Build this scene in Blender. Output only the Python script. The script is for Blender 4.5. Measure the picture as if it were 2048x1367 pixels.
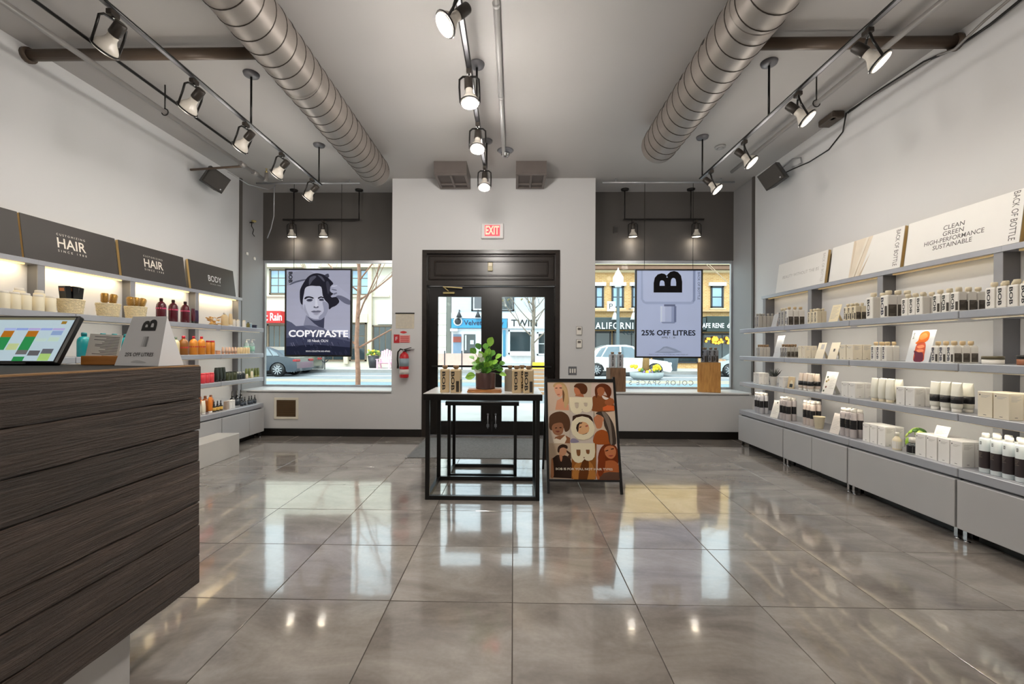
import bpy, bmesh, math, random
from math import pi, sin, cos, radians as rad
from mathutils import Vector, Matrix, geometry
random.seed(7)
for _o in list(bpy.data.objects): bpy.data.objects.remove(_o)
SC = bpy.context.scene
COL = SC.collection

# ------------------------------------------------------------------ camera
FPX, PCX, PCY, YAW, ROLL, EYE = 879.2, 1010.4, 696.4, .01919, .00462, 1.25
_c, _s, _cr, _sr = cos(YAW), sin(YAW), cos(ROLL), sin(ROLL)
RM = Matrix(((_cr, -_sr, 0), (_sr, _cr, 0), (0, 0, 1))) @ Matrix(((_c, 0, _s), (0, 1, 0), (-_s, 0, _c))) @ Matrix(((1, 0, 0), (0, 0, -1), (0, 1, 0)))
CAMP = Vector((0, 0, EYE))
cd = bpy.data.cameras.new('camera'); cd.sensor_width = 36; cd.sensor_fit = 'HORIZONTAL'
cd.lens = FPX / 2048 * 36
cd.shift_x = (1024 - PCX) / 2048; cd.shift_y = (PCY - 683.5) / 2048
cd.clip_start = .02; cd.clip_end = 300
cam = bpy.data.objects.new('camera', cd); COL.objects.link(cam)
_r, _u, _b = RM[0], -RM[1], -RM[2]
cam.matrix_world = Matrix(((_r[0], _u[0], _b[0], 0), (_r[1], _u[1], _b[1], 0), (_r[2], _u[2], _b[2], EYE), (0, 0, 0, 1)))
SC.camera = cam

def pix(px, py, ax, v):
    """pixel of the photograph -> world point on the plane ax = v"""
    d = RM.transposed() @ Vector(((px - PCX) / FPX, (py - PCY) / FPX, 1))
    i = 'xyz'.index(ax)
    return CAMP + d * ((v - CAMP[i]) / d[i])

# ------------------------------------------------------------------ world, sun, exposure
W = bpy.data.worlds.new('sky'); SC.world = W; W.use_nodes = True
_nt = W.node_tree; _bg = _nt.nodes['Background']
_sky = _nt.nodes.new('ShaderNodeTexSky'); _sky.sky_type = 'NISHITA'; _sky.sun_disc = False
_sky.sun_elevation = rad(48); _sky.sun_rotation = rad(205); _sky.dust_density = 3.0; _sky.ozone_density = 1.0
_mx = _nt.nodes.new('ShaderNodeMix'); _mx.data_type = 'RGBA'; _mx.inputs['Factor'].default_value = .84
_nt.links.new(_sky.outputs['Color'], _mx.inputs['A']); _mx.inputs['B'].default_value = (3.75, 3.75, 3.8, 1)
_nt.links.new(_mx.outputs['Result'], _bg.inputs['Color']); _bg.inputs['Strength'].default_value = .80
sd = bpy.data.lights.new('sun', 'SUN'); sd.energy = 1.7; sd.angle = rad(4); sd.color = (1, .95, .88)
sun = bpy.data.objects.new('sun', sd); COL.objects.link(sun)
sun.rotation_euler = Vector((.35, .75, -.95)).to_track_quat('-Z', 'Y').to_euler()
SC.view_settings.view_transform = 'Standard'; SC.view_settings.look = 'None'
SC.view_settings.gamma = 1; SC.view_settings.use_curve_mapping = False
SC.view_settings.exposure = 0.08
LAMP_W = 13.5      # watts of one track lamp
SHELF_FILL_W = 1.7      # watts per metre of the fill strips added under the shelves
STRIP_W = 2.2      # watts per metre of shelf strip light

# ------------------------------------------------------------------ helpers
def lin(c):
    return tuple((x / 255 / 12.92 if x / 255 <= .04045 else ((x / 255 + .055) / 1.055) ** 2.4) for x in c) + (1,)
MATS = {}
def mat(name, rgb, rough=.5, metal=0., var=.06, scale=6., bump=0., bscale=None, emit=0., spec=.5, trans=0., alpha=1., coat=0.):
    """procedural principled material; rgb are sRGB 0-255, mottled by noise"""
    if name in MATS: return MATS[name]
    m = bpy.data.materials.new(name); m.use_nodes = True; nt = m.node_tree; b = nt.nodes['Principled BSDF']
    L = nt.links.new; col = lin(rgb)
    tc = nt.nodes.new('ShaderNodeTexCoord'); nz = nt.nodes.new('ShaderNodeTexNoise')
    nz.inputs['Scale'].default_value = scale; nz.inputs['Detail'].default_value = 2
    L(tc.outputs['Object'], nz.inputs['Vector'])
    mr = nt.nodes.new('ShaderNodeMapRange'); mr.inputs['To Min'].default_value = 1 - var; mr.inputs['To Max'].default_value = 1 + var
    mr.inputs['From Min'].default_value = .3; mr.inputs['From Max'].default_value = .7
    L(nz.outputs['Fac'], mr.inputs['Value'])
    vm = nt.nodes.new('ShaderNodeVectorMath'); vm.operation = 'SCALE'; vm.inputs[0].default_value = col[:3]
    L(mr.outputs['Result'], vm.inputs['Scale']); L(vm.outputs['Vector'], b.inputs['Base Color'])
    b.inputs['Roughness'].default_value = rough; b.inputs['Metallic'].default_value = metal
    b.inputs['Specular IOR Level'].default_value = spec
    if coat: b.inputs['Coat Weight'].default_value = coat; b.inputs['Coat Roughness'].default_value = .1
    if bump:
        n2 = nt.nodes.new('ShaderNodeTexNoise'); n2.inputs['Scale'].default_value = bscale or scale * 8; n2.inputs['Detail'].default_value = 5
        L(tc.outputs['Object'], n2.inputs['Vector'])
        bp = nt.nodes.new('ShaderNodeBump'); bp.inputs['Strength'].default_value = bump; bp.inputs['Distance'].default_value = .01
        L(n2.outputs['Fac'], bp.inputs['Height']); L(bp.outputs['Normal'], b.inputs['Normal'])
    if emit:
        L(vm.outputs['Vector'], b.inputs['Emission Color']); b.inputs['Emission Strength'].default_value = emit
    if trans: b.inputs['Transmission Weight'].default_value = trans; b.inputs['IOR'].default_value = 1.45
    if alpha < 1: b.inputs['Alpha'].default_value = alpha
    MATS[name] = m; return m
def ink(rgb, emit=0., rough=.7):
    return mat('ink_%d_%d_%d_%s' % (*rgb, emit), rgb, rough, var=.02, scale=3, emit=emit, spec=.12)
def glass_mat(name, tint=(235, 245, 245), refl=.10):
    """thin window pane: mostly clear, with a fresnel reflection"""
    if name in MATS: return MATS[name]
    m = bpy.data.materials.new(name); m.use_nodes = True; nt = m.node_tree; L = nt.links.new
    nt.nodes.remove(nt.nodes['Principled BSDF']); out = nt.nodes['Material Output']
    tr = nt.nodes.new('ShaderNodeBsdfTransparent'); tr.inputs['Color'].default_value = lin(tint)
    gl = nt.nodes.new('ShaderNodeBsdfGlossy'); gl.inputs['Roughness'].default_value = .02; gl.inputs['Color'].default_value = (1, 1, 1, 1)
    lw = nt.nodes.new('ShaderNodeLayerWeight'); lw.inputs['Blend'].default_value = refl
    mx = nt.nodes.new('ShaderNodeMixShader'); L(lw.outputs['Fresnel'], mx.inputs['Fac'])
    L(tr.outputs[0], mx.inputs[1]); L(gl.outputs[0], mx.inputs[2]); L(mx.outputs[0], out.inputs['Surface'])
    MATS[name] = m; return m

class MB:
    """collects shapes into one mesh"""
    def __init__(s): s.v = []; s.f = []; s.m = []; s.mats = []; s.sm = []
    def mi(s, m):
        if m not in s.mats: s.mats.append(m)
        return s.mats.index(m)
    def add(s, vs, fs, m, M=None, smooth=False):
        k = len(s.v); i = s.mi(m)
        for p in vs: s.v.append(tuple(M @ Vector(p)) if M else tuple(p))
        for f in fs: s.f.append(tuple(a + k for a in f)); s.m.append(i); s.sm.append(smooth)
        return s
    def box(s, a, b, m, M=None, bev=0.):
        (x0, y0, z0), (x1, y1, z1) = a, b
        x0, x1 = min(x0, x1), max(x0, x1); y0, y1 = min(y0, y1), max(y0, y1); z0, z1 = min(z0, z1), max(z0, z1)
        if bev:
            e = min(bev, .45 * min(x1 - x0, y1 - y0, z1 - z0)); vs = []; idx = {}
            for ix, x in enumerate((x0, x1)):
                for iy, y in enumerate((y0, y1)):
                    for iz, z in enumerate((z0, z1)):
                        sx, sy, sz = (1, -1)[ix], (1, -1)[iy], (1, -1)[iz]
                        idx[ix, iy, iz] = len(vs)
                        vs += [(x, y + sy * e, z + sz * e), (x + sx * e, y, z + sz * e), (x + sx * e, y + sy * e, z)]
            g = lambda a, b, c, k: idx[a, b, c] + k
            fs = []
            for a_ in (0, 1):
                q = [g(a_, 0, 0, 0), g(a_, 1, 0, 0), g(a_, 1, 1, 0), g(a_, 0, 1, 0)]; fs.append(q if a_ else q[::-1])
                q = [g(0, a_, 0, 1), g(0, a_, 1, 1), g(1, a_, 1, 1), g(1, a_, 0, 1)]; fs.append(q if a_ else q[::-1])
                q = [g(0, 0, a_, 2), g(1, 0, a_, 2), g(1, 1, a_, 2), g(0, 1, a_, 2)]; fs.append(q if a_ else q[::-1])
            for p in (0, 1):
                for q in (0, 1):
                    fs.append([g(p, q, 0, 0), g(p, q, 1, 0), g(p, q, 1, 1), g(p, q, 0, 1)])
                    fs.append([g(p, 0, q, 0), g(p, 1, q, 0), g(p, 1, q, 2), g(p, 0, q, 2)])
                    fs.append([g(0, p, q, 1), g(1, p, q, 1), g(1, p, q, 2), g(0, p, q, 2)])
            for a_ in (0, 1):
                for b_ in (0, 1):
                    for c_ in (0, 1): fs.append([g(a_, b_, c_, 0), g(a_, b_, c_, 1), g(a_, b_, c_, 2)])
            return s.add(vs, fs, m, M)
        vs = [(x, y, z) for x in (x0, x1) for y in (y0, y1) for z in (z0, z1)]
        return s.add(vs, [(0, 1, 3, 2), (4, 6, 7, 5), (0, 4, 5, 1), (2, 3, 7, 6), (0, 2, 6, 4), (1, 5, 7, 3)], m, M)
    def lathe(s, prof, m, M=None, n=16, smooth=True, sx=1., sy=1.):
        """prof: (r, z) from bottom to top, around local Z; closed at ends"""
        vs = []; fs = []
        for r, z in prof:
            for i in range(n): a = 2 * pi * i / n; vs.append((r * cos(a) * sx, r * sin(a) * sy, z))
        for j in range(len(prof) - 1):
            for i in range(n):
                k = (i + 1) % n; fs.append((j * n + i, j * n + k, (j + 1) * n + k, (j + 1) * n + i))
        if prof[0][0] > 1e-5: fs.append(tuple(range(n - 1, -1, -1)))
        if prof[-1][0] > 1e-5: fs.append(tuple(range((len(prof) - 1) * n, len(prof) * n)))
        return s.add(vs, fs, m, M, smooth)
    def tube(s, pts, r, m, n=8, M=None, smooth=True):
        """swept round tube; r one radius or a list"""
        P = [Vector(p) for p in pts]; R = r if isinstance(r, (list, tuple)) else [r] * len(P)
        vs = []; fs = []; ref = None
        for i, p in enumerate(P):
            t = (P[min(i + 1, len(P) - 1)] - P[max(i - 1, 0)]).normalized()
            if ref is None: ref = Vector((0, 0, 1)) if abs(t.z) < .9 else Vector((1, 0, 0))
            u = t.cross(ref)
            if u.length < 1e-4: u = t.cross(Vector((.3, .8, .5)))
            u.normalize(); w = u.cross(t).normalized(); ref = w
            for k in range(n):
                a = 2 * pi * k / n; vs.append(p + (u * cos(a) + w * sin(a)) * R[i])
        for i in range(len(P) - 1):
            for k in range(n):
                q = (k + 1) % n; fs.append((i * n + k, i * n + q, (i + 1) * n + q, (i + 1) * n + k))
        fs.append(tuple(range(n - 1, -1, -1))); fs.append(tuple(range((len(P) - 1) * n, len(P) * n)))
        return s.add(vs, fs, m, M, smooth)
    def bar(s, a, b, w, h, m, up=(0, 0, 1)):
        """rectangular bar from a to b, w wide and h high"""
        a = Vector(a); b = Vector(b); t = (b - a).normalized(); u = t.cross(Vector(up))
        if u.length < 1e-4: u = t.cross(Vector((0, 1, 0)))
        u.normalize(); n = u.cross(t).normalized(); vs = []
        for p in (a, b):
            for i, j in ((-1, -1), (1, -1), (1, 1), (-1, 1)): vs.append(p + u * (i * w / 2) + n * (j * h / 2))
        return s.add(vs, [(3, 2, 1, 0), (4, 5, 6, 7), (0, 1, 5, 4), (1, 2, 6, 5), (2, 3, 7, 6), (3, 0, 4, 7)], m)
    def prism(s, poly, z0, z1, m, M=None, smooth=False):
        """polygon in local XY extruded from z0 to z1"""
        n = len(poly); ar = sum(poly[i][0] * poly[(i + 1) % n][1] - poly[(i + 1) % n][0] * poly[i][1] for i in range(n))
        if ar < 0: poly = poly[::-1]
        vs = [(x, y, z0) for x, y in poly] + [(x, y, z1) for x, y in poly]
        tr = geometry.tessellate_polygon([[Vector((x, y, 0)) for x, y in poly]])
        fs = [(i, (i + 1) % n, n + (i + 1) % n, n + i) for i in range(n)]
        s.add(vs, fs, m, M, smooth)
        t2 = []
        for a, b, c in tr:
            A, B, C = poly[a], poly[b], poly[c]
            if (B[0] - A[0]) * (C[1] - A[1]) - (C[0] - A[0]) * (B[1] - A[1]) < 0: b, c = c, b
            t2 += [(n + a, n + b, n + c), (a, c, b)]
        return s.add(vs, t2, m, M)
    def flat(s, poly, z, m, M=None):
        n = len(poly); tr = geometry.tessellate_polygon([[Vector((x, y, 0)) for x, y in poly]]); fs = []
        for a, b, c in tr:
            A, B, C = poly[a], poly[b], poly[c]
            if (B[0] - A[0]) * (C[1] - A[1]) - (C[0] - A[0]) * (B[1] - A[1]) < 0: b, c = c, b
            fs.append((a, b, c))
        return s.add([(x, y, z) for x, y in poly], fs, m, M)
    def sphere(s, c, r, m, n=10, k=6, M=None, sc=(1, 1, 1)):
        T = Matrix.Translation(c) @ Matrix.Diagonal((*sc, 1)); T = M @ T if M else T
        return s.lathe([(max(1e-6, r * sin(pi * i / k)), -r * cos(pi * i / k)) for i in range(k + 1)], m, T, n)
    def text(s, t, m, M, size=.1, bold=.0, align='CENTER', ext=0.0002, fit=None, spacing=1.):
        """lettering lying in the local XY plane of M; fit = (width, height) box it is stretched to, origin at the centre"""
        key = (t, align, bold, spacing)
        if key not in TXT:
            c = bpy.data.curves.new('t', 'FONT'); c.body = t; c.size = 1; c.align_x = align; c.offset = bold; c.space_character = spacing
            c.resolution_u = 3; c.fill_mode = 'FRONT' if False else 'BOTH'
            o = bpy.data.objects.new('t', c); me = bpy.data.meshes.new_from_object(o)
            TXT[key] = ([tuple(v.co) for v in me.vertices], [tuple(p.vertices) for p in me.polygons])
            bpy.data.objects.remove(o); bpy.data.curves.remove(c); bpy.data.meshes.remove(me)
        vs, fs = TXT[key]
        if not vs: return s
        if fit:
            x0, x1 = min(v[0] for v in vs), max(v[0] for v in vs); y0, y1 = min(v[1] for v in vs), max(v[1] for v in vs)
            vs = [((v[0] - (x0 + x1) / 2) / (x1 - x0) * fit[0], (v[1] - (y0 + y1) / 2) / max(1e-6, y1 - y0) * fit[1], ext) for v in vs]
        else: vs = [(v[0] * size, v[1] * size, ext) for v in vs]
        return s.add(vs, fs, m, M)
    def mesh(s, name):
        me = bpy.data.meshes.new(name); me.from_pydata(s.v, [], s.f)
        for m in s.mats: me.materials.append(m)
        me.polygons.foreach_set('material_index', s.m); me.polygons.foreach_set('use_smooth', s.sm); me.update(); return me
    def obj(s, name, parent=None, loc=None, rz=0):
        o = bpy.data.objects.new(name, s.mesh(name)); COL.objects.link(o)
        if loc is not None: o.location = loc
        if rz: o.rotation_euler.z = rz
        if parent: o.parent = parent
        return o
TXT = {}
def tag(o, label, cat, group=None, kind=None):
    if label: o['label'] = label
    if cat: o['category'] = cat
    if group: o['group'] = group
    if kind: o['kind'] = kind
    return o
def thing(name, label, cat, loc=(0, 0, 0), rz=0, group=None):
    o = bpy.data.objects.new(name, None); COL.objects.link(o); o.location = loc; o.rotation_euler.z = rz
    o.empty_display_size = .05
    return tag(o, label, cat, group)
def struct(o): o['kind'] = 'structure'; return o
def dup(root, loc, rz=0, label=None, group=None, scale=None):
    r = root.copy(); COL.objects.link(r); r.location = loc; r.rotation_euler = (0, 0, rz)
    if scale: r.scale = scale
    if label: r['label'] = label
    if group: r['group'] = group
    for ch in list(root.children):
        c = ch.copy(); COL.objects.link(c); c.parent = r
        for g in list(ch.children):
            d = g.copy(); COL.objects.link(d); d.parent = c
    return r
def T(x=0, y=0, z=0): return Matrix.Translation((x, y, z))
def RZ(a): return Matrix.Rotation(a, 4, 'Z')
def RX(a): return Matrix.Rotation(a, 4, 'X')
def RY(a): return Matrix.Rotation(a, 4, 'Y')
FRONT = RX(pi / 2)            # local XY plane -> faces -Y, upright
def face(x, y, z, rz=0): return T(x, y, z) @ RZ(rz) @ FRONT      # print plane facing -Y (turned by rz)
def smooth_poly(pts, n=4):
    out = []; k = len(pts)
    for i in range(k):
        p0, p1, p2, p3 = (pts[(i + j) % k] for j in (-1, 0, 1, 2))
        for j in range(n):
            t = j / n
            out.append(tuple(.5 * (2 * p1[a] + (p2[a] - p0[a]) * t + (2 * p0[a] - 5 * p1[a] + 4 * p2[a] - p3[a]) * t * t + (3 * p1[a] - p0[a] - 3 * p2[a] + p3[a]) * t ** 3) for a in (0, 1)))
    return out
ORD = ['nearest the window', 'second from window', 'third from window', 'fourth from window', 'fifth from window', 'sixth from window', 'seventh from window', 'eighth from window', 'ninth from window', 'tenth from window']
NTH = ['first', 'second', 'third', 'fourth', 'fifth', 'sixth', 'seventh', 'eighth', 'ninth', 'tenth', 'eleventh', 'twelfth', 'thirteenth', 'fourteenth']

# ------------------------------------------------------------------ key dimensions (metres)
XL, XR, YF, YW, YB, ZC = -3.88, 3.32, 6.17, 6.74, -5.0, 3.637   # side walls, front wall, window plane, back wall, ceiling
BX0, BX1 = -1.72, 1.135          # door bay
DX0, DX1, DZ = -1.29, .643, 2.63  # door case
SILL, WTOP = .625, 2.60

# ------------------------------------------------------------------ special materials
def tile_mat():
    m = bpy.data.materials.new('porcelain_tile'); m.use_nodes = True; nt = m.node_tree; L = nt.links.new; N = nt.nodes.new
    b = nt.nodes['Principled BSDF']; tc = N('ShaderNodeTexCoord'); oi = N('ShaderNodeObjectInfo')
    sc = N('ShaderNodeVectorMath'); sc.operation = 'SCALE'; sc.inputs[0].default_value = (37, 53, 29); L(oi.outputs['Random'], sc.inputs['Scale'])
    ad = N('ShaderNodeVectorMath'); L(tc.outputs['Object'], ad.inputs[0]); L(sc.outputs[0], ad.inputs[1])
    mp = N('ShaderNodeMapping'); mp.inputs['Rotation'].default_value = (0, 0, .5); mp.inputs['Scale'].default_value = (1.0, 1.9, 1); L(ad.outputs[0], mp.inputs['Vector'])
    n1 = N('ShaderNodeTexNoise'); n1.inputs['Scale'].default_value = 1.7; n1.inputs['Detail'].default_value = 5; n1.inputs['Roughness'].default_value = .62; n1.inputs['Distortion'].default_value = .6
    L(mp.outputs[0], n1.inputs['Vector'])
    n2 = N('ShaderNodeTexNoise'); n2.inputs['Scale'].default_value = 55; n2.inputs['Detail'].default_value = 2; L(ad.outputs[0], n2.inputs['Vector'])
    cr = N('ShaderNodeValToRGB'); e = cr.color_ramp.elements
    e[0].position = .28; e[0].color = lin((124, 116, 109)); e[1].position = .72; e[1].color = lin((184, 177, 169))
    q = e.new(.48); q.color = lin((154, 146, 139))
    L(n1.outputs['Fac'], cr.inputs['Fac'])
    mr = N('ShaderNodeMapRange'); mr.inputs['To Min'].default_value = .9; mr.inputs['To Max'].default_value = 1.1; L(n2.outputs['Fac'], mr.inputs['Value'])
    vm = N('ShaderNodeVectorMath'); vm.operation = 'SCALE'; L(cr.outputs['Color'], vm.inputs[0]); L(mr.outputs[0], vm.inputs['Scale'])
    L(vm.outputs[0], b.inputs['Base Color'])
    r2 = N('ShaderNodeMapRange'); r2.inputs['To Min'].default_value = .06; r2.inputs['To Max'].default_value = .2; L(n1.outputs['Fac'], r2.inputs['Value']); L(r2.outputs[0], b.inputs['Roughness'])
    b.inputs['Specular IOR Level'].default_value = .75; b.inputs['Coat Weight'].default_value = .8; b.inputs['Coat Roughness'].default_value = .045
    n3 = N('ShaderNodeTexNoise'); n3.inputs['Scale'].default_value = 5; n3.inputs['Detail'].default_value = 3; L(ad.outputs[0], n3.inputs['Vector'])
    bp = N('ShaderNodeBump'); bp.inputs['Strength'].default_value = .10; bp.inputs['Distance'].default_value = .006; L(n3.outputs['Fac'], bp.inputs['Height']); L(bp.outputs[0], b.inputs['Normal']); L(bp.outputs[0], b.inputs['Coat Normal'])
    return m
def wood_mat(name, dark, light, axis=1, stretch=14., scale=9., bump=.8, rough=.6, dist=.012, n1w=.5, pvar=0.):
    """grain running along the given object axis"""
    m = bpy.data.materials.new(name); m.use_nodes = True; nt = m.node_tree; L = nt.links.new; N = nt.nodes.new
    b = nt.nodes['Principled BSDF']; tc = N('ShaderNodeTexCoord'); oi = N('ShaderNodeObjectInfo')
    sc = N('ShaderNodeVectorMath'); sc.operation = 'SCALE'; sc.inputs[0].default_value = (17, 23, 31); L(oi.outputs['Random'], sc.inputs['Scale'])
    ad = N('ShaderNodeVectorMath'); L(tc.outputs['Object'], ad.inputs[0]); L(sc.outputs[0], ad.inputs[1])
    mp = N('ShaderNodeMapping'); s = [stretch] * 3; s[axis] = 1.; mp.inputs['Scale'].default_value = s; L(ad.outputs[0], mp.inputs['Vector'])
    n1 = N('ShaderNodeTexNoise'); n1.inputs['Scale'].default_value = scale / 6; n1.inputs['Detail'].default_value = 8; n1.inputs['Roughness'].default_value = .7; n1.inputs['Distortion'].default_value = 1.2
    L(mp.outputs[0], n1.inputs['Vector'])
    n2 = N('ShaderNodeTexNoise'); n2.inputs['Scale'].default_value = scale / 1.4; n2.inputs['Detail'].default_value = 6; n2.inputs['Distortion'].default_value = .5; L(mp.outputs[0], n2.inputs['Vector'])
    cr = N('ShaderNodeValToRGB'); e = cr.color_ramp.elements; e[0].position = .3; e[0].color = lin(dark); e[1].position = .7; e[1].color = lin(light)
    mx = N('ShaderNodeMath'); mx.operation = 'ADD'; mul = N('ShaderNodeMath'); mul.operation = 'MULTIPLY'; mul.inputs[1].default_value = n1w
    L(n1.outputs['Fac'], mul.inputs[0]); m2 = N('ShaderNodeMath'); m2.operation = 'MULTIPLY'; m2.inputs[1].default_value = 1 - n1w; L(n2.outputs['Fac'], m2.inputs[0])
    L(mul.outputs[0], mx.inputs[0]); L(m2.outputs[0], mx.inputs[1]); L(mx.outputs[0], cr.inputs['Fac'])
    pv = N('ShaderNodeMapRange'); pv.inputs['To Min'].default_value = 1 - pvar; pv.inputs['To Max'].default_value = 1 + pvar; L(oi.outputs['Random'], pv.inputs['Value'])
    vs_ = N('ShaderNodeVectorMath'); vs_.operation = 'SCALE'; L(cr.outputs['Color'], vs_.inputs[0]); L(pv.outputs[0], vs_.inputs['Scale']); L(vs_.outputs[0], b.inputs['Base Color'])
    b.inputs['Roughness'].default_value = rough
    bp = N('ShaderNodeBump'); bp.inputs['Strength'].default_value = bump; bp.inputs['Distance'].default_value = dist; L(mx.outputs[0], bp.inputs['Height']); L(bp.outputs[0], b.inputs['Normal'])
    MATS[name] = m; return m
def brick_mat(name, a, c, mortar, scale=1., bw=.22, bh=.075):
    m = bpy.data.materials.new(name); m.use_nodes = True; nt = m.node_tree; L = nt.links.new; N = nt.nodes.new
    b = nt.nodes['Principled BSDF']; tc = N('ShaderNodeTexCoord'); mp = N('ShaderNodeMapping'); mp.inputs['Rotation'].default_value = (pi / 2, 0, 0)
    L(tc.outputs['Object'], mp.inputs['Vector']); br = N('ShaderNodeTexBrick'); br.inputs['Scale'].default_value = scale
    br.inputs['Brick Width'].default_value = bw; br.inputs['Row Height'].default_value = bh; br.inputs['Mortar Size'].default_value = .006
    br.inputs['Color1'].default_value = lin(a); br.inputs['Color2'].default_value = lin(c); br.inputs['Mortar'].default_value = lin(mortar)
    L(mp.outputs[0], br.inputs['Vector']); L(br.outputs['Color'], b.inputs['Base Color']); b.inputs['Roughness'].default_value = .9
    MATS[name] = m; return m

M_TILE = tile_mat()
M_GROUT = mat('grout', (90, 82, 75), .8)
M_WHITE = mat('white_wall_paint', (211, 211, 212), .6, var=.012, scale=1.5)
M_CEIL = mat('grey_ceiling_paint', (172, 169, 167), .5, var=.03, scale=1.2)
M_DGREY = mat('charcoal_wall_paint', (84, 80, 77), .55, var=.03, scale=2)
M_MGREY = mat('grey_wall_paint', (150, 149, 149), .55, var=.03, scale=2)
M_BLACK = mat('black_paint', (20, 18, 17), .35, var=.08)
M_BASE = mat('black_baseboard', (22, 19, 17), .3, var=.2, scale=3)
M_DOOR = wood_mat('dark_stained_door', (12, 9, 8), (26, 21, 18), 2, 9, 8, .15, .22, .004)
M_CASE = wood_mat('dark_stained_case', (26, 20, 17), (48, 39, 34), 0, 9, 8, .15, .28, .004)
M_STEEL = mat('brushed_steel', (150, 152, 158), .32, .85, var=.05, scale=30)
M_SHELF = mat('satin_shelf_metal', (180, 182, 189), .36, .35, var=.05, scale=5)
M_SHELFD = mat('shelf_side_metal', (112, 112, 116), .45, .5, var=.06, scale=5)
M_FRONT = mat('grey_drawer_laminate', (184, 184, 185), .4, var=.025, scale=3)
M_SILV = mat('silver_frame', (190, 192, 196), .3, .7)
M_GLASS = glass_mat('window_pane')
M_DUCT = mat('painted_duct_metal', (140, 132, 126), .46, .5, var=.08, scale=2.5, bump=.04, bscale=14)
M_SEAM = mat('duct_seam', (62, 55, 50), .5, .4)
M_PIPE = mat('grey_painted_pipe', (140, 136, 133), .35, .35)
M_BRPIPE = mat('brown_painted_pipe', (92, 78, 66), .4, .2)
M_TRACK = mat('black_track', (28, 26, 25), .3, .3)
M_CHROME = mat('chrome', (200, 200, 202), .12, 1.)
M_BULB = mat('bulb_glass_white', (226, 219, 208), .25, 0, var=.05, scale=20)
M_SOCK = mat('lamp_socket_brown', (58, 52, 47), .4, .2)
M_GLOW = mat('lamp_face_warm', (255, 236, 205), .4, emit=14., var=.02)
M_GLOWC = mat('lamp_face_cool', (255, 250, 240), .4, emit=16., var=.02)
M_PAPER = mat('white_card', (236, 233, 226), .6, var=.02)
M_CREAM = mat('cream_plastic', (232, 220, 192), .38, var=.03)
M_OFFW = mat('off_white_plastic', (236, 232, 224), .4, var=.03)
M_INK = mat('black_print', (24, 23, 26), .45, var=.05)
M_INKB = mat('navy_print', (38, 40, 66), .45, var=.05)

# ------------------------------------------------------------------ floor: grout slab and separate tiles
mb = MB(); mb.box((XL - .1, YB, -.06), (XR + .1, YF + .6, -.006), M_GROUT)
floor = struct(mb.obj('floor'))
TS, G = .606, .004
def tile_mesh(x0, x1, y0, y1):
    t = MB(); t.box((-(x1 - x0) / 2, -(y1 - y0) / 2, -.0065), ((x1 - x0) / 2, (y1 - y0) / 2, 0), M_TILE, bev=.0012); return t.mesh('tile')
cache = {}
xs = [XL] + [k * TS for k in range(-6, 6)] + [XR]
ys = [2.165 + k * TS for k in range(-12, 7)]; ys = [YB] + ys + [YF + .06]
for i in range(len(xs) - 1):
    for j in range(len(ys) - 1):
        x0, x1, y0, y1 = xs[i] + G / 2, xs[i + 1] - G / 2, ys[j] + G / 2, ys[j + 1] - G / 2
        if x1 - x0 < .02 or y1 - y0 < .02: continue
        key = (round(x1 - x0, 3), round(y1 - y0, 3))
        if key not in cache: cache[key] = tile_mesh(x0, x1, y0, y1)
        o = bpy.data.objects.new('tile', cache[key]); COL.objects.link(o); o.parent = floor
        o.location = ((x0 + x1) / 2, (y0 + y1) / 2, random.uniform(-.0004, .0004)); o.rotation_euler = (random.uniform(-.0012, .0012), random.uniform(-.0012, .0012), 0)

# ------------------------------------------------------------------ walls, ceiling
def sbox(name, a, b, m, parent=None, bev=0):
    q = MB(); q.box(a, b, m, bev=bev); o = q.obj(name, parent)
    if not parent: struct(o)
    return o
sbox('ceiling', (XL - .2, YB, ZC), (XR + .2, YW + .3, ZC + .15), M_CEIL)
sbox('wall_left', (XL - .2, YB, -.05), (XL, YF, ZC), M_WHITE)
sbox('wall_right', (XR, YB, -.05), (XR + .2, YF, ZC), M_WHITE)
sbox('wall_back', (XL - .2, YB - .2, -.05), (XR + .2, YB, ZC), M_WHITE)
# pier faces and recess sides beside the windows
q = MB(); q.box((XL - .2, YF, -.05), (XL, YW + .06, ZC), M_MGREY); q.box((XL - .01, YF - .045, SILL), (XL + .022, YF, ZC), M_DGREY); struct(q.obj('wall_left_recess'))
q = MB(); q.box((XR, YF, -.05), (XR + .2, YW + .06, ZC), M_MGREY); q.box((XR - .022, YF - .045, SILL), (XR + .01, YF, ZC), M_DGREY); struct(q.obj('wall_right_recess'))
# front wall: door bay, low walls, lintels
q = MB()
q.box((BX0, YF, -.05), (DX0, YW + .12, ZC), M_WHITE); q.box((DX1, YF, -.05), (BX1, YW + .12, ZC), M_WHITE); q.box((DX0, YF, DZ), (DX1, YW + .12, ZC), M_WHITE)
struct(q.obj('wall_front'))
M_BAYS = mat('bay_side_grey', (70, 70, 72), .5)
sbox('wall_front_low_left', (XL, YF, -.05), (BX0, YW + .12, SILL), M_WHITE)
sbox('wall_front_low_right', (BX1, YF, -.05), (XR, YW + .12, SILL), M_WHITE)
sbox('wall_front_top_left', (XL, YW - .02, WTOP), (BX0, YW + .12, ZC), M_DGREY)
sbox('wall_front_top_right', (BX1, YW - .02, WTOP), (XR, YW + .12, ZC), M_DGREY)
M_SILLP = mat('white_sill_paint', (238, 238, 238), .35, var=.01)
sbox('trim_1', (XL + .002, YF - .012, SILL), (BX0 - .002, YW - .005, SILL + .02), M_SILLP)
sbox('trim_2', (BX1 + .002, YF - .012, SILL), (XR - .002, YW - .005, SILL + .02), M_SILLP)
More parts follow.
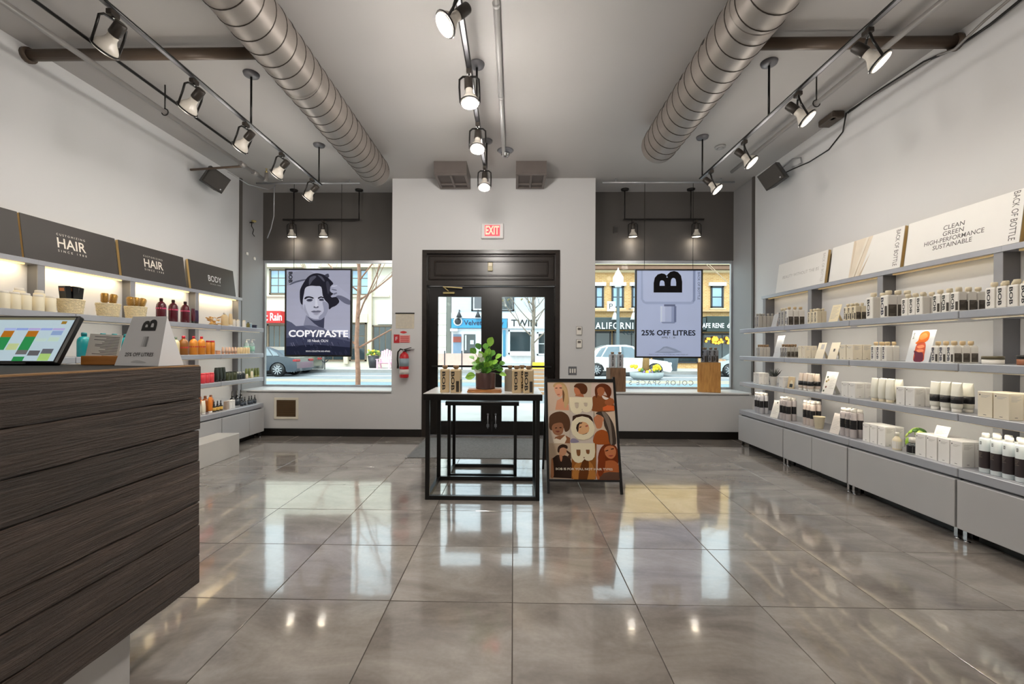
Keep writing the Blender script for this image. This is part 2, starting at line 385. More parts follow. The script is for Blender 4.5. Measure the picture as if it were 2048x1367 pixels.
M_EDGE = mat('sill_edge_grey', (96, 96, 98), .4)
sbox('trim_3', (XL + .1, YF - .014, SILL - .008), (BX0 - .002, YF - .001, SILL + .001), M_EDGE)
sbox('trim_4', (BX1 + .002, YF - .014, SILL - .008), (XR - .05, YF - .001, SILL + .001), M_EDGE)
sbox('baseboard_left', (XL, YF - .018, 0), (DX0, YF, .105), M_BASE)
sbox('baseboard_right', (DX1, YF - .018, 0), (XR, YF, .105), M_BASE)
sbox('baseboard_wall_left', (XL, YB, 0), (XL + .018, YF - .02, .1), M_BASE)
sbox('baseboard_wall_right', (XR - .018, YB, 0), (XR, YF - .02, .1), M_BASE)
# windows: silver frame around one pane each
def window(name, x0, x1):
    e = bpy.data.objects.new(name, None); COL.objects.link(e); struct(e)
    q = MB(); w = .02
    z0 = SILL + .02
    q.box((x0, YW, z0), (x0 + w, YW + .045, WTOP), M_SILV); q.box((x1 - w, YW, z0), (x1, YW + .045, WTOP), M_SILV)
    q.box((x0 + w, YW, WTOP - .045), (x1 - w, YW + .045, WTOP), M_SILV); q.box((x0 + w, YW, z0), (x1 - w, YW + .045, z0 + .03), M_SILV)
    q.obj('window_frame', e)
    p = MB(); p.box((x0 + w, YW + .03, z0 + .03), (x1 - w, YW + .036, WTOP - .045), M_GLASS); p.obj('pane', e)
    return e
window('window_1', XL + .005, BX0 - .004)
win2 = window('window_2', BX1 + .004, XR - .005)

# ------------------------------------------------------------------ door: case, panel, two leaves
YD = YF + .10
case = bpy.data.objects.new('door_1', None); COL.objects.link(case); struct(case)
q = MB(); cw = .06
q.box((DX0, YF - .012, 0), (DX0 + cw, YD + .12, DZ), M_CASE); q.box((DX1 - cw, YF - .012, 0), (DX1, YD + .12, DZ), M_CASE)
q.box((DX0 + cw, YF - .012, DZ - .05), (DX1 - cw, YD + .12, DZ), M_CASE); q.box((DX0 + cw, YF + .01, 2.135), (DX1 - cw, YD + .12, 2.2), M_CASE)
q.obj('door_frame', case)
q = MB(); a, b = DX0 + cw, DX1 - cw
q.box((a, YF + .04, 2.2), (b, YD + .1, DZ - .05), M_CASE); q.obj('transom_panel', case)
q = MB()      # raised mouldings of the transom panel
for x0, z0, x1, z1 in ((a + .02, 2.215, b - .02, DZ - .065), (a + .10, 2.27, b - .10, DZ - .14)):
    t = .022
    q.box((x0, YF + .022, z0), (x1, YF + .04, z0 + t), M_CASE, bev=.006); q.box((x0, YF + .022, z1 - t), (x1, YF + .04, z1), M_CASE, bev=.006)
    q.box((x0, YF + .022, z0 + t), (x0 + t, YF + .04, z1 - t), M_CASE, bev=.006); q.box((x1 - t, YF + .022, z0 + t), (x1, YF + .04, z1 - t), M_CASE, bev=.006)
q.obj('moulding', case)
M_BRASS = mat('brass', (176, 160, 110), .35, .6)
mid = -.307
def leaf(x0, x1, g0, g1, hinge):
    e = thing('door_leaf', None, None); e.parent = case
    q = MB(); z0, z1, gz0, gz1 = .012, 2.13, .21, 1.985
    q.box((x0, YD, z0), (g0, YD + .045, z1), M_DOOR); q.box((g1, YD, z0), (x1, YD + .045, z1), M_DOOR)
    q.box((g0, YD, z0), (g1, YD + .045, gz0), M_DOOR); q.box((g0, YD, gz1), (g1, YD + .045, z1), M_DOOR)
    q.obj('door_frame', e)
    p = MB(); p.box((g0, YD + .02, gz0), (g1, YD + .026, gz1), M_GLASS); p.obj('pane', e)
    h = MB(); zz = .995
    h.box((min(x0, x1) + .07, YD - .07, zz - .014), (max(x0, x1) - .05, YD - .045, zz + .014), M_BLACK, bev=.005)
    for xx in (min(x0, x1) + .09, max(x0, x1) - .07): h.box((xx - .015, YD - .05, zz - .012), (xx + .015, YD, zz + .012), M_BLACK)
    h.obj('push_bar', e)
    s = MB(); xx = x1 - .055 if hinge < 0 else x0 + .055
    s.tube([(xx, YD - .012, .11), (xx, YD - .012, .3)], .008, M_STEEL); s.box((xx - .018, YD - .02, .13), (xx + .018, YD, .17), M_STEEL); s.sphere((xx, YD - .014, .31), .015, M_STEEL)
    s.obj('bolt', e)
leaf(DX0 + cw, mid - .0005, -1.085, -.464, -1); leaf(mid + .0005, DX1 - cw, -.167, .44, 1)
q = MB(); q.box((-1.01, YD - .05, 2.02), (-.84, YD, 2.05), M_BRASS, bev=.006); q.bar((-.93, YD - .04, 2.06), (-1.0, YF + .02, 2.115), .02, .012, M_BRASS); q.bar((-1.0, YF + .02, 2.115), (-.73, YF + .03, 2.10), .025, .012, M_BRASS); q.obj('door_closer', case)
q = MB(); q.box((-.37, YF + .012, 2.34), (-.30, YF + .04, 2.46), mat('cream_sensor', (190, 178, 138), .4), bev=.006); q.box((-.36, YF + .006, 2.41), (-.31, YF + .013, 2.45), M_CREAM); q.obj('door_sensor', case)
sbox('trim_5', (DX0 + cw, YF + .06, -.02), (DX1 - cw, YW + .12, .008), M_STEEL)

# ------------------------------------------------------------------ ceiling: ducts, pipes, vents
def duct(label, x, z, r, y0, y1, hand, slot_ang):
    e = thing('spiral_duct', label, 'duct', (x, y1, z))
    L_ = y1 - y0
    q = MB(); n = 56
    ring = lambda y, rr: [(rr * cos(2 * pi * k / n), y, rr * sin(2 * pi * k / n)) for k in range(n)]
    vs = ring(-L_, r) + ring(-.02, r) + ring(-.004, r * .985) + ring(0, r * .93) + ring(-.05, r * .9)
    fs = []
    for j in range(4):
        for k in range(n): m_ = (k + 1) % n; fs.append((j * n + k, j * n + m_, (j + 1) * n + m_, (j + 1) * n + k))
    fs.append(tuple(range(4 * n, 5 * n)))
    q.add(vs, fs, M_DUCT, smooth=True); q.obj('duct_body', e)
    q = MB(); pitch = .135; turns = int(L_ / pitch) - 1
    q.tube([(( r + .0005) * cos(hand * 2 * pi * i / 32), -.06 - pitch * i / 32, (r + .0005) * sin(hand * 2 * pi * i / 32)) for i in range(turns * 32)], .0042, M_SEAM, n=5); q.obj('spiral_seam', e)
    for i in range(int(L_ / .42)):
        s = MB(); A = Matrix.Rotation(slot_ang, 4, 'Y')
        s.box((r - .012, -.012, -.006), (r + .003, .012, .02), M_BLACK); o = s.obj('air_slot', e, (0, -.28 - .42 * i, 0)); o.rotation_euler.y = slot_ang
    for yy in (-1.9,):      # riveted sleeve joint
        s = MB()
        s.add(ring(yy, r + .002) + ring(yy - .05, r + .002), [(k, (k + 1) % n, n + (k + 1) % n, n + k) for k in range(n)], M_DUCT, smooth=True)
        s.obj('sleeve_joint', e)
    for yy in (-.7, -2.6):
        s = MB(); s.tube([(0, yy, r - .01), (0, yy, ZC - z)], .006, M_TRACK); s.obj('hanger_rod', e)
duct('long grey spiral air duct on the left, ending above the portrait poster', -1.73, 3.44, .18, -4.6, 5.45, 1, rad(-20))
duct('shorter grey spiral air duct on the right, ending in front of the bay', 1.55, 3.435, .184, -4.6, 4.78, -1, rad(200))

def vent(label, x0, x1):
    e = thing('air_vent', label, 'vent', ((x0 + x1) / 2, 5.86, ZC)); w = (x1 - x0) / 2; h = ZC - 3.475
    mv = mat('vent_grey_brown', (104, 96, 92), .45, .1); md = mat('vent_mesh_dark', (78, 70, 67), .6, var=.2, scale=120)
    q = MB(); q.box((-w, -.26, -h + .012), (w, .25, 0), mv); q.obj('vent_box', e)
    q = MB()
    for a, b in (((-w, -.26), (w, -.225)), ((-w, .21), (w, .25)), ((-w, -.225), (-w + .035, .21)), ((w - .035, -.225), (w, .21)), ((-.014, -.225), (.014, .21)), ((-w + .035, .07), (w - .035, .095))):
        q.box((a[0], a[1], -h - .012), (b[0], b[1], -h + .012), mv, bev=.003)
    q.obj('vent_frame', e)
    q = MB(); q.box((-w + .03, -.23, -h + .004), (w - .03, .22, -h + .013), md)
    q.obj('vent_mesh', e)
vent('square grey-brown ceiling vent box left of the centre track lamp', -1.03, -.61)
vent('square grey-brown ceiling vent box right of the centre track lamp', .02, .41)

def tubething(name, label, cat, pts, r, m, extra=None, n=8):
    q = MB(); q.tube(pts, r, m, n=n)
    if extra: extra(q)
    P = Vector(pts[0]); o = q.obj(name); return tag(o, label, cat)
def fit(q, p, d, r, m): q.tube([Vector(p) - Vector(d) * .5, Vector(p) + Vector(d) * .5], r, m, n=10)
# sprinkler pipe on the left with its hanger, elbow and head
e = thing('sprinkler_pipe', 'thin grey sprinkler pipe running along the ceiling above the left shelves', 'pipe', (-3.19, 5.55, 3.39))
q = MB(); q.tube([(0, -10, 0), (0, .0, 0)], .021, M_PIPE, n=10); q.obj('pipe_run', e)
for yy in (-.45, -.2):
    q = MB(); fit(q, (0, yy, 0), (0, .08, 0), .031, M_PIPE); q.obj('coupling', e)
q = MB(); q.tube([(0, -.02, 0), (0, .03, 0), (0, .045, .03), (0, .045, .1)], .024, M_PIPE); q.lathe([(.012, .1), (.02, .12), (.006, .13), (.006, .15), (.018, .155)], M_BRASS, T(0, .045, 0), 8); q.obj('elbow', e)
q = MB(); q.tube([(0, -.45 + .04, 0), (-.65, -.45 + .04, -.04)], .014, M_BRPIPE); q.obj('wall_brace', e)
for yy in (-1.6, -4.2):
    q = MB(); q.tube([(0, yy, .03), (0, yy, ZC - 3.39)], .006, M_TRACK); q.tube([(.03 * cos(a), yy, .03 * sin(a)) for a in [k * pi / 6 for k in range(13)]], .005, M_TRACK); q.obj('hanger', e)
e = thing('sprinkler_pipe', 'thin grey sprinkler pipe running along the ceiling above the right shelves', 'pipe', (2.62, 5.35, 3.39))
q = MB(); q.tube([(0, -10, 0), (0, .0, 0)], .021, M_PIPE, n=10); q.obj('pipe_run', e)
for yy in (-1.48, -4.2):
    q = MB(); q.tube([(0, yy, .03), (0, yy, ZC - 3.39)], .006, M_TRACK); q.tube([(.03 * cos(a), yy, .03 * sin(a)) for a in [k * pi / 6 for k in range(13)]], .005, M_TRACK); q.obj('hanger', e)
# centre conduit with escutcheon
e = thing('ceiling_conduit', 'pale grey conduit pipe on the middle of the ceiling ending in a round sprinkler', 'pipe', (-.11, 5.3, 3.6))
q = MB(); q.tube([(-.02, -10, 0), (-.02, -.05, 0), (-.02, 0, -.03)], .022, mat('pale_pipe', (186, 185, 184), .35, .2), n=10); q.obj('pipe_run', e)
for yy in (-1.2, -2.3):
    q = MB(); fit(q, (-.02, yy, 0), (0, .03, 0), .027, MATS['pale_pipe']); q.obj('coupling', e)
q = MB(); q.lathe([(.05, .005), (.085, .02), (.1, .035)], M_STEEL, None, 20); q.lathe([(1e-4, -.05), (.03, -.045), (.05, -.02), (.055, .005)], M_CHROME, None, 16); q.obj('escutcheon', e)
# thin conduit on the ceiling behind the left lamps
q = MB(); q.tube([(-3.28, -4.8, ZC - .03), (-3.28, 5.3, ZC - .03)], .013, M_TRACK); tag(q.obj('ceiling_conduit'), 'thin dark conduit fixed to the ceiling beside the left sprinkler pipe', 'pipe')
# brown cross pipes from wall to duct
for lab, x0, x1, y in (('brown pipe crossing the ceiling from left wall to left duct', XL, -1.915, 3.42), ('brown pipe crossing the ceiling from right wall to right duct', 1.74, XR, 3.36)):
    e = thing('cross_pipe', lab, 'pipe', ((x0 + x1) / 2, y, 3.56)); h = (x1 - x0) / 2
    q = MB(); q.tube([(-h, 0, 0), (h, 0, 0)], .042, M_BRPIPE, n=14); q.obj('pipe_run', e)
    q = MB(); q.tube([(-h, .1, .045), (h, .1, .045)], .022, M_BRPIPE, n=10); q.obj('upper_conduit', e)
    q = MB(); s = -1 if x0 < -2 else 1; q.tube([(s * (h - .0), 0, 0), (s * (h - .03), 0, 0)], .06, M_BRPIPE, n=14); q.obj('wall_flange', e)
q = MB(); q.lathe([(.055, -.02), (.06, -.012), (.06, 0)], mat('detector_grey', (150, 150, 150), .5), None, 20); q.lathe([(.03, -.03), (.035, -.02)], MATS['detector_grey'], None, 16)
tag(q.obj('smoke_detector', None, (2.42, 5.22, ZC)), 'small round grey smoke detector on ceiling between right duct and track', 'detector')
# junction box and cables along the top of the right wall
q = MB(); q.box((-.06, -.11, -.07), (.06, .11, 0), mat('brown_box', (74, 64, 56), .5), bev=.01); q.box((-.075, -.12, -.07), (-.02, -.05, -.045), MATS['brown_box'])
tag(q.obj('junction_box', None, (3.23, 4.55, ZC)), 'brown junction box on the ceiling corner above the right wall', 'box')
def cable(label, pts, r=.006, m=None):
    q = MB(); q.tube(pts, r, m or M_TRACK, n=5); return tag(q.obj('cable'), label, 'cable')
cable('thick black cable sagging along the top of the right wall', [(3.295, -1, 3.60), (3.29, 1.6, 3.57), (3.29, 2.4, 3.58), (3.28, 2.75, 3.55), (3.28, 3.1, 3.50), (3.28, 3.34, 3.5), (3.29, 3.6, 3.57), (3.295, 4.1, 3.6), (3.3, 4.42, 3.6)], .010)
cable('upper grey cable looped over the right cross pipe', [(3.28, -1, 3.625), (3.27, 2.3, 3.61), (3.22, 2.8, 3.56), (3.2, 3.05, 3.5), (3.24, 3.3, 3.47), (3.29, 3.5, 3.55), (3.3, 4.4, 3.61)], .01, M_PIPE)
cable('thin cable drooping on right wall from junction box to speaker', [(3.27, 4.4, 3.59), (3.31, 4.5, 3.45), (3.312, 4.7, 3.36), (3.312, 5.0, 3.36), (3.312, 5.3, 3.4), (3.31, 5.5, 3.42), (3.29, 5.62, 3.4)], .007)

# ------------------------------------------------------------------ track lights
SPILL = .7          # share of a bulb's light that leaves through its translucent back and rim
def spot_lamp(parent_label, loc, aim, glow, group, power=1., spread=140, yoke=.17, rz=0, col=(1, .93, .84), spill=None):
    """lamp hanging from a track point loc, bulb aimed along aim"""
    e = thing('track_spotlight', parent_label, 'lamp', loc, 0, group)
    aim = Vector(aim).normalized(); c = Vector((0, 0, -.15)) + aim * .03
    Q = aim.to_track_quat('Z', 'Y').to_matrix().to_4x4()
    q = MB(); q.box((-.018, -.03, -.035), (.018, .03, -.004), M_SOCK, bev=.004); q.tube([(0, 0, -.03), (0, 0, -.055)], .008, M_CHROME); q.obj('track_adapter', e)
    side = aim.cross(Vector((0, 0, 1)))
    if side.length < .15: side = Vector((1, 0, 0))
    side.normalize(); q = MB()
    for s in (-1, 1):
        q.tube([(0, 0, -.05), side * (s * .045) + Vector((0, 0, -.05)), side * (s * .068) + Vector((0, 0, -.07)), side * (s * .070) + c * .7, side * (s * .068) + c + aim * .055], .0075, M_TRACK, n=6)
    ringpts = [c + aim * .055 + (side * cos(t) + aim.cross(side) * sin(t)) * .066 for t in [2 * pi * k / 20 for k in range(21)]]
    q.tube(ringpts, .006, M_TRACK, n=6); q.obj('bracket', e)
    P = T(*c) @ Q
    q = MB(); q.lathe([(.026, -.125), (.03, -.12), (.032, -.05), (.029, -.042)], M_SOCK, P, 16); q.obj('socket', e)
    q = MB(); q.lathe([(.026, -.05), (.027, -.03), (.027, -.018), (.034, .0), (.048, .018), (.06, .038), (.064, .052), (.061, .066)], M_BULB, P, 20); b_ = q.obj('bulb', e)
    q = MB(); q.lathe([(.058, .0645), (.057, .068), (.03, .072), (1e-4, .0735)], glow, P, 20); q.obj('lamp_face', b_)
    ld = bpy.data.lights.new('lamp_light', 'SPOT'); ld.energy = LAMP_W * power; ld.spot_size = rad(spread); ld.spot_blend = .9; ld.shadow_soft_size = .05; ld.color = col
    lo = bpy.data.objects.new('lamp_light', ld); COL.objects.link(lo); lo.parent = e
    pd = bpy.data.lights.new('lamp_spill', 'POINT'); pd.energy = LAMP_W * power * (SPILL if spill is None else spill); pd.shadow_soft_size = .06; pd.color = col
    po = bpy.data.objects.new('lamp_spill', pd); COL.objects.link(po); po.parent = e; po.location = c + aim * .15
    lo.matrix_local = T(*(c + aim * .085)) @ (-aim).to_track_quat('Z', 'Y').to_matrix().to_4x4()
    return e
def track(label, x, z, y0, y1, stems):
    e = thing('light_track', label, 'track', (x, (y0 + y1) / 2, z)); h = (y1 - y0) / 2; ym = (y0 + y1) / 2
    q = MB()
    for s in (-1, 1): q.tube([(s * .014, -h, .012), (s * .014, h, .012)], .0075, M_TRACK, n=8)
    q.box((-.012, -h, .004), (.012, h, .012), M_SHELFD)
    q.obj('track_bar', e)
    for y in stems:
        q = MB(); q.tube([(0, y - ym, .01), (0, y - ym, ZC - z - .01)], .009, M_TRACK); s = q.obj('stem', e)
        q = MB(); q.lathe([(.03, ZC - z - .032), (.06, ZC - z - .022), (.066, ZC - z - .006), (.066, ZC - z)], M_SHELFD, T(0, y - ym, 0), 24); q.obj('canopy', e)
    return e
ZT = 3.17
track('black twin-bar lamp track hanging above the left shelves', -2.3, ZT, -4.2, 5.18, (-3, -.3, 2.31, 3.793, 5.13))
track('black twin-bar lamp track hanging above the right shelves', 2.11, ZT, -4.2, 5.02, (-3, -.3, 2.37, 3.692, 4.98))
track('black twin-bar lamp track along the middle of the ceiling', -.32, 3.2, -4.2, 5.15, (-3, -.3, 1.6, 3.688, 5.049))
WARM = 'track lamps'
for k, px in enumerate((225, 388, 492, 564, 625)):
    y = pix(px, 200, 'x', -2.3)[1]
    spot_lamp('%s lamp from the window on the left track, aimed at the left wall' % NTH[4 - k], (-2.3, y, ZT), (-.8, .22, -.72), M_BULB, 'lamps on the left track', 1.0, 100, spill=(.2, .3, .45, .5, .5)[k])
for k, px in enumerate((1735, 1596, 1489, 1423)):
    y = pix(px, 200, 'x', 2.11)[1]
    spot_lamp('%s glowing lamp from the window on the right track, aimed at right wall' % NTH[3 - k], (2.11, y, ZT), (.62, -.34, -.78), M_GLOW, 'lamps on the right track', 1.0, 100, spill=(.2, .35, .5, .5)[k])
for k, (py, aim, g) in enumerate(((None, (-.6, -.25, -.66), M_GLOW), (140, (.08, -.1, -1), M_GLOWC), (245, (0, -.28, -1), M_GLOW), (330, (0, -.3, -1), M_GLOWC))):
    y = 2.38 if py is None else pix(940, py + 8, 'z', 3.17)[1]
    spot_lamp('%s glowing lamp from the camera on the middle ceiling track' % NTH[k], (-.32, y, 3.2), aim, g, 'lamps on the middle track', 1.35, 165, spill=1.4, col=(1, .94, .87))
# unseen lamps added further back on the same tracks as general fill
for k_, y in enumerate((.6, -.8, -2.2, -3.6)):
    spot_lamp('%s lamp behind the viewer on the left track' % NTH[k_], (-2.3, y, ZT), (-.55, .1, -.8), M_BULB, 'lamps behind the viewer', .8, 110, spill=.25)
    spot_lamp('%s lamp behind the viewer on the right track' % NTH[k_], (2.11, y, ZT), (.55, .1, -.8), M_BULB, 'lamps behind the viewer', .8, 110, spill=.25)
    spot_lamp('%s lamp behind the viewer on the middle track' % NTH[k_], (-.32, y - .3, 3.2), (0, .1, -1), M_BULB, 'lamps behind the viewer', 1.4, 165, spill=.45)
# window display tracks: bar on two stems, two lamps each
def wtrack(label, xa, xb, s1, s2, heads, labs):
    y = 6.6; z = 3.185
    e = thing('light_track', label, 'track', ((xa + xb) / 2, y, z)); m_ = (xa + xb) / 2
    q = MB(); q.bar((xa - m_, 0, 0), (xb - m_, 0, 0), .03, .02, M_TRACK); q.obj('track_bar', e)
    for x in (s1, s2):
        q = MB(); q.tube([(x - m_, 0, .01), (x - m_, 0, ZC - z - .01)], .009, M_TRACK); q.obj('stem', e)
        q = MB(); q.lathe([(.03, ZC - z - .03), (.055, ZC - z - .02), (.06, ZC - z)], M_TRACK, T(x - m_, 0, 0), 20); q.obj('canopy', e)
    for x, lb in zip(heads, labs): spot_lamp(lb, (x, y, z - .011), (.04, .12, -1), M_GLOW, 'window display lamps', .42, 84, spill=.15)
wtrack('short black lamp track over the left display window', pix(566, 440, 'y', 6.6)[0], -2.34, -3.34, -2.345, (pix(583, 440, 'y', 6.6)[0], pix(646, 440, 'y', 6.6)[0]), ('left lamp over the portrait poster window', 'right lamp over the portrait poster window'))
wtrack('short black lamp track over the right display window', 1.63, pix(1408, 440, 'y', 6.6)[0], 1.65, 2.63, (pix(1266, 440, 'y', 6.6)[0], pix(1393, 440, 'y', 6.6)[0]), ('left lamp over the discount poster window', 'right lamp over the discount poster window'))
q = MB(); q.box((-.035, -.02, -.05), (.035, 0, .05), M_DGREY, bev=.004); q.box((-.025, -.023, -.04), (.025, -.019, .04), mat('plate_dark', (52, 49, 47), .4))
tag(q.obj('cover_plate', None, (pix(1231, 460, 'y', YW - .02)[0], YW - .02, pix(1231, 460, 'y', YW - .02)[2])), 'small dark cover plate on charcoal wall above the right window', 'plate')
# ceiling rods the posters hang from
for lab, x0, x1 in (('thin white rod under the ceiling before the left window', -3.68, -2.19), ('thin white rod under the ceiling before the right window', 1.24, 3.07)):
    e = thing('hanging_rod', lab, 'rod', ((x0 + x1) / 2, 6.2, 3.585)); h = (x1 - x0) / 2
    q = MB(); q.tube([(-h, 0, 0), (h, 0, 0)], .014, M_SILV); q.obj('rod', e)
    for s in (-.8, .8):
        q = MB(); q.tube([(s * h, 0, .01), (s * h, 0, ZC - 3.585)], .008, M_SILV); q.obj('rod_bracket', e)

# ------------------------------------------------------------------ wall speakers
def speaker(label, loc, rz, tilt):
    e = thing('wall_speaker', label, 'speaker', loc); e.scale = (.92, .92, .92); e.rotation_euler = (tilt[0], tilt[1], rz)
    ms = mat('speaker_black', (46, 44, 42), .5, var=.05); mg = mat('speaker_grille', (58, 55, 52), .7, var=.15, scale=300)
    q = MB(); q.prism([(-.14, .0), (.14, .0), (.1, .16), (-.1, .16)], -.115, .115, ms, T(0, -.02, 0)); q.obj('cabinet', e)
    q = MB(); q.box((-.135, -.038, -.11), (.135, -.02, .11), mg, bev=.012); g = q.obj('grille', e)
    q = MB(); q.box((.085, -.041, -.085), (.1, -.037, -.07), M_SILV); q.obj('badge', g)
    q = MB(); q.tube([(0, .13, 0), (0, .2, .06), (0, .22, .1)], .012, M_CHROME); q.obj('mount', e)
speaker('black speaker tilted on the top corner of the left wall', (-3.66, 5.32, 3.3), rad(66), (rad(22), rad(20)))
speaker('black speaker tilted on the top corner of the right wall', (3.08, 5.32, 3.32), rad(-66), (rad(22), rad(-20)))
cable('thin white cable from left speaker along the ceiling corner', [(-3.6, 5.45, 3.45), (-3.55, 5.8, 3.42), (-3.45, 6.1, 3.46), (-3.4, 6.2, 3.55)], .005, M_SILV)
cable('loose white cable hanging down beside the left window pier', [(-3.42, 6.2, 3.58), (-3.45, 6.25, 3.4), (-3.48, 6.3, 3.15), (-3.55, 6.35, 2.98), (-3.62, 6.38, 2.85)], .007, M_SILV)
e = thing('wall_connector', 'stray brass connector with dangling wires on the left window pier', 'connector', (XL, 6.38, 3.08))
q = MB(); q.lathe([(.02, 0), (.035, .015), (.03, .03), (.01, .035)], M_BRASS, T(.06, 0, 0) , 12); q.obj('brass_cap', e)
q = MB(); q.tube([(0, 0, 0), (.03, 0, .0), (.06, 0, 0)], .01, M_TRACK); q.tube([(.03, 0, 0), (.02, .01, -.05), (.045, .02, -.1), (.03, .02, -.16), (.06, .02, -.2)], .006, M_TRACK); q.obj('wire', e)
cable('small white and silver cable loops behind the right speaker', [(3.2, 5.3, 3.42), (3.28, 5.25, 3.5), (3.31, 5.15, 3.47), (3.3, 5.12, 3.4), (3.24, 5.2, 3.38)], .008, M_SILV)

# ------------------------------------------------------------------ shelving along both side walls
SH = (1.51, 1.165, .835, .478)        # shelf tops
def shelving(side, posts, xf, xw, xp, yend):
    """one fixture per bay: frame, four shelves, drawer base; side = +1 right, -1 left. posts: Y of the uprights, near to far"""
    nm = 'right' if side > 0 else 'left'
    for k in range(len(posts) - 1):
        y0, y1 = posts[k], posts[k + 1]; far = k == len(posts) - 2; ye = yend if far else y1
        n = len(posts) - 2 - k
        e = thing('shelf_unit', '%s grey metal shelf unit on the %s wall, %s' % (('first', 'second', 'third', 'fourth', 'fifth', 'sixth')[n], nm, 'next to the window' if n == 0 else 'counted from window'), 'shelf unit', ((xf + xw) / 2, (y0 + y1) / 2, 0))
        O = T(-(xf + xw) / 2, -(y0 + y1) / 2, 0)
        def part(name, fn, parent=e):
            q = MB(); fn(q); 
            q.v = [tuple(O @ Vector(p)) for p in q.v]
            return q.obj(name, parent)
        for yy in ((y0, y1) if far else (y0,)):
            part('upright', lambda q: q.box((xp, yy if yy == y0 else yy - .056, .10), (xw - side * .002, yy + .056 if yy == y0 else yy, 1.9), M_SHELFD).box((xp - side * .005, yy if yy == y0 else yy - .056, .10), (xp, yy + .056 if yy == y0 else yy, 1.9), mat('upright_front_grey', (152, 153, 157), .6)))  # lit front face put into the colour: lighter plate on the upright
        part('top_beam', lambda q: q.box((xp - side * .012, y0 + .001, 1.9), (xw - side * .002, ye, 1.937), M_SHELF))
        for i, z in enumerate(SH[:3]):
            b = part('shelf', lambda q: q.box((xf, y0 + .002, z - .05), (xw - side * .005, ye - .002, z), M_SHELF, bev=.004))
        for z in SH[:3]:      # slim strips added under each shelf front to brighten the products
            if y1 < (2.4 if side > 0 else 2.9): continue
            part('shelf_strip_light', lambda q: q.box((xf + side * .03, y0 + .05, z - .0575), (xf + side * .05, ye - .05, z - .0505), mat('shelf_strip_%d' % side, (255, 240, 214), .4, emit=.08)))
            ld = bpy.data.lights.new('shelf_strip_lamp', 'AREA'); ld.shape = 'RECTANGLE'; ld.size = y1 - y0 - .1; ld.size_y = .03
            ld.energy = SHELF_FILL_W * (y1 - y0); ld.color = (1, .9, .74)
            lo = bpy.data.objects.new('shelf_strip_lamp', ld); COL.objects.link(lo); lo.parent = e
            lo.matrix_local = T(*(O @ Vector((xf + side * .035, (y0 + ye) / 2, z - .060)))) @ RY(rad(-58) * side) @ RZ(rad(90))
        part('base_shelf', lambda q: q.box((xf, y0 + .002, SH[3] - .06), (xw - side * .005, ye - .002, SH[3]), M_SHELF, bev=.004))
        part('carcass', lambda q: q.box((xf + side * .03, y0 + .01, .12), (xw - side * .02, ye - .01, SH[3] - .06), M_SHELFD))
        cuts = [y0 + .004, ye - .004]
        if side > 0 and n == 1: cuts = [y0 + .004, (y0 + ye) / 2, ye - .004]
        if side < 0 and n == 0: cuts = [y0 + .004, (y0 + ye) / 2 + .1, ye - .004]
        for a, b in zip(cuts, cuts[1:]):
            d = part('drawer_front', lambda q: q.box((xf - side * .012, a + .003, .088), (xf + side * .03, b - .003, SH[3] - .075), M_FRONT, bev=.003))
        for yy in ((y0 + .03, ye - .03)):
            part('leg', lambda q: (q.box((xf + side * .02, yy - .012, .018), (xf + side * .05, yy + .012, .12), M_CHROME), q.lathe([(.014, 0), (.018, .006), (.016, .012), (.008, .018)], M_CHROME, T(xf + side * .035, yy, 0), 10)))
        part('kick_board', lambda q: q.box((xf + side * .12, y0 + .02, .002), (xf + side * .135, ye - .02, .12), M_BLACK))
        # thin strip light tucked under the beam
        part('strip_light', lambda q: q.box((xp + side * .02, y0 + .07, 1.889), (xp + side * .04, y1 - .07, 1.8995), mat('strip_warm_%d' % side, (255, 222, 160), .4, emit=1.2 if side < 0 else .12)))
        ld = bpy.data.lights.new('strip_lamp', 'AREA'); ld.shape = 'RECTANGLE'; ld.size = y1 - y0 - .14; ld.size_y = .02
        ld.energy = STRIP_W * (1.0 if side < 0 else .12) * (y1 - y0); ld.color = (1, .78, .45)
        lo = bpy.data.objects.new('strip_lamp', ld); COL.objects.link(lo); lo.parent = e
        lo.matrix_local = T(*(O @ Vector((xp + side * .03, (y0 + y1) / 2, 1.886)))) @ RY(rad(-35) * side) @ RZ(rad(90))
PR = (-.8, .135, 1.07, 2.01, 2.945, 3.884, 4.80, 5.72)
PL = (-.05, .82, 1.69, 2.56, 3.43, 4.28, 5.17, 6.044)
PR = PR[2:]; PL = PL[1:]
shelving(1, PR, 2.92, XR, 3.21, 5.745)
shelving(-1, PL, -3.48, XL, -3.80, 6.06)

# header signs leaning on the top beams
def header(label, side, y0, y1, xb, xt, mface, medge, fn, z1=2.285):
    e = thing('header_sign', label, 'sign', (xb, (y0 + y1) / 2, 1.9395))
    w = y1 - y0; h = z1 - 1.938; dx = xt - xb; tilt = math.atan2(dx, h)
    q = MB(); q.box((-w / 2, 0, 0), (w / 2, .004, math.hypot(h, dx)), mface); q.v = [v for v in q.v]; o = q.obj('panel', e)
    q2 = MB(); q2.box((-w / 2, .004, 0), (w / 2, .028, math.hypot(h, dx)), medge); o2 = q2.obj('backing', e)
    q3 = MB(); q4 = MB(); fn(q3, w, math.hypot(h, dx), q4); obs = [o, o2] + [q_.obj(n_, e) for q_, n_ in ((q3, 'print'), (q4, 'small_print')) if q_.v]
    for ob in obs: ob.matrix_local = Matrix.Rotation(tilt, 4, 'Y') @ RZ(rad(-90) if side > 0 else rad(90))
    return e
M_HDRK = mat('charcoal_sign', (66, 62, 60), .45, var=.05, scale=2)
M_LITEDGE = mat('gold_edge', (222, 190, 128), .45)  # warm light on the sign edges put into their colour
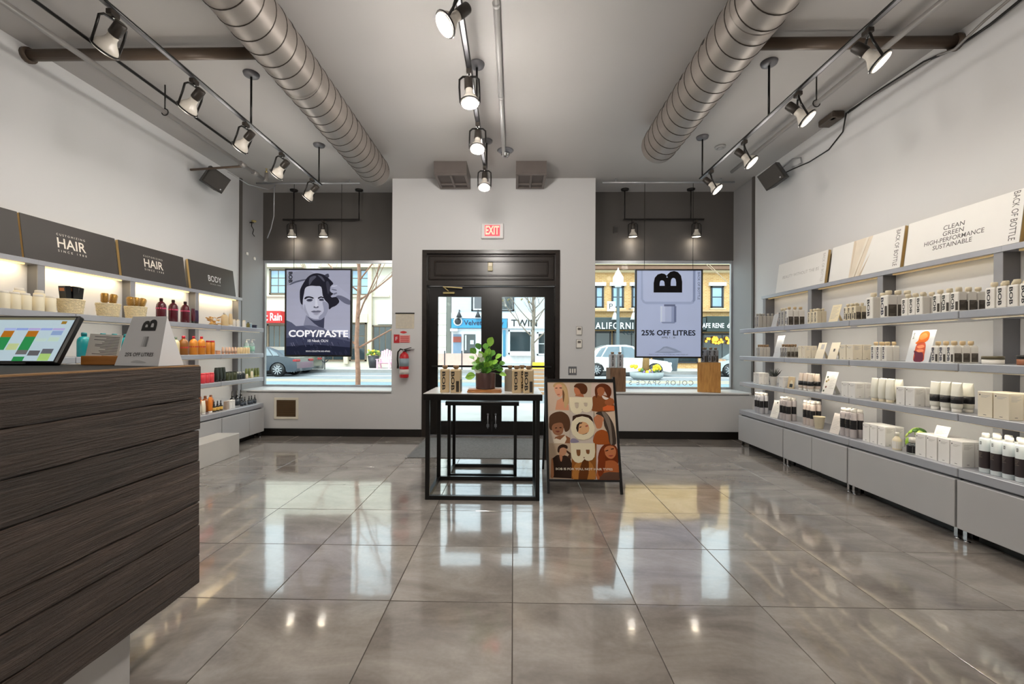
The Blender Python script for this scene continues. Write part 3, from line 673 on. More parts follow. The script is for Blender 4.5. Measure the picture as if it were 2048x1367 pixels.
M_SGNW = mat('white_sign', (236, 234, 230), .5, var=.01)
def txt(q, s, x, z, w, h, m, bold=.0, rot=0., sp=1.): q.text(s, m, face(x, -.0006, z) @ RZ(rot), bold=bold, fit=(w, h), ext=0, spacing=sp)
M_LET = mat('cream_letter', (242, 234, 222), .4); M_LET2 = mat('white_letter', (236, 236, 240), .4); M_GREYL = mat('grey_letter', (88, 84, 82), .5); M_PALEL = mat('pale_letter', (190, 186, 182), .5)
def hair(q, w, h, r):
    txt(q, 'HAIR', -.02, h * .52, .245, .085, M_LET, .012); txt(r, 'CUSTOMIZING', -.02, h * .72, .245, .018, M_LET, 0, 0, 1.7); txt(r, 'SINCE 1988', -.02, h * .32, .245, .018, M_LET, 0, 0, 1.9)
def body(q, w, h, r):
    txt(q, 'BODY', .02, h * .5, .245, .075, M_LET2, .004); txt(r, 'SINCE 1988', .02, h * .3, .2, .012, M_PALEL)
def yl(px, X): return pix(px, 520, 'x', X)[1]
header('nearest charcoal header sign on the left shelves, cut by the frame edge', -1, 2.4, yl(42, -3.80), -3.792, -3.835, M_HDRK, M_LITEDGE, lambda q, w, h, r: None)
header('charcoal header sign with larger HAIR lettering, left wall', -1, yl(47, -3.80), yl(236, -3.80), -3.792, -3.835, M_HDRK, M_LITEDGE, hair)
header('charcoal header sign with HAIR lettering between larger HAIR and BODY signs', -1, yl(243, -3.80), yl(372, -3.80), -3.792, -3.835, M_HDRK, M_LITEDGE, hair)
header('charcoal header sign with BODY lettering, left wall', -1, yl(382, -3.80), yl(471, -3.80), -3.792, -3.835, M_HDRK, M_LITEDGE, body)
def sgnA(q, w, h, r):
    txt(q, 'BEAUTY WITHOUT THE BS', 0, h * .5, w * .74, .035, M_PALEL); txt(r, 'BACK OF BOTTLE', w / 2 - .05, h * .5, h * .86, .035, M_PALEL, 0, rad(-90))
def sgnB(q, w, h, r):
    ms = [mat('swipe_%d' % i, c, .6) for i, c in enumerate(((226, 214, 196), (210, 194, 172), (232, 224, 210), (196, 178, 154)))]
    M = face(0, -.0005, 0)
    q.flat([(-w * .18, 0), (-w * .16, h), (w * .11, h), (-.02, 0)], 0, ms[0], M)
    q.flat([(-w * .16, 0), (-w * .12, h * .9), (-w * .13, h), (-w * .16, h)], .0003, ms[1], M); q.flat([(-w * .12, 0), (w * .02, h), (w * .05, h), (-w * .06, 0)], .0003, ms[2], M)
    q.flat([(-w * .1, 0), (w * .05, h * .96), (w * .055, h * .96), (-w * .08, 0)], .0006, ms[3], M); q.flat([(-w * .03, 0), (w * .1, h * .55), (w * .11, h * .6), (0, 0)], .0006, ms[3], M)
    txt(r, 'BACK OF BOTTLE', w / 2 - .055, h * .5, h * .88, .04, M_GREYL, 0, rad(-90))
def sgnC(q, w, h, r):
    for s, z, ww in (('CLEAN', .66, .155), ('GREEN', .53, .155), ('HIGH-PERFORMANCE', .40, .44), ('SUSTAINABLE', .27, .29)): txt(q, s, -.03, h * z, ww, .034, M_GREYL, .004)
    txt(r, 'BACK OF BOTTLE', w / 2 - .045, h * .52, h * .92, .04, M_GREYL, 0, rad(-90))
header('white header sign with faint grey slogan, right wall nearest the window', 1, yl(1648, 3.2), yl(1551, 3.2), 3.202, 3.245, M_SGNW, M_LITEDGE, sgnA)
header('white header sign with beige paint swipe, right wall', 1, yl(1799, 3.2), yl(1657, 3.2), 3.202, 3.245, M_SGNW, M_LITEDGE, sgnB)
header('white header sign reading clean green high-performance sustainable, right wall', 1, yl(2037, 3.2), yl(1807, 3.2), 3.202, 3.245, M_SGNW, M_LITEDGE, sgnC)
header('white header sign at the right edge of the photo', 1, 2.0, yl(2046, 3.2), 3.215, 3.255, M_SGNW, M_LITEDGE, lambda q, w, h, r: None)

# low platform by the left drawers
M_STEP = mat('pale_platform_laminate', (206, 202, 196), .35, var=.05, scale=3)
q = MB(); q.box((-3.464, 3.0, 0), (-3.2, 5.08, .249), M_STEP, bev=.004)
tag(q.obj('step_platform'), 'low pale step platform in front of the left drawers behind the counter', 'platform')

# ------------------------------------------------------------------ reception counter clad in weathered planks
M_PLANK = wood_mat('weathered_plank', (24, 17, 13), (104, 85, 73), 1, 22, 11, 1.0, .5, .03, .72, .22)
M_EDGEW = wood_mat('raw_plank_edge', (96, 66, 40), (186, 144, 96), 1, 10, 9, .6, .6, .006)
CXF, CY1, CY0 = -1.37, 1.90, -.6
e = thing('reception_counter', 'dark weathered plank reception counter in the left foreground', 'counter', (CXF - .35, .65, 0))
O = T(-(CXF - .35), -.65, 0)
def part(name, fn):
    q = MB(); fn(q); q.v = [tuple(O @ Vector(p)) for p in q.v]; return q.obj(name, e)
zs = [.217, .344, .474, .573, .755, .889, 1.027, 1.168]
for i in range(7):
    def pl(q, i=i):
        n = 40; dx = random.uniform(-.004, .004); rng = random.Random(i * 13 + 5); vs = []; fs = []
        top = [rng.uniform(-.0035, .001) for _ in range(n + 1)]; bot = [rng.uniform(-.001, .0035) for _ in range(n + 1)]
        for k in range(n + 1):
            y = CY0 + (CY1 + rng.uniform(-.004, .004) - CY0) * k / n
            x1 = CXF + dx + rng.uniform(-.0012, .0012); z0, z1 = zs[i] + .0012 + bot[k] * .6, zs[i + 1] - .0012 + top[k] * .6; x0 = CXF - .04
            vs += [(x0, y, z0), (x1 - .002, y, z0), (x1, y, z0 + .004), (x1, y, z1 - .004), (x1 - .002, y, z1), (x0, y, z1)]
        for k in range(n):
            for j in range(6): a = k * 6 + j; b = k * 6 + (j + 1) % 6; fs.append((a, a + 6, b + 6, b))
        fs.append((0, 1, 2, 3, 4, 5)); fs.append(tuple(n * 6 + j for j in (5, 4, 3, 2, 1, 0)))
        q.add(vs, fs, M_PLANK)
    part('plank', pl)
part('plank_top_edge', lambda q: q.box((CXF - .042, CY0, 1.1665), (CXF - .003, CY1 - .004, 1.1715), M_EDGEW))
part('counter_core', lambda q: q.box((CXF - .72, CY0, .2), (CXF - .041, CY1 - .03, 1.15), M_BLACK))
part('counter_top', lambda q: q.box((CXF - .74, CY0, 1.15), (CXF - .043, CY1 - .01, 1.172), mat('dark_counter_top', (30, 26, 23), .7)))
part('end_panel', lambda q: q.box((CXF - .72, CY1 - .03, .2), (CXF - .041, CY1 - .012, 1.15), M_PLANK))
part('toe_kick', lambda q: q.box((CXF - .68, CY0, 0), (CXF - .045, 1.60, .2), mat('toe_kick_white', (196, 194, 192), .4)))

# touch monitor on the counter
e = thing('touch_monitor', 'tilted touch screen monitor with colourful booking calendar on the counter', 'monitor', (pix(165, 640, 'y', 1.83)[0] - .24, 1.735, 1.176))
M_BEZ = mat('monitor_black', (20, 20, 21), .3)
mw, mh, tl = .44, .232, rad(-27)
q = MB(); q.box((-mw / 2, 0, .006), (mw / 2, .028, mh), M_BEZ, bev=.006); o = q.obj('monitor_case', e); o.rotation_euler.x = tl
def scr(q):
    E = .55; M = face(0, -.0008, 0); R_ = lambda x0, z0, x1, z1, c, l=1: q.flat([(x0, z0), (x1, z0), (x1, z1), (x0, z1)], .0003 * l, ink(c, E), M)
    a, b, c0, d = -mw / 2 + .012, mw / 2 - .012, .016, mh - .012
    R_(a, c0, b, d, (186, 208, 220), 0); R_(a, d - .012, b, d, (120, 118, 96))
    R_(b - .05, d - .032, b - .028, d - .018, (150, 118, 40), 2)
    cw = .052
    for i, c in enumerate(((178, 170, 220), (150, 165, 225), (175, 165, 215), (140, 160, 220), (165, 180, 230))): R_(b - .02 - cw * (i + 1), d - .062, b - .022 - cw * i, d - .052, c)
    def cell(col, r0, r1, c): R_(b - .02 - cw * (col + 1) + .003, d - .065 - r1, b - .022 - cw * col - .001, d - .065 - r0, c, 2)
    cell(2, 0, .028, (176, 110, 30)); cell(2, .028, .09, (44, 140, 78)); cell(2, .09, .11, (108, 108, 108)); cell(1, .092, .115, (96, 96, 100)); cell(0, .084, .106, (100, 104, 112))
    cell(0, .106, .138, (168, 206, 120)); cell(0, .0, .02, (140, 165, 205)); cell(0, .03, .05, (190, 215, 200)); cell(1, .035, .05, (190, 215, 205)); cell(2, .12, .14, (44, 140, 78)); cell(4, 0, .03, (176, 110, 30)); cell(4, .03, .09, (44, 140, 78)); cell(3, .06, .09, (190, 205, 150))
q = MB(); scr(q); o = q.obj('screen', e); o.rotation_euler.x = tl
q = MB(); q.box((-.1, .0, -.0015), (.1, .12, .008), M_BEZ, bev=.003); q.bar((0, .09, .006), (0, .075, .12), .05, .02, M_BEZ); q.obj('stand', e)

# wooden card holder with printed sheet
e = thing('card_holder', 'wooden block holding a printed white sheet beside the monitor', 'card holder', (-1.73, 1.855, 1.1725), rad(2))
M_OAK = wood_mat('orange_oak', (150, 90, 34), (206, 138, 66), 0, 10, 8, .1, .4, .003)
q = MB(); q.box((-.1, -.03, 0), (.055, .03, .038), M_OAK, bev=.002); q.obj('wood_block', e)
q = MB(); M = T(0, -.012, .015) @ RX(rad(-10)) @ RY(rad(3)); q.box((-.1, -.0008, .01), (.04, .0008, .115), M_PAPER, M); o = q.obj('sheet', e)
q = MB()
for i in range(13):
    ww = random.uniform(.05, .11); q.flat([(.03 - ww, .105 - i * .0068), (.03, .105 - i * .0068), (.03, .1025 - i * .0068), (.03 - ww, .1025 - i * .0068)], .0012, M_GREYL, M @ FRONT)
q.obj('print', o)
# tent card
def bottle_art(q, w, h, M, E=0., s=1.):
    """upside-down bottle advert in a w x h field, origin at its centre"""
    def P(x, y): return ((x - 735) / 610 * w, (555 - y) / 815 * h)
    def F(pts, c, l, sm=False): q.flat(smooth_poly([P(*p) for p in pts]) if sm else [P(*p) for p in pts], .0004 * l, ink(c, E), M)
    bg = (168, 180, 210) if E else (198, 198, 200)
    k = (lambda c: c) if E else (lambda c: (min(255, c[0] + 32), min(255, c[1] + 22), max(0, c[2] - 2)))
    F([(430, 147), (1040, 147), (1040, 962), (430, 962)], bg, 0)
    F([(470, 147), (985, 147), (985, 430), (970, 458), (940, 466), (520, 466), (490, 452), (470, 420)], k((150, 163, 194)), 1)
    F([(486, 147), (962, 147), (962, 420), (945, 442), (510, 442), (490, 420)], k((172, 183, 212)), 2)
    F([(962, 147), (985, 147), (985, 430), (962, 450)], k((128, 140, 172)), 3)
    for x0, x1, c in ((655, 672, (196, 206, 228)), (672, 700, (182, 192, 218)), (700, 760, (166, 177, 206)), (760, 785, (138, 150, 182)), (785, 806, (104, 114, 146))): F([(x0, 484), (x1, 484), (x1, 636), (x0, 636)], k(c), 1)
    F([(690, 468), (796, 468), (796, 486), (690, 486)], k((96, 104, 132)), 2); F([(662, 634), (802, 634), (790, 648), (676, 648)], k((124, 136, 168)), 2)
    F([(600, 925), (650, 900), (685, 870), (720, 866), (800, 890), (862, 922), (740, 932)], k((138, 150, 176)), 1); F([(640, 918), (700, 880), (740, 890), (800, 915)], k((156, 167, 192)), 2)
    cx, cy = P(725, 253)
    q.text('B', ink((22, 20, 22), E * .3), M @ T(cx, cy, .0014) @ RZ(rad(90)), bold=.035, fit=(205 / 815 * h, 270 / 610 * w), ext=0)
    return P
e = thing('tent_card', 'white folded tent card advertising 25% off litres on the counter', 'card', (-1.53, 1.82, 1.1725), rad(-8))
q = MB(); tw, th, td = .105, .205, .058
M_TENT = mat('tent_card_white', (226, 226, 228), .5, var=.01)
q.add([(-tw, -td, 0), (tw, -td, 0), (tw * .8, 0, th), (-tw * .8, 0, th), (-tw, td, 0), (tw, td, 0)], [(0, 1, 2, 3), (4, 3, 2, 5), (1, 5, 2), (0, 3, 4), (0, 4, 5, 1)], M_TENT); q.obj('card', e)
q = MB(); ang = math.atan2(td, th); M = T(0, -td - .0006, 0) @ RX(-ang) @ FRONT @ T(0, th * .5, 0)
q.text('B', M_INK, M @ T(.012, .072, .0006) @ RZ(rad(90)), bold=.035, fit=(.05, .07), ext=0)
for i in range(4): q.flat([(-.012 + i * .009, -.022), (-.003 + i * .009, -.022), (-.003 + i * .009, .022), (-.012 + i * .009, .022)], .0004, ink(((225, 225, 226), (200, 200, 202), (172, 172, 174), (140, 140, 142))[i]), M)
q.text('25% OFF LITRES', M_INK, M @ T(0, -.055, .0006), bold=.012, fit=(.135, .016), ext=0)
q.flat(smooth_poly([(-.03, -.088), (-.01, -.08), (.02, -.082), (.045, -.09), (.01, -.092)]), .0004, ink((196, 196, 198)), M)
q.obj('print', e)

# ------------------------------------------------------------------ nested display tables
M_TBL = mat('black_steel_table', (22, 20, 19), .3, .2); M_TTOP = mat('table_top_white', (214, 212, 210), .22, var=.03)
def table(label, x0, x1, y0, y1, z, th, t, top):
    e = thing('display_table', label, 'table', ((x0 + x1) / 2, (y0 + y1) / 2, 0)); w, d = (x1 - x0) / 2, (y1 - y0) / 2
    q = MB(); q.box((-w, -d, z - th), (w, d, z - .004), M_TBL, bev=.003); q.obj('top_frame', e)
    q = MB(); q.box((-w + .004, -d + .004, z - .004), (w - .004, d - .004, z), top); q.obj('table_top', e)
    a, b = w - .02, d - .01
    for sx in (-1, 1):
        for sy in (-1, 1):
            q = MB(); q.box((sx * a - (t if sx > 0 else 0), sy * b - (t if sy > 0 else 0), 0), (sx * a + (t if sx < 0 else 0), sy * b + (t if sy < 0 else 0), z - th), M_TBL, bev=.002); q.obj('leg', e)
    for sy in (-1, 1):
        q = MB(); y = sy * (b - t / 2); q.box((-a + t, y - t / 2, 0), (a - t, y + t / 2, t), M_TBL, bev=.002); q.obj('floor_rail', e)
    for sx in (-1, 1):
        q = MB(); x = sx * (a - t / 2); q.box((x - t / 2, -b + t, 0), (x + t / 2, b - t, t), M_TBL, bev=.002); q.obj('floor_rail', e)
table('larger black frame display table carrying the potted plant', -.745, .238, 3.60, 4.20, .877, .055, .034, M_TTOP)
table('smaller black frame table nested behind the plant table', -.66, .055, 4.25, 4.66, .735, .04, .03, M_TBL)

# ------------------------------------------------------------------ door mat
q = MB(); q.box((-1.2, 4.98, 0), (.62, 6.1, .009), mat('grey_mat', (118, 117, 116), .9, var=.18, scale=40, bump=.4, bscale=220), bev=.004)
q.box((-1.22, 4.96, 0), (-1.2, 6.1, .006), M_PIPE)
tag(q.obj('door_mat'), 'flat grey mat on the floor before the double door', 'mat')

# ------------------------------------------------------------------ A-frame sign with photo grid
e = thing('a_frame_sign', 'black A-frame sandwich board with photo grid poster beside the table', 'sign', (.62, 3.8, 0))
AY, AZ, HW = .33, .985, .315
lean = -math.atan2(AY, AZ); Lg = math.hypot(AY, AZ)
A = RX(lean)
def aobj(name, fn, M, par=e):
    q = MB(); fn(q); q.v = [tuple(M @ Vector(p)) for p in q.v]; return q.obj(name, par)
for sx in (-1, 1): aobj('front_leg', lambda q: q.box((sx * HW - .011, -.011, 0), (sx * HW + .011, .011, Lg), M_TBL), A)
B = T(0, .78, 0) @ RX(math.atan2(.78 - AY, AZ - .02))
for sx in (-1, 1): aobj('back_leg', lambda q: q.box((sx * HW * .98 - .011, -.011, 0), (sx * HW * .98 + .011, .011, Lg), M_TBL), B)
aobj('top_bar', lambda q: q.box((-HW, -.014, Lg - .05), (HW, .014, Lg - .02), M_TBL), A)
aobj('bottom_bar', lambda q: q.box((-HW, -.014, .1), (HW, .014, .12), M_TBL), A)
aobj('back_panel', lambda q: q.box((-HW * .95, -.005, .12), (HW * .95, .005, Lg - .06), mat('brown_board', (84, 62, 46), .6)), B)
pan = aobj('poster_board', lambda q: q.box((-HW + .011, -.006, .12), (HW - .011, .006, Lg - .05), M_PAPER), A)
pz0, pz1, pw = .122, Lg - .052, HW - .012
def agrid(q):
    M = T(0, -.007, 0) @ FRONT
    def P(p):
        x, y = p; v = (y - 125) / 1020.; xl = 52 + 36 * v; xr = 702 + 92 * v
        return ((x - xl) / (xr - xl) * 2 * pw - pw, pz1 - v * (pz1 - pz0))
    def F(pts, c, l=1, sm=True): q.flat([P(p) for p in (smooth_poly(pts, 3) if sm else pts)], .00035 * l, ink(c), M)
    def Rr(x0, y0, x1, y1, c, l=0): q.flat([P((x0, y0)), P((x0, y1)), P((x1, y1)), P((x1, y0))], .00035 * l, ink(c), M)
    q.flat([(-pw, pz0), (pw, pz0), (pw, pz1), (-pw, pz1)], -.0004, ink((206, 186, 166)), M)
    Rr(52, 125, 275, 440, (214, 190, 168)); Rr(275, 125, 490, 450, (206, 190, 168)); Rr(490, 125, 728, 440, (216, 192, 178))
    Rr(64, 440, 290, 785, (212, 196, 178)); Rr(285, 450, 530, 785, (214, 200, 186)); Rr(520, 440, 756, 785, (222, 200, 176))
    Rr(76, 785, 310, 1145, (200, 176, 150)); Rr(310, 785, 560, 1145, (150, 92, 40)); Rr(555, 785, 792, 1145, (220, 196, 184))
    # 1 long blond hair
    F([(112, 180), (130, 135), (200, 128), (245, 180), (262, 270), (268, 360), (235, 380), (205, 300), (205, 200)], (196, 160, 112), 1); F([(135, 430), (150, 330), (200, 300), (268, 380), (272, 435)], (222, 158, 124), 2, False)
    F([(122, 185), (150, 148), (195, 155), (212, 205), (205, 262), (178, 292), (148, 270), (128, 230)], (226, 166, 134), 3); F([(130, 190), (150, 186), (155, 194), (133, 198)], (70, 40, 30), 4, False); F([(172, 184), (200, 186), (198, 195), (174, 194)], (70, 40, 30), 4, False); F([(150, 262), (175, 258), (178, 268), (154, 270)], (170, 90, 76), 4, False); F([(195, 160), (240, 200), (262, 330), (230, 420), (215, 300)], (206, 172, 124), 4); F([(205, 210), (225, 260), (216, 350), (206, 290)], (120, 84, 54), 5)
    # 2 short dark bob profile
    F([(330, 280), (345, 240), (405, 235), (420, 290)], (176, 108, 74), 1, False); F([(318, 200), (335, 175), (375, 170), (395, 220), (370, 262), (338, 262), (325, 240)], (196, 122, 84), 2); F([(316, 178), (340, 142), (400, 136), (442, 165), (452, 215), (430, 255), (390, 250), (372, 210), (345, 185)], (92, 52, 28), 3)
    # 3 dark curls, brown top
    F([(500, 300), (560, 265), (640, 270), (690, 300), (720, 370), (725, 440), (505, 440)], (140, 82, 44), 1); F([(528, 250), (530, 180), (575, 140), (640, 145), (685, 190), (690, 260), (660, 300), (640, 250), (600, 200), (560, 250), (545, 300)], (104, 50, 26), 3); F([(550, 200), (580, 175), (615, 190), (622, 235), (600, 275), (575, 280), (555, 250)], (178, 108, 70), 4); F([(610, 400), (660, 375), (722, 385), (728, 436), (612, 436)], (226, 110, 56), 4, False); F([(600, 270), (640, 290), (668, 300), (640, 318), (608, 300)], (240, 226, 214), 4); F([(630, 330), (700, 300), (724, 350), (690, 380), (640, 370)], (170, 98, 58), 4)
    # 4 big curls, white vest
    F([(76, 560), (80, 500), (130, 460), (200, 450), (262, 490), (286, 560), (280, 640), (240, 665), (215, 610), (150, 590), (110, 650), (80, 630)], (92, 62, 42), 2); F([(105, 610), (130, 580), (200, 570), (222, 620), (212, 680), (175, 705), (130, 690), (108, 650)], (158, 108, 78), 3); F([(120, 780), (140, 720), (180, 705), (230, 695), (290, 730), (290, 785)], (150, 98, 66), 2, False); F([(120, 745), (150, 735), (190, 750), (240, 700), (255, 740), (235, 785), (125, 785)], (236, 222, 200), 4, False); F([(135, 622), (155, 618), (157, 628), (137, 632)], (60, 36, 26), 4, False); F([(180, 616), (202, 616), (202, 627), (182, 628)], (60, 36, 26), 4, False); F([(140, 660), (165, 655), (185, 660), (165, 672)], (120, 60, 50), 4)
    # 5 face inside the O
    F([(310, 520), (330, 490), (400, 475), (480, 488), (512, 530), (520, 600), (500, 690), (330, 700)], (64, 42, 30), 1); F([(350, 600), (375, 560), (430, 552), (480, 580), (490, 630), (465, 670), (410, 690), (365, 670)], (228, 176, 128), 3); F([(330, 600), (345, 570), (395, 552), (375, 600), (370, 660), (345, 670)], (52, 34, 26), 4); F([(385, 575), (405, 562), (410, 570), (390, 584)], (60, 36, 26), 5, False); F([(380, 615), (398, 606), (402, 614), (384, 624)], (60, 36, 26), 5, False); F([(440, 600), (462, 592), (466, 604), (446, 612)], (186, 96, 80), 5); F([(300, 740), (340, 735), (380, 770), (300, 780)], (150, 140, 160), 2)
    # 6 profile, long straight dark hair
    F([(530, 785), (540, 680), (600, 640), (660, 660), (690, 700), (690, 785)], (168, 86, 36), 2); F([(522, 520), (560, 480), (600, 490), (612, 560), (600, 620), (560, 628), (545, 600), (530, 560)], (196, 126, 88), 3); F([(540, 470), (580, 445), (640, 455), (690, 520), (730, 610), (752, 785), (690, 785), (668, 680), (630, 600), (618, 520), (590, 488)], (70, 58, 50), 4); F([(600, 450), (650, 470), (690, 560), (710, 700), (715, 785), (695, 785), (680, 660), (640, 540)], (134, 120, 108), 5); F([(604, 520), (620, 510), (622, 545), (608, 555)], (206, 140, 104), 6)
    # 7 man, dark shirt, arm behind head
    F([(100, 1130), (104, 950), (160, 905), (230, 905), (290, 925), (312, 990), (310, 1140)], (52, 36, 28), 1, False); F([(170, 850), (190, 815), (235, 812), (258, 850), (245, 900), (215, 915), (185, 900)], (200, 146, 112), 3); F([(165, 870), (172, 820), (215, 795), (262, 810), (262, 842), (225, 828), (190, 842), (182, 880)], (58, 38, 28), 4); F([(250, 850), (300, 885), (302, 945), (262, 930), (282, 900), (250, 870)], (74, 48, 34), 3, False); F([(185, 905), (215, 915), (208, 970), (195, 960)], (190, 130, 96), 4); F([(120, 950), (132, 1110), (104, 1130), (104, 960)], (176, 120, 84), 4)
    # 8 shoulder, gold tones
    F([(330, 1145), (340, 1010), (400, 960), (450, 950), (520, 1000), (545, 1145)], (184, 122, 58), 1); F([(380, 1145), (420, 960), (480, 955), (470, 1145)], (104, 58, 24), 2); F([(315, 800), (400, 790), (460, 800), (505, 860), (480, 940), (360, 940)], (134, 88, 52), 2)
    # 9 long auburn hair
    F([(575, 960), (590, 850), (640, 790), (700, 785), (750, 810), (775, 870), (778, 985), (740, 1000), (640, 1000)], (120, 52, 22), 1); F([(570, 1145), (590, 1000), (660, 960), (740, 960), (790, 1020), (792, 1145)], (186, 104, 58), 2); F([(632, 850), (660, 812), (720, 808), (752, 850), (748, 905), (715, 938), (675, 930), (645, 895)], (206, 128, 84), 3); F([(575, 960), (600, 860), (632, 840), (650, 940), (640, 1060), (600, 1120), (575, 1080)], (132, 58, 24), 4); F([(645, 856), (675, 848), (676, 858), (648, 866)], (50, 28, 20), 4, False); F([(700, 836), (730, 830), (732, 842), (702, 846)], (50, 28, 20), 4, False); F([(676, 908), (705, 902), (728, 904), (704, 918)], (160, 70, 60), 4); F([(600, 1090), (690, 1070), (792, 1075), (792, 1145), (590, 1145)], (98, 70, 56), 3, False)
    # large cream letters turned on their side
    CR = ink((238, 226, 194)); x0, y0 = P((276, 295)); 
    def glyph(s, a, b, c, d, l):
        (u0, v0), (u1, v1) = P((a, b)), P((c, d)); cx_ = (u0 + u1) / 2; cy_ = (v0 + v1) / 2
        q.text(s, CR, M @ T(cx_, cy_, .00035 * l) @ RZ(rad(-90)), bold=.042, fit=(abs(v0 - v1), abs(u1 - u0)), ext=0)
    glyph('B', 274, 292, 516, 478, 8); glyph('O', 286, 498, 545, 752, 8); glyph('B', 296, 782, 552, 985, 8)
    (u0, v0), (u1, v1) = P((150, 1060)), P((722, 1034))
    q.text('BOB IS FOR YOU, NOT HAIR TYPES', ink((238, 226, 206)), M @ T((u0 + u1) / 2, (v0 + v1) / 2, .0032), bold=.02, fit=(u1 - u0, v1 - v0), ext=0)
aobj('photo_print', agrid, A, e)

# ------------------------------------------------------------------ hanging posters in the windows
def poster(label, x0, x1, y0p, y1p, yy, fn, wires):
    a = pix(x0, y0p, 'y', yy); b = pix(x1, y1p, 'y', yy); cx, cz = (a[0] + b[0]) / 2, (a[2] + b[2]) / 2; w, h = b[0] - a[0], a[2] - b[2]
    e = thing('hanging_poster', label, 'poster', (cx, yy, cz - h / 2)); t = .022
    q = MB()
    for p, r in (((-w / 2, 0), (w / 2, t)), ((-w / 2, h - t), (w / 2, h)), ((-w / 2, t), (-w / 2 + t, h - t)), ((w / 2 - t, t), (w / 2, h - t))): q.box((p[0], -.02, p[1]), (r[0], .02, r[1]), mat('poster_frame_black', (24, 22, 21), .35), bev=.003)
    q.obj('poster_frame', e)
    q = MB(); q.box((-w / 2 + t, -.012, t), (w / 2 - t, .012, h - t), mat('poster_core', (70, 76, 90), .5)); q.obj('backing', e)
    for s, nm in ((0, 'print'), (1, 'rear_print')):
        q = MB(); fn(q, w - 2 * t, h - 2 * t, T(0, 0, h / 2) @ RZ(pi * s) @ T(0, -.0125, 0) @ FRONT); q.obj(nm, e)
    for x in wires:
        X = pix(x, 500, 'y', yy)[0] - cx
        q = MB(); q.tube([(X, 0, h), (X, 0, 3.5705 - cz + h / 2)], .0035, M_TRACK, n=5); q.obj('wire', e)
def portrait(q, w, h, M):
    E = .42
    def P(p): return ((p[0] - 552) / 895 * w, (680 - p[1]) / 1200 * h)
    def F(pts, c, l, sm=True): q.flat([P(p) for p in (smooth_poly(pts, 3) if sm else pts)], .00035 * l, ink(c, E), M)
    def S(y0, y1, c): F([(105, y0), (1000, y0), (1000, y1), (105, y1)], c, 0, False)
    for i in range(12): t = i / 11; S(80 + 100 * i, 180 + 100 * i, (int(150 + 18 * t), int(155 + 18 * t), int(178 + 20 * t)))
    F([(105, 150), (240, 100), (430, 95), (500, 150), (380, 212), (230, 240), (105, 300)], (138, 143, 163), 1); F([(150, 280), (230, 236), (370, 206), (376, 222), (240, 258), (160, 290)], (84, 88, 106), 2)
    F([(105, 790), (180, 822), (240, 872), (350, 866), (440, 905), (540, 895), (640, 925), (760, 945), (900, 995), (1000, 1050), (1000, 1280), (105, 1280)], (84, 89, 114), 1, False)
    F([(105, 1040), (300, 1010), (560, 1020), (800, 1040), (1000, 1090), (1000, 1280), (105, 1280)], (58, 63, 88), 2, False); F([(105, 1160), (500, 1130), (1000, 1170), (1000, 1280), (105, 1280)], (30, 34, 54), 3, False)
    rng = random.Random(3)
    for k in range(46):      # knitted ribs of the jumper
        x, y = rng.uniform(130, 960), rng.uniform(900, 1240); g = rng.choice(((104, 108, 132), (46, 50, 72), (70, 75, 100)))
        if y < 900 + (x - 110) * .12: continue
        F([(x, y), (x + 10, y - 4), (x + 34, y + 46), (x + 24, y + 50)], g if y < 1120 else (44, 48, 70), 4, False)
    F([(380, 720), (640, 720), (630, 905), (560, 925), (430, 905), (345, 868)], (128, 133, 158), 2, False); F([(400, 740), (640, 720), (632, 900), (560, 880), (490, 830)], (58, 62, 84), 3, False)
    F([(345, 870), (430, 860), (540, 880), (640, 905), (650, 940), (540, 920), (430, 915)], (96, 101, 126), 4)
    F([(300, 520), (322, 530), (345, 630), (322, 632), (306, 600)], (150, 155, 178), 3)
    F([(340, 400), (380, 320), (470, 290), (600, 300), (672, 400), (700, 540), (690, 640), (650, 730), (580, 785), (490, 782), (405, 735), (352, 640), (336, 520)], (178, 183, 204), 4)
    F([(610, 520), (695, 560), (690, 640), (650, 730), (580, 785), (560, 740), (630, 660)], (140, 145, 170), 5); F([(405, 735), (490, 770), (580, 775), (560, 790), (480, 788)], (120, 125, 150), 5)
    F([(352, 640), (405, 735), (430, 740), (385, 640), (362, 560)], (150, 155, 178), 5)
    F([(292, 420), (300, 350), (342, 265), (400, 180), (470, 135), (545, 125), (640, 150), (700, 200), (760, 268), (722, 310), (718, 380), (772, 420), (846, 516), (800, 580), (745, 605), (702, 634), (695, 560), (642, 500), (612, 430), (592, 318), (520, 306), (440, 302), (372, 330), (352, 410), (336, 500), (330, 572), (300, 530)], (30, 30, 42), 6)
    for pts in ([(430, 190), (500, 160), (520, 180), (470, 230), (440, 280), (420, 285)], [(540, 150), (600, 170), (640, 230), (625, 240), (580, 190)]): F(pts, (74, 76, 92), 7)
    F([(640, 150), (690, 130), (700, 180), (660, 175)], (60, 62, 78), 7); F([(660, 250), (690, 240), (720, 330), (690, 420), (670, 340)], (54, 55, 70), 7)
    F([(358, 478), (380, 455), (430, 450), (484, 468), (478, 486), (420, 470), (366, 494)], (36, 36, 50), 6); F([(548, 470), (590, 450), (628, 468), (620, 482), (590, 470), (556, 488)], (36, 36, 50), 7)
    F([(384, 506), (410, 490), (450, 488), (476, 502), (450, 518), (410, 520)], (52, 54, 72), 6); F([(560, 500), (585, 484), (620, 490), (632, 508), (600, 514), (575, 512)], (52, 54, 72), 7)
    F([(392, 520), (430, 522), (465, 516), (450, 528), (410, 530)], (130, 134, 158), 5); F([(512, 480), (530, 480), (545, 570), (550, 600), (500, 600), (508, 560)], (196, 200, 218), 5); F([(484, 600), (505, 590), (520, 606), (540, 590), (560, 598), (545, 615), (500, 616)], (92, 96, 118), 6)
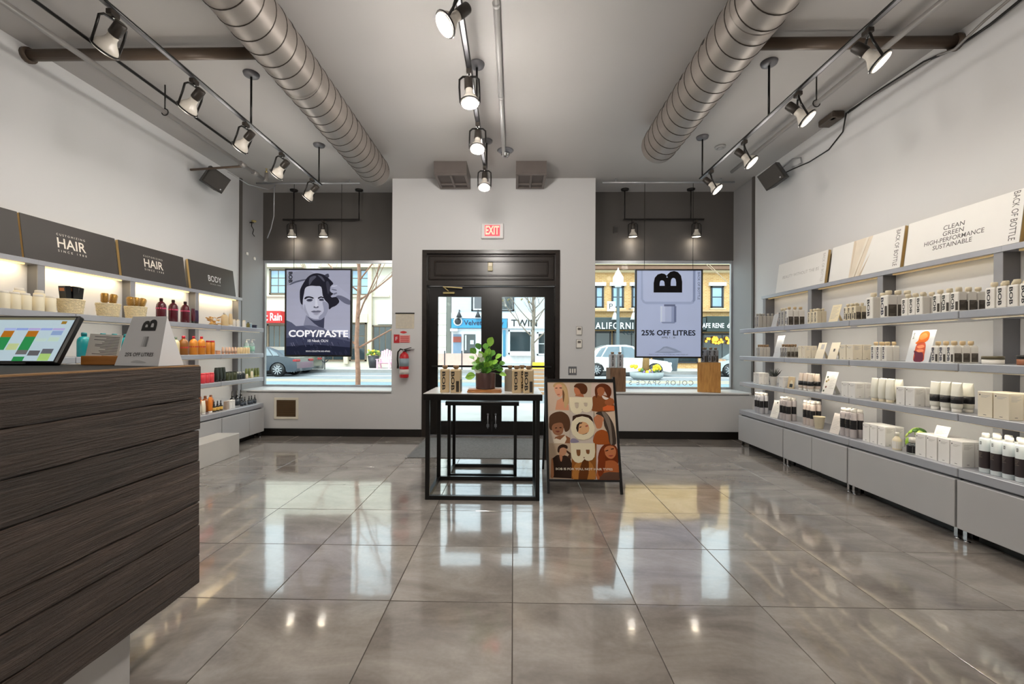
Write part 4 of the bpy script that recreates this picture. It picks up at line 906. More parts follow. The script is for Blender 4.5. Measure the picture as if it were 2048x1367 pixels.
    F([(448, 668), (490, 652), (520, 656), (550, 650), (598, 662), (550, 676), (495, 676)], (92, 94, 116), 6); F([(468, 676), (520, 672), (580, 672), (555, 696), (500, 698)], (140, 143, 166), 6); F([(480, 706), (560, 704), (530, 716)], (140, 145, 168), 5)
    F([(735, 300), (760, 280), (812, 285), (880, 345), (1000, 440), (1000, 566), (930, 552), (860, 505), (806, 456), (740, 466), (724, 448), (780, 402), (718, 376), (716, 358), (780, 330)], (158, 163, 186), 8, False)
    F([(800, 450), (870, 440), (1000, 510), (1000, 566), (930, 552), (860, 505)], (96, 100, 122), 9); F([(740, 345), (800, 355), (806, 372), (745, 360)], (104, 108, 130), 9); F([(760, 412), (806, 395), (812, 410), (772, 428)], (104, 108, 130), 9); F([(740, 300), (800, 298), (815, 292), (805, 306), (750, 316)], (188, 192, 210), 9)
    K = ink((18, 18, 24), 0); c = P((163, 182))
    q.text('BOB', K, M @ T(c[0], c[1], .004) @ RZ(rad(-90)), bold=.03, fit=(155 / 1200 * h, 54 / 895 * w), ext=0)
    Wt = ink((240, 242, 248), .6); c = P((555, 977)); q.text('COPY/PASTE', Wt, M @ T(c[0], c[1], .004), bold=.028, fit=(830 / 895 * w, 98 / 1200 * h), ext=0)
    c = P((550, 1078)); q.text('10 Neek OLN', Wt, M @ T(c[0], c[1], .004), bold=0, fit=(280 / 895 * w, 36 / 1200 * h), ext=0)
    c = P((553, 1226)); q.text('BOB IS A COLLECTIVE AND APPAREL', Wt, M @ T(c[0], c[1], .004), bold=0, fit=(340 / 895 * w, 20 / 1200 * h), ext=0)
def advert(q, w, h, M):
    P = bottle_art(q, w, h, M, .42); K = ink((24, 26, 44), .1)
    def t(s, x, y, ww, hh, rot=0, b=.0, m=K):
        c = P(x, y); f = (ww / 610 * w, hh / 815 * h) if not rot else (ww / 815 * h, hh / 610 * w)
        q.text(s, m, M @ T(c[0], c[1], .0018) @ RZ(rot), bold=b, fit=f, ext=0)
    t('25% OFF LITRES', 732, 738, 512, 52, b=.022); t('APRIL 1 - 30', 732, 782, 130, 16); t('BACK OF BOTTLE', 1018, 292, 260, 22, rad(-90), m=ink((70, 84, 120), .1)); t('BOB IS A COLLECTIVE. LITRES IN STORE ONLY, WHILE STOCKS LAST', 735, 944, 370, 10, m=ink((70, 84, 120), .1))
poster('hanging black framed portrait poster reading COPY/PASTE in the left window', 571, 704, 537, 713, 6.2, portrait, (588, 683))
poster('hanging black framed poster reading 25% OFF LITRES in the right window', 1270, 1404, 538, 716, 6.2, advert, (1289, 1386))
# lettering on the right pane, readable from the street
q = MB(); zz = pix(1340, 765, 'y', YW + .028)[2]; xa = pix(1258, 765, 'y', YW + .028)[0]; xb = pix(1432, 765, 'y', YW + .028)[0]
q.text('OUD COLOR SPACE 5', mat('vinyl_white', (226, 236, 236), .5), T((xa + xb) / 2, YW + .028, zz) @ FRONT @ Matrix.Diagonal((-1, 1, 1, 1)), bold=.008, fit=(xb - xa, .075), ext=0, spacing=1.3)
q.obj('vinyl_lettering', win2)
q = MB(); zz = pix(1255, 665, 'y', YW + .028)[2]
q.text('239', mat('vinyl_dark', (56, 84, 86), .5), T(pix(1256, 668, 'y', YW + .028)[0], YW + .028, zz) @ FRONT @ Matrix.Diagonal((-1, 1, 1, 1)), bold=.01, fit=(.16, .06), ext=0); q.obj('vinyl_number', win2)

# ------------------------------------------------------------------ small fittings on the front wall
def wp(px, py, y=YF): return pix(px, py, 'y', y)
p = wp(985, 463); e = thing('exit_sign', 'glowing red EXIT sign on the white wall above the door', 'sign', p)
M_EXW = mat('exit_housing', (222, 220, 220), .4)
q = MB(); q.box((-.158, -.055, -.108), (.158, 0, .108), M_EXW, bev=.01); q.obj('housing', e)
q = MB(); q.box((-.105, -.058, -.075), (.105, -.054, .075), mat('exit_face', (226, 60, 74), .4, emit=.9)); q.obj('sign_face', e)
q = MB(); q.text('EXIT', mat('exit_letters', (255, 150, 130), .4, emit=1.6), face(0, -.0585, .005), bold=.03, fit=(.19, .12)); q.obj('lettering', e)
p = wp(810, 641); e = thing('wall_notice', 'beige paper notice on a dark rail left of the door', 'notice', p)
q = MB(); q.box((-.13, -.004, -.11), (.13, 0, .1), mat('beige_paper', (206, 198, 180), .7, var=.06, scale=30)); q.obj('sheet', e)
q = MB(); q.box((-.135, -.012, .098), (.135, 0, .112), M_BLACK); q.obj('rail', e)
q = MB(); q.text('NOTICE', M_PALEL, face(0, -.0045, .07), fit=(.12, .02))
for i in range(8): q.flat([(-.1, .04 - i * .016), (.1, .04 - i * .016), (.1, .036 - i * .016), (-.1, .036 - i * .016)], .0, M_PALEL, face(0, -.0045, 0))
q.obj('print', e)
p = wp(807, 664); q = MB(); q.prism(smooth_poly([(-.05, 0), (0, .018), (.05, 0), (0, -.018)], 5), 0, .002, mat('red_sticker', (206, 60, 62), .5), face(0, 0, 0)); tag(q.obj('oval_sticker', None, p), 'tiny red oval sticker under the beige notice', 'sticker')
p = wp(806, 677); e = thing('fire_sign', 'red and white fire extinguisher sign above the extinguisher', 'sign', p)
q = MB(); q.box((-.13, -.003, -.06), (-.05, 0, .06), mat('fire_red', (190, 34, 44), .45)); q.box((-.05, -.003, -.055), (.1, 0, .05), mat('sign_pink', (226, 150, 146), .5)); q.obj('plate', e)
q = MB()
for i in range(4): q.flat([(-.035, .03 - i * .024), (.085, .03 - i * .024), (.085, .02 - i * .024), (-.035, .02 - i * .024)], 0, MATS['fire_red'], face(0, -.0035, 0))
q.text('F', M_LET2, face(-.09, -.0035, 0), fit=(.03, .05)); q.obj('print', e)
# fire extinguisher
p = wp(811, 726); e = thing('fire_extinguisher', 'red fire extinguisher hanging on the white wall left of the door', 'extinguisher', (p[0], YF - .075, p[2] - .2))
M_RED = mat('extinguisher_red', (196, 26, 36), .25, coat=.5)
q = MB(); q.lathe([(.055, 0), (.062, .008), (.064, .02), (.064, .29), (.055, .325), (.03, .35), (.02, .362)], M_RED, None, 24); q.obj('cylinder', e)
q = MB(); q.lathe([(.0648, .16), (.0648, .27)], mat('ext_label_grey', (150, 168, 178), .4), None, 24); q.lathe([(.0648, .05), (.0648, .12)], mat('ext_label_pale', (216, 208, 204), .4), None, 24); q.obj('label', e)
q = MB(); q.lathe([(.02, .36), (.02, .39)], M_BLACK, None, 12); q.bar((0, 0, .395), (.1, -.01, .42), .018, .01, M_BLACK); q.bar((0, 0, .385), (.085, -.01, .385), .018, .008, M_BLACK); q.lathe([(.016, 0), (.016, .012)], M_CHROME, T(0, -.03, .38) @ RX(pi / 2), 12); q.obj('valve', e)
q = MB(); q.tube([(-.01, 0, .385), (-.05, -.005, .4), (-.085, -.01, .36), (-.092, -.01, .26), (-.086, -.01, .2)], .011, M_BLACK); q.lathe([(.013, 0), (.016, -.07)][::-1], M_BLACK, T(-.086, -.01, .2), 10); q.obj('hose', e)
q = MB(); q.box((-.02, .064, .2), (.02, .074, .4), M_STEEL); q.bar((.0, .06, .39), (.13, .05, .4), .02, .01, M_SILV); q.obj('wall_bracket', e)
# thermostats, switch
for px, py, lab in ((1158, 661, 'upper small white wall control right of the door'), (1158, 687, 'lower small white wall control right of the door')):
    e = thing('wall_control', lab, 'control', wp(px, py))
    q = MB(); q.box((-.042, -.018, -.062), (.042, 0, .062), mat('control_rim', (170, 168, 166), .4), bev=.006); q.box((-.035, -.022, -.055), (.035, -.017, .055), M_OFFW, bev=.004); q.obj('housing', e)
    q = MB(); q.box((-.022, -.024, .008), (.022, -.021, .04), mat('control_display', (112, 106, 102), .3)); q.obj('display', e)
p = wp(1145, 741); e = thing('light_switch', 'wide grey light switch plate on the wall beside the A-frame sign', 'switch', p)
q = MB(); q.box((-.058, -.008, -.06), (.058, 0, .06), M_STEEL, bev=.003); q.obj('plate', e)
for i in (-1, 0, 1):
    q = MB(); q.box((i * .032 - .01, -.012, -.03), (i * .032 + .01, -.007, .03), M_OFFW, bev=.002); q.obj('rocker', e)
# floor-level grille
p = wp(573, 816); e = thing('vent_grille', 'brown slatted vent grille with white frame low under the left window', 'vent', p)
q = MB()
for a, b in (((-.172, -.152), (.172, -.118)), ((-.172, .118), (.172, .152)), ((-.172, -.118), (-.138, .118)), ((.138, -.118), (.172, .118))): q.box((a[0], -.016, a[1]), (b[0], 0, b[1]), mat('cream_frame', (228, 222, 206), .5), bev=.003)
q.obj('grille_frame', e)
q = MB(); q.box((-.138, -.002, -.118), (.138, 0, .118), mat('grille_dark', (54, 42, 30), .7)); q.obj('grille_back', e)
mg = mat('grille_brown', (112, 88, 60), .5, .2)
for i in range(16):
    q = MB(); q.box((-.137, -.012, -.115 + i * .0148), (.137, -.002, -.107 + i * .0148), mg); q.obj('slat', e)
for px, py, nm in ((493, 507, 'upper'), (508, 517, 'lower')):
    q = MB(); q.box((-.006, -.02, -.02), (.012, .02, .02), M_OFFW, bev=.004); pp = pix(px, py, 'x', XL); tag(q.obj('cable_clip', None, (XL + .007, min(pp[1], 6.6), pp[2])), '%s tiny white clip on the grey pier left of window' % nm, 'clip')

# ------------------------------------------------------------------ product makers
def rloft(q, prof, m, M=None, cr=.3, n=4, smooth=False):
    """stack of rounded rectangles: (half x, half y, z)"""
    vs = []; fs = []; k = 4 * (n + 1)
    for hx, hy, z in prof:
        r = cr * min(hx, hy)
        for c, (sx, sy) in enumerate(((1, 1), (-1, 1), (-1, -1), (1, -1))):
            for i in range(n + 1):
                a = pi / 2 * c + pi / 2 * i / n; vs.append((sx * (hx - r) + r * cos(a), sy * (hy - r) + r * sin(a), z))
    for j in range(len(prof) - 1):
        for i in range(k): p = (i + 1) % k; fs.append((j * k + i, j * k + p, (j + 1) * k + p, (j + 1) * k + i))
    fs.append(tuple(range(k - 1, -1, -1))); fs.append(tuple(range((len(prof) - 1) * k, len(prof) * k)))
    q.add(vs, fs, m, M, smooth)
PROTO = {}
def place(key, maker, label, loc, rz=0, cat='bottle', group=None, scale=None, name=None):
    """maker(root) builds the parts once; later calls copy thing and parts"""
    if key not in PROTO:
        e = thing(name or key, label, cat, loc, rz, group); maker(e); PROTO[key] = e
        if scale: e.scale = scale
        return e
    s = PROTO[key]
    r = dup(s, loc, rz, label, group, scale)
    if not scale: r.scale = (1, 1, 1)
    r['category'] = cat
    if not group and 'group' in r: del r['group']
    return r
def lines(q, M, x0, x1, z0, n, dz, m, h=.0012):
    for i in range(n): q.flat([(x0, z0 - i * dz), (x1 - (i % 3) * (x1 - x0) * .2, z0 - i * dz), (x1 - (i % 3) * (x1 - x0) * .2, z0 - i * dz - h), (x0, z0 - i * dz - h)], 0, m, M)
M_KRAFT = mat('kraft_cream', (214, 190, 150), .42, var=.04); M_KRAFTC = mat('kraft_cap', (150, 122, 92), .45)
M_DLAB = mat('dark_olive_label', (66, 58, 48), .4, var=.1, scale=40); M_GREYB = mat('grey_beige_plastic', (186, 182, 174), .4, var=.04); M_TEXTL = mat('label_text_pale', (170, 160, 140), .5)
def square_bottle(w, h, body, cap, dark, ch=.03, txtm=None, big=True, word='BOB'):
    def mk(e):
        q = MB(); rloft(q, [(w * .47, w * .47, 0), (w * .5, w * .5, .004), (w * .5, w * .5, h - .012), (w * .44, w * .44, h - .002), (w * .2, w * .2, h)], body, cr=.22, n=2); b = q.obj('bottle_body', e)
        q = MB(); q.lathe([(w * .19, h), (w * .19, h + .006), (w * .29, h + .007), (w * .29, h + ch * .9), (w * .24, h + ch)], cap, None, 12); q.obj('cap', e)
        q = MB(); q.text(word, txtm or M_INK, face(-w * .2 if dark else -w * .1, -w * .5 - .0006, h * .5) @ RZ(rad(-90)), bold=.025, fit=(h * .78, w * .34), ext=0)
        if dark:
            for M in (face(w * .5 + .0006, 0, 0, rad(90)),):
                q.flat([(-w * .42, .008), (w * .42, .008), (w * .42, h * .56), (-w * .42, h * .56)], 0, M_DLAB, M); lines(q, M @ T(0, 0, .0004), -w * .3, w * .3, h * .5, 3, .008, M_TEXTL); lines(q, M @ T(0, 0, .0004), -w * .3, w * .3, h * .15, 2, .008, M_TEXTL)
            M = face(0, -w * .5 - .0006, 0); q.flat([(w * .12, .008), (w * .42, .008), (w * .42, h * .5), (w * .12, h * .5)], 0, M_DLAB, M)
        q.obj('label', b)
    return mk
def carton(w, d, h, body):
    def mk(e):
        q = MB(); q.box((-w / 2, -d / 2, 0), (w / 2, d / 2, h), body, bev=.0015); b = q.obj('carton_body', e)
        q = MB(); M = face(0, -d / 2 - .0005, 0); lines(q, M, -w * .38, -w * .3, h * .9, 1, .01, M_INK, .008); lines(q, M, -w * .25, w * .35, h * .86, 3, .006, M_PALEL, .002); lines(q, M, -w * .1, w * .1, h * .1, 1, .005, M_GREYL, .003)
        M = face(w / 2 + .0005, 0, 0, rad(90)); lines(q, M, -d * .35, d * .35, h * .9, 6, .006, M_PALEL, .002); lines(q, M, -d * .1, d * .1, h * .1, 1, .005, M_GREYL, .003); q.obj('print', b)
    return mk
def tube_pack(w, h, body, capm, lab=None, labh=(.3, .55)):
    """squeeze tube standing on its cap, crimped flat at the top"""
    def mk(e):
        q = MB(); rloft(q, [(w * .40, w * .36, .022), (w * .46, w * .38, h * .2), (w * .5, w * .32, h * .55), (w * .5, w * .16, h * .85), (w * .5, .003, h * .97), (w * .5, .003, h)], body, cr=.9, n=3, smooth=True); b = q.obj('tube_body', e)
        q = MB(); q.lathe([(w * .36, 0), (w * .38, .003), (w * .38, .02), (w * .34, .023)], capm, None, 14); q.obj('cap', e)
        if lab:
            q = MB(); rloft(q, [(w * .488, w * .385, h * labh[0]), (w * .508, w * .338, h * labh[1])], lab, cr=.9, n=3, smooth=True); lines(q, face(0, -w * .42, 0), -w * .15, w * .2, h * (labh[1] - .03), 3, .008, M_TEXTL); q.obj('label', b)
    return mk
def can(r, h, body, capm, lab=None, z=(.3, .62), neck=.78):
    def mk(e):
        q = MB(); q.lathe([(r * .9, 0), (r, .004), (r, h * .84), (r * .9, h * .87), (r * neck, h * .88)], body, None, 18); b = q.obj('bottle_body', e)
        q = MB(); q.lathe([(r * neck, h * .88), (r * neck, h * .97), (r * neck * .85, h)], capm, None, 16); q.obj('cap', e)
        if lab:
            q = MB(); n = 10; A = [-pi / 2 + pi * 1.25 * (i / n - .5) for i in range(n + 1)]
            q.add([((r + .0006) * cos(a), (r + .0006) * sin(a), zz) for zz in (h * z[0], h * z[1]) for a in A], [(i, i + 1, n + 2 + i, n + 1 + i) for i in range(n)], lab, smooth=True)
            lines(q, face(0, -r - .001, 0), -r * .4, r * .3, h * z[1] - .012, 4, .009, M_TEXTL); q.text('BOB', M_INK, face(0, -r - .001, h * .75) @ RZ(rad(-90)), bold=.02, fit=(h * .08, r * .35), ext=0); q.obj('label', b)
    return mk
def round_bottle(r, h, body, capm, lab=None, z=(.2, .6), shoulder=.72, capr=.45, caph=.14):
    def mk(e):
        q = MB(); q.lathe([(r * .92, 0), (r, .005), (r, h * (shoulder - .1)), (r * .93, h * shoulder), (r * .6, h * (shoulder + .1)), (r * capr * .85, h * (.97 - caph)), (r * capr * .85, h * (1 - caph))], body, None, 16); b = q.obj('bottle_body', e)
        q = MB(); q.lathe([(r * capr, h * (1 - caph)), (r * capr, h * .98), (r * capr * .85, h)], capm, None, 12); q.obj('cap', e)
        if lab:
            q = MB(); n = 10; A = [-pi / 2 + pi * 1.5 * (i / n - .5) for i in range(n + 1)]
            q.add([((r + .0006) * cos(a), (r + .0006) * sin(a), zz) for zz in (h * z[0], h * z[1]) for a in A], [(i, i + 1, n + 2 + i, n + 1 + i) for i in range(n)], lab, smooth=True); q.obj('label', b)
    return mk
def dropper(r, h, body, lab):
    def mk(e):
        q = MB(); q.lathe([(r * .95, 0), (r, .003), (r, h * .45), (r * .8, h * .52), (r * .4, h * .56), (r * .4, h * .6)], body, None, 14); b = q.obj('bottle_body', e)
        q = MB(); q.lathe([(r * .5, h * .6), (r * .5, h * .7), (r * .3, h * .72), (r * .32, h * .9), (r * .18, h)], M_BLACK, None, 12); q.obj('dropper_cap', e)
        q = MB(); q.lathe([(r + .0006, h * .1), (r + .0006, h * .4)], lab, None, 14); q.obj('label', b)
    return mk
def jar(r, h, body, lid):
    def mk(e):
        q = MB(); q.lathe([(r * .95, 0), (r, .003), (r, h * .6)], body, None, 20); q.obj('jar_body', e)
        q = MB(); q.lathe([(r * 1.03, h * .6), (r * 1.03, h * .97), (r * .95, h)], lid, None, 20); q.obj('lid', e)
    return mk
def easel_card(w, h, tilt, body, fn=None, prop=True):
    """card leaning back with a folded strut behind"""
    def mk(e):
        A = RX(-tilt)
        q = MB(); q.box((-w / 2, 0, 0), (w / 2, .002, h), body, A); b = q.obj('card', e)
        if prop:
            q = MB(); top = A @ Vector((0, .002, h * .8)); q.add([tuple(top), (-w * .2, h * sin(tilt) * 1.9, 0), (w * .2, h * sin(tilt) * 1.9, 0)], [(0, 1, 2), (2, 1, 0)], body); q.obj('strut', e)
        q = MB(); M = A @ face(0, -.0006, 0)
        if fn: fn(q, w, h, M)
        else: lines(q, M, -w * .38, w * .38, h * .86, 9, h * .08, M_PALEL, .003)
        q.obj('print', b)
    return mk

# ------------------------------------------------------------------ right shelves
RR = rad(-90); XS = 2.945
SN = ('top', 'second', 'third', 'bottom')
def yr(px, X=XS): return pix(px, 700, 'x', X)[1]
def rgrid(key, mk, px, shelf, nf, nb, w, desc, place_, cat='bottle', gap=.004, dx=0., sc=None, mixed=None):
    """cluster: px is the near front corner of the nearest item; nf along the shelf, nb rows deep"""
    X0 = XS + dx; y0 = yr(px, X0); z = SH[shelf] + .0005
    grp = '%s, %s right shelf' % (place_, SN[shelf])
    for i in range(nf):
        for j in range(nb):
            lb = '%s, %s%s, %s, %s right shelf' % (desc, ORD[nf - 1 - i], '' if nb == 1 else (', front row' if j == 0 else ', %s row' % ('back' if j == nb - 1 else 'middle')), place_, SN[shelf])
            if nf == 1: lb = '%s, %s, %s, %s right shelf' % (desc, ('front row', 'second row back', 'third row back')[j], place_, SN[shelf])
            jit = random.uniform(-.0012, .0012)
            place(key, mk, lb, (X0 + w / 2 + j * (w + gap), y0 + w / 2 + i * (w + gap) + jit, z), RR + random.uniform(-.02, .02), cat, grp, sc)
SQ = lambda w, h, dark, body=M_OFFW, cap=M_CREAM, t=None, ch=.03: square_bottle(w, h, body, cap, dark, ch, t)
cl = lambda n: NTH[n - 1] + ' cluster'
# top shelf
rgrid('shampoo_bottle_grey', SQ(.046, .15, False, M_GREYB, M_GREYB, M_INKB, .028), 1517, 0, 2, 2, .046, 'small grey-white bottle', cl(1), dx=.02)
rgrid('shampoo_bottle_grey', None, 1534, 0, 1, 2, .046, 'small grey-white bottle standing alone', cl(1), dx=.12)
place('leaning_card_grey', easel_card(.09, .15, rad(14), mat('grey_card', (206, 206, 206), .5)), 'pale grey leaning card, top right shelf nearest the window', (XS + .02, yr(1543), SH[0] + .001), RR, 'card', name='leaning_card')
place('pink_bottle', can(.026, .165, mat('blush_plastic', (226, 214, 208), .4), MATS['blush_plastic']), 'single pale pink bottle on top right shelf beside the grey card', (XS + .13, yr(1557, XS + .13), SH[0] + .0005), RR)
rgrid('tall_bottle_cream', SQ(.052, .17, False, M_GREYB, M_CREAM, M_INKB), 1568, 0, 2, 1, .052, 'tall pale bottle with navy lettering', cl(2), dx=.03)
rgrid('tall_bottle_dark', SQ(.056, .172, True, M_OFFW, M_KRAFT, M_INKB), 1576, 0, 1, 3, .056, 'tall bottle with dark lower side', cl(2), dx=.0)
rgrid('small_bottle_cream', SQ(.044, .118, False, M_CREAM, M_CREAM, M_INK, .026), 1634, 0, 3, 2, .044, 'short cream bottle', cl(3))
place('leaning_card_cream', easel_card(.115, .165, rad(15), mat('cream_card', (244, 230, 196), .5)), 'blank cream leaning card between bottle clusters, top right shelf', (XS + .02, yr(1661), SH[0] + .001), RR, 'card', name='leaning_card')
rgrid('small_bottle_dark', SQ(.044, .122, True, M_CREAM, M_CREAM, M_INK, .026), 1711, 0, 3, 2, .044, 'short dark-sided bottle', cl(4))
rgrid('litre_bottle_white', SQ(.074, .178, False, M_OFFW, M_CREAM, M_INK, .036), 1745, 0, 1, 2, .074, 'large white litre bottle', cl(5))
rgrid('litre_bottle_dark', SQ(.074, .178, True, M_OFFW, M_CREAM, M_INKB, .036), 1775, 0, 1, 3, .07, 'large dark-sided litre bottle', cl(5))
rgrid('medium_bottle_white', SQ(.057, .132, False, M_OFFW, M_CREAM, M_INK, .03), 1845, 0, 3, 2, .057, 'medium white bottle', cl(6))
rgrid('medium_bottle_dark', SQ(.057, .132, True, M_OFFW, M_CREAM, M_INK, .03), 1917, 0, 3, 3, .057, 'medium dark-sided bottle', cl(7), gap=.006)
rgrid('medium_bottle_white', None, 2060, 0, 4, 3, .057, 'medium white bottle', cl(8), gap=.005)
# second shelf
rgrid('mini_bottle_grey', SQ(.038, .115, False, M_GREYB, M_KRAFTC, M_INKB, .03), 1520, 1, 2, 3, .038, 'mini grey bottle', cl(1), dx=.02)
place('leaning_card_tall', easel_card(.13, .25, rad(14), mat('silver_card', (198, 202, 206), .4)), 'tall silvery leaning card on the second right shelf by the window', (XS + .02, yr(1549), SH[1] + .001), RR, 'card', name='leaning_card')
rgrid('mini_bottle_dark', SQ(.038, .115, True, M_GREYB, M_KRAFTC, M_INKB, .03), 1574, 1, 3, 3, .038, 'mini dark-sided bottle', cl(2), dx=.03)
M_CART = mat('cream_carton', (238, 228, 206), .55, var=.02); M_CARTW = mat('white_carton', (238, 236, 232), .55, var=.015)
rgrid('carton_small', carton(.055, .055, .125, M_CART), 1611, 1, 2, 2, .055, 'small cream carton', NTH[0] + ' carton group', 'carton')
def foldcard(q, w, h, M): lines(q, M, -w * .1, w * .3, h * .9, 1, .02, M_PALEL, .05)
def iconcard(q, w, h, M): q.flat([(-w * .08, h * .45), (w * .12, h * .45), (w * .12, h * .62), (-w * .08, h * .62)], 0, M_GREYL, M)
place('leaning_card_plain', easel_card(.11, .16, rad(16), M_CART, foldcard), 'cream folded info card left of the similar one, second right shelf', (XS + .015, yr(1634), SH[1] + .001), RR, 'card', name='leaning_card')
place('leaning_card_icon', easel_card(.11, .16, rad(16), M_CART, iconcard), 'cream info card with small dark square, second right shelf', (XS + .015, yr(1660), SH[1] + .001), RR, 'card', name='leaning_card')
rgrid('carton_wide', carton(.078, .078, .132, M_CART), 1706, 1, 2, 2, .078, 'wide cream carton', NTH[1] + ' carton group', 'carton')
rgrid('navy_bottle', SQ(.05, .122, False, M_OFFW, M_KRAFT, M_INKB, .03), 1773, 1, 3, 2, .05, 'white bottle with navy lettering', cl(3))
def hat(q, w, h, M):
    F = lambda pts, c, l: q.flat([((x - 425) / 170 * w, (650 - y) / 215 * h) for x, y in smooth_poly(pts, 3)], .0003 * l, ink(c), M)
    F([(400, 470), (415, 448), (450, 442), (470, 460), (470, 500), (445, 520), (400, 530), (382, 522), (398, 505)], (226, 116, 52), 1); F([(405, 470), (440, 455), (460, 480), (430, 500), (405, 495)], (244, 150, 84), 2)
    F([(395, 530), (440, 515), (462, 540), (468, 600), (470, 645), (405, 648), (392, 600)], (206, 96, 70), 1); F([(385, 575), (420, 585), (455, 590), (466, 646), (405, 648), (402, 610)], (110, 56, 72), 2); F([(400, 545), (440, 535), (455, 550), (420, 560)], (240, 150, 110), 3); F([(405, 570), (445, 565), (458, 580), (420, 585)], (240, 150, 110), 3)
    q.text('BOB', M_INK, M @ T(-w * .4, h * .82, .0003) @ RZ(rad(-90)), fit=(h * .2, w * .07), ext=0)
place('photo_card', easel_card(.185, .24, rad(14), mat('pale_blue_card', (214, 218, 222), .4), hat), 'leaning photo card with orange hat and ruffles, second right shelf', (XS + .015, yr(1829), SH[1] + .001), RR, 'card')
rgrid('navy_bottle_dark', SQ(.052, .118, True, M_OFFW, M_KRAFT, M_INKB, .03), 1908, 1, 3, 3, .052, 'dark-sided navy-lettered bottle', cl(4))
place('flat_jar', jar(.05, .05, M_OFFW, mat('olive_lid', (92, 84, 60), .3)), 'low wide jar with olive band on the second right shelf', (XS + .075, yr(1986, XS + .075), SH[1] + .0005), 0, 'jar')
place('dark_jar', jar(.045, .06, mat('amber_jar', (150, 92, 60), .25), M_BLACK), 'dark lidded jar at the right edge, second right shelf', (XS + .09, yr(2056, XS + .09), SH[1] + .0005), 0, 'jar')
# third shelf
rgrid('carton_white_tall', carton(.06, .06, .135, M_CARTW), 1518, 2, 2, 2, .06, 'white carton', NTH[0] + ' carton group', 'carton')
def succ(e):
    q = MB(); q.lathe([(.03, 0), (.042, .1), (.044, .102), (.038, .098), (.03, .09)], M_OFFW, None, 14); q.obj('pot', e)
    ms = mat('dark_succulent', (38, 44, 42), .4); rng = random.Random(5)
    for i in range(22):
        q = MB(); a = rng.uniform(0, 2 * pi); t = rng.uniform(.1, 1.1); L_ = rng.uniform(.07, .11); d = Vector((cos(a) * sin(t), sin(a) * sin(t), cos(t))); b = Vector((0, 0, .09)) + d * .01
        q.tube([b, b + d * L_ * .5, b + d * L_ + Vector((0, 0, .012))], [.007, .006, .0006], ms, n=5); q.obj('leaf', e)
place('succulent_pot', succ, 'dark spiky succulent in a white pot, third right shelf', (XS + .09, yr(1547, XS + .09), SH[2] + .0005), 0, 'plant')
rgrid('carton_white', carton(.07, .07, .118, M_CARTW), 1566, 2, 1, 2, .07, 'squat white carton next to succulent', NTH[1] + ' carton group', 'carton')
def jarcard(q, w, h, M): q.flat(smooth_poly([(-w * .2, h * .1), (w * .3, h * .1), (w * .32, h * .45), (w * .1, h * .7), (-.0, h * .7), (-w * .15, h * .45)], 3), 0, M_CREAM, M); q.flat([(-w * .18, h * .1), (w * .3, h * .1), (w * .3, h * .4), (-w * .18, h * .4)], .0004, M_INK, M)
place('picture_carton', easel_card(.11, .125, rad(8), M_KRAFT, jarcard), 'kraft card picturing a dark jar, third right shelf', (XS + .02, yr(1577), SH[2] + .001), RR, 'card', name='picture_card')
M_BLUSH = mat('blush_tube', (222, 206, 192), .35)
rgrid('tube_blush', tube_pack(.06, .175, M_BLUSH, M_OFFW, M_INK), 1619, 2, 3, 2, .066, 'blush squeeze tube with black label', cl(1), 'tube')
def flowercard(q, w, h, M):
    lines(q, M, w * .0, w * .42, h * .9, 10, h * .07, M_PALEL, .003)
    for x, z, c in ((-.3, .75, (90, 96, 80)), (-.32, .55, (170, 150, 90)), (-.25, .3, (120, 80, 70)), (-.36, .12, (80, 90, 76)), (-.18, .62, (200, 180, 130))): q.flat(smooth_poly([((x + .07 * cos(a)) * w, (z + .05 * sin(a)) * h) for a in (0, 1.2, 2.5, 3.7, 5)], 3), .0003, ink(c), M)
place('leaning_card_flower', easel_card(.15, .215, rad(15), M_PAPER, flowercard), 'white leaning card with botanical border, third right shelf', (XS + .015, yr(1651), SH[2] + .001), RR, 'card', name='leaning_card')
rgrid('carton_white_wide', carton(.08, .08, .13, M_CARTW), 1711, 2, 2, 2, .078, 'wide white carton', NTH[2] + ' carton group', 'carton')
M_PEARL = mat('pearl_tube', (228, 226, 214), .3)
rgrid('tube_pearl', tube_pack(.064, .185, M_PEARL, M_CREAM), 1779, 2, 3, 2, .068, 'plain pearl squeeze tube', cl(2), 'tube')
rgrid('carton_white_big', carton(.074, .074, .138, M_CARTW), 1829, 2, 2, 2, .076, 'white carton', NTH[3] + ' carton group', 'carton')
rgrid('tube_pearl_label', tube_pack(.066, .195, M_PEARL, M_OFFW, M_INK), 1914, 2, 3, 2, .07, 'pearl squeeze tube with black label', cl(3), 'tube')
rgrid('carton_cream_big', carton(.085, .085, .158, M_CART), 2018, 2, 2, 2, .087, 'tall cream carton', NTH[4] + ' carton group', 'carton')
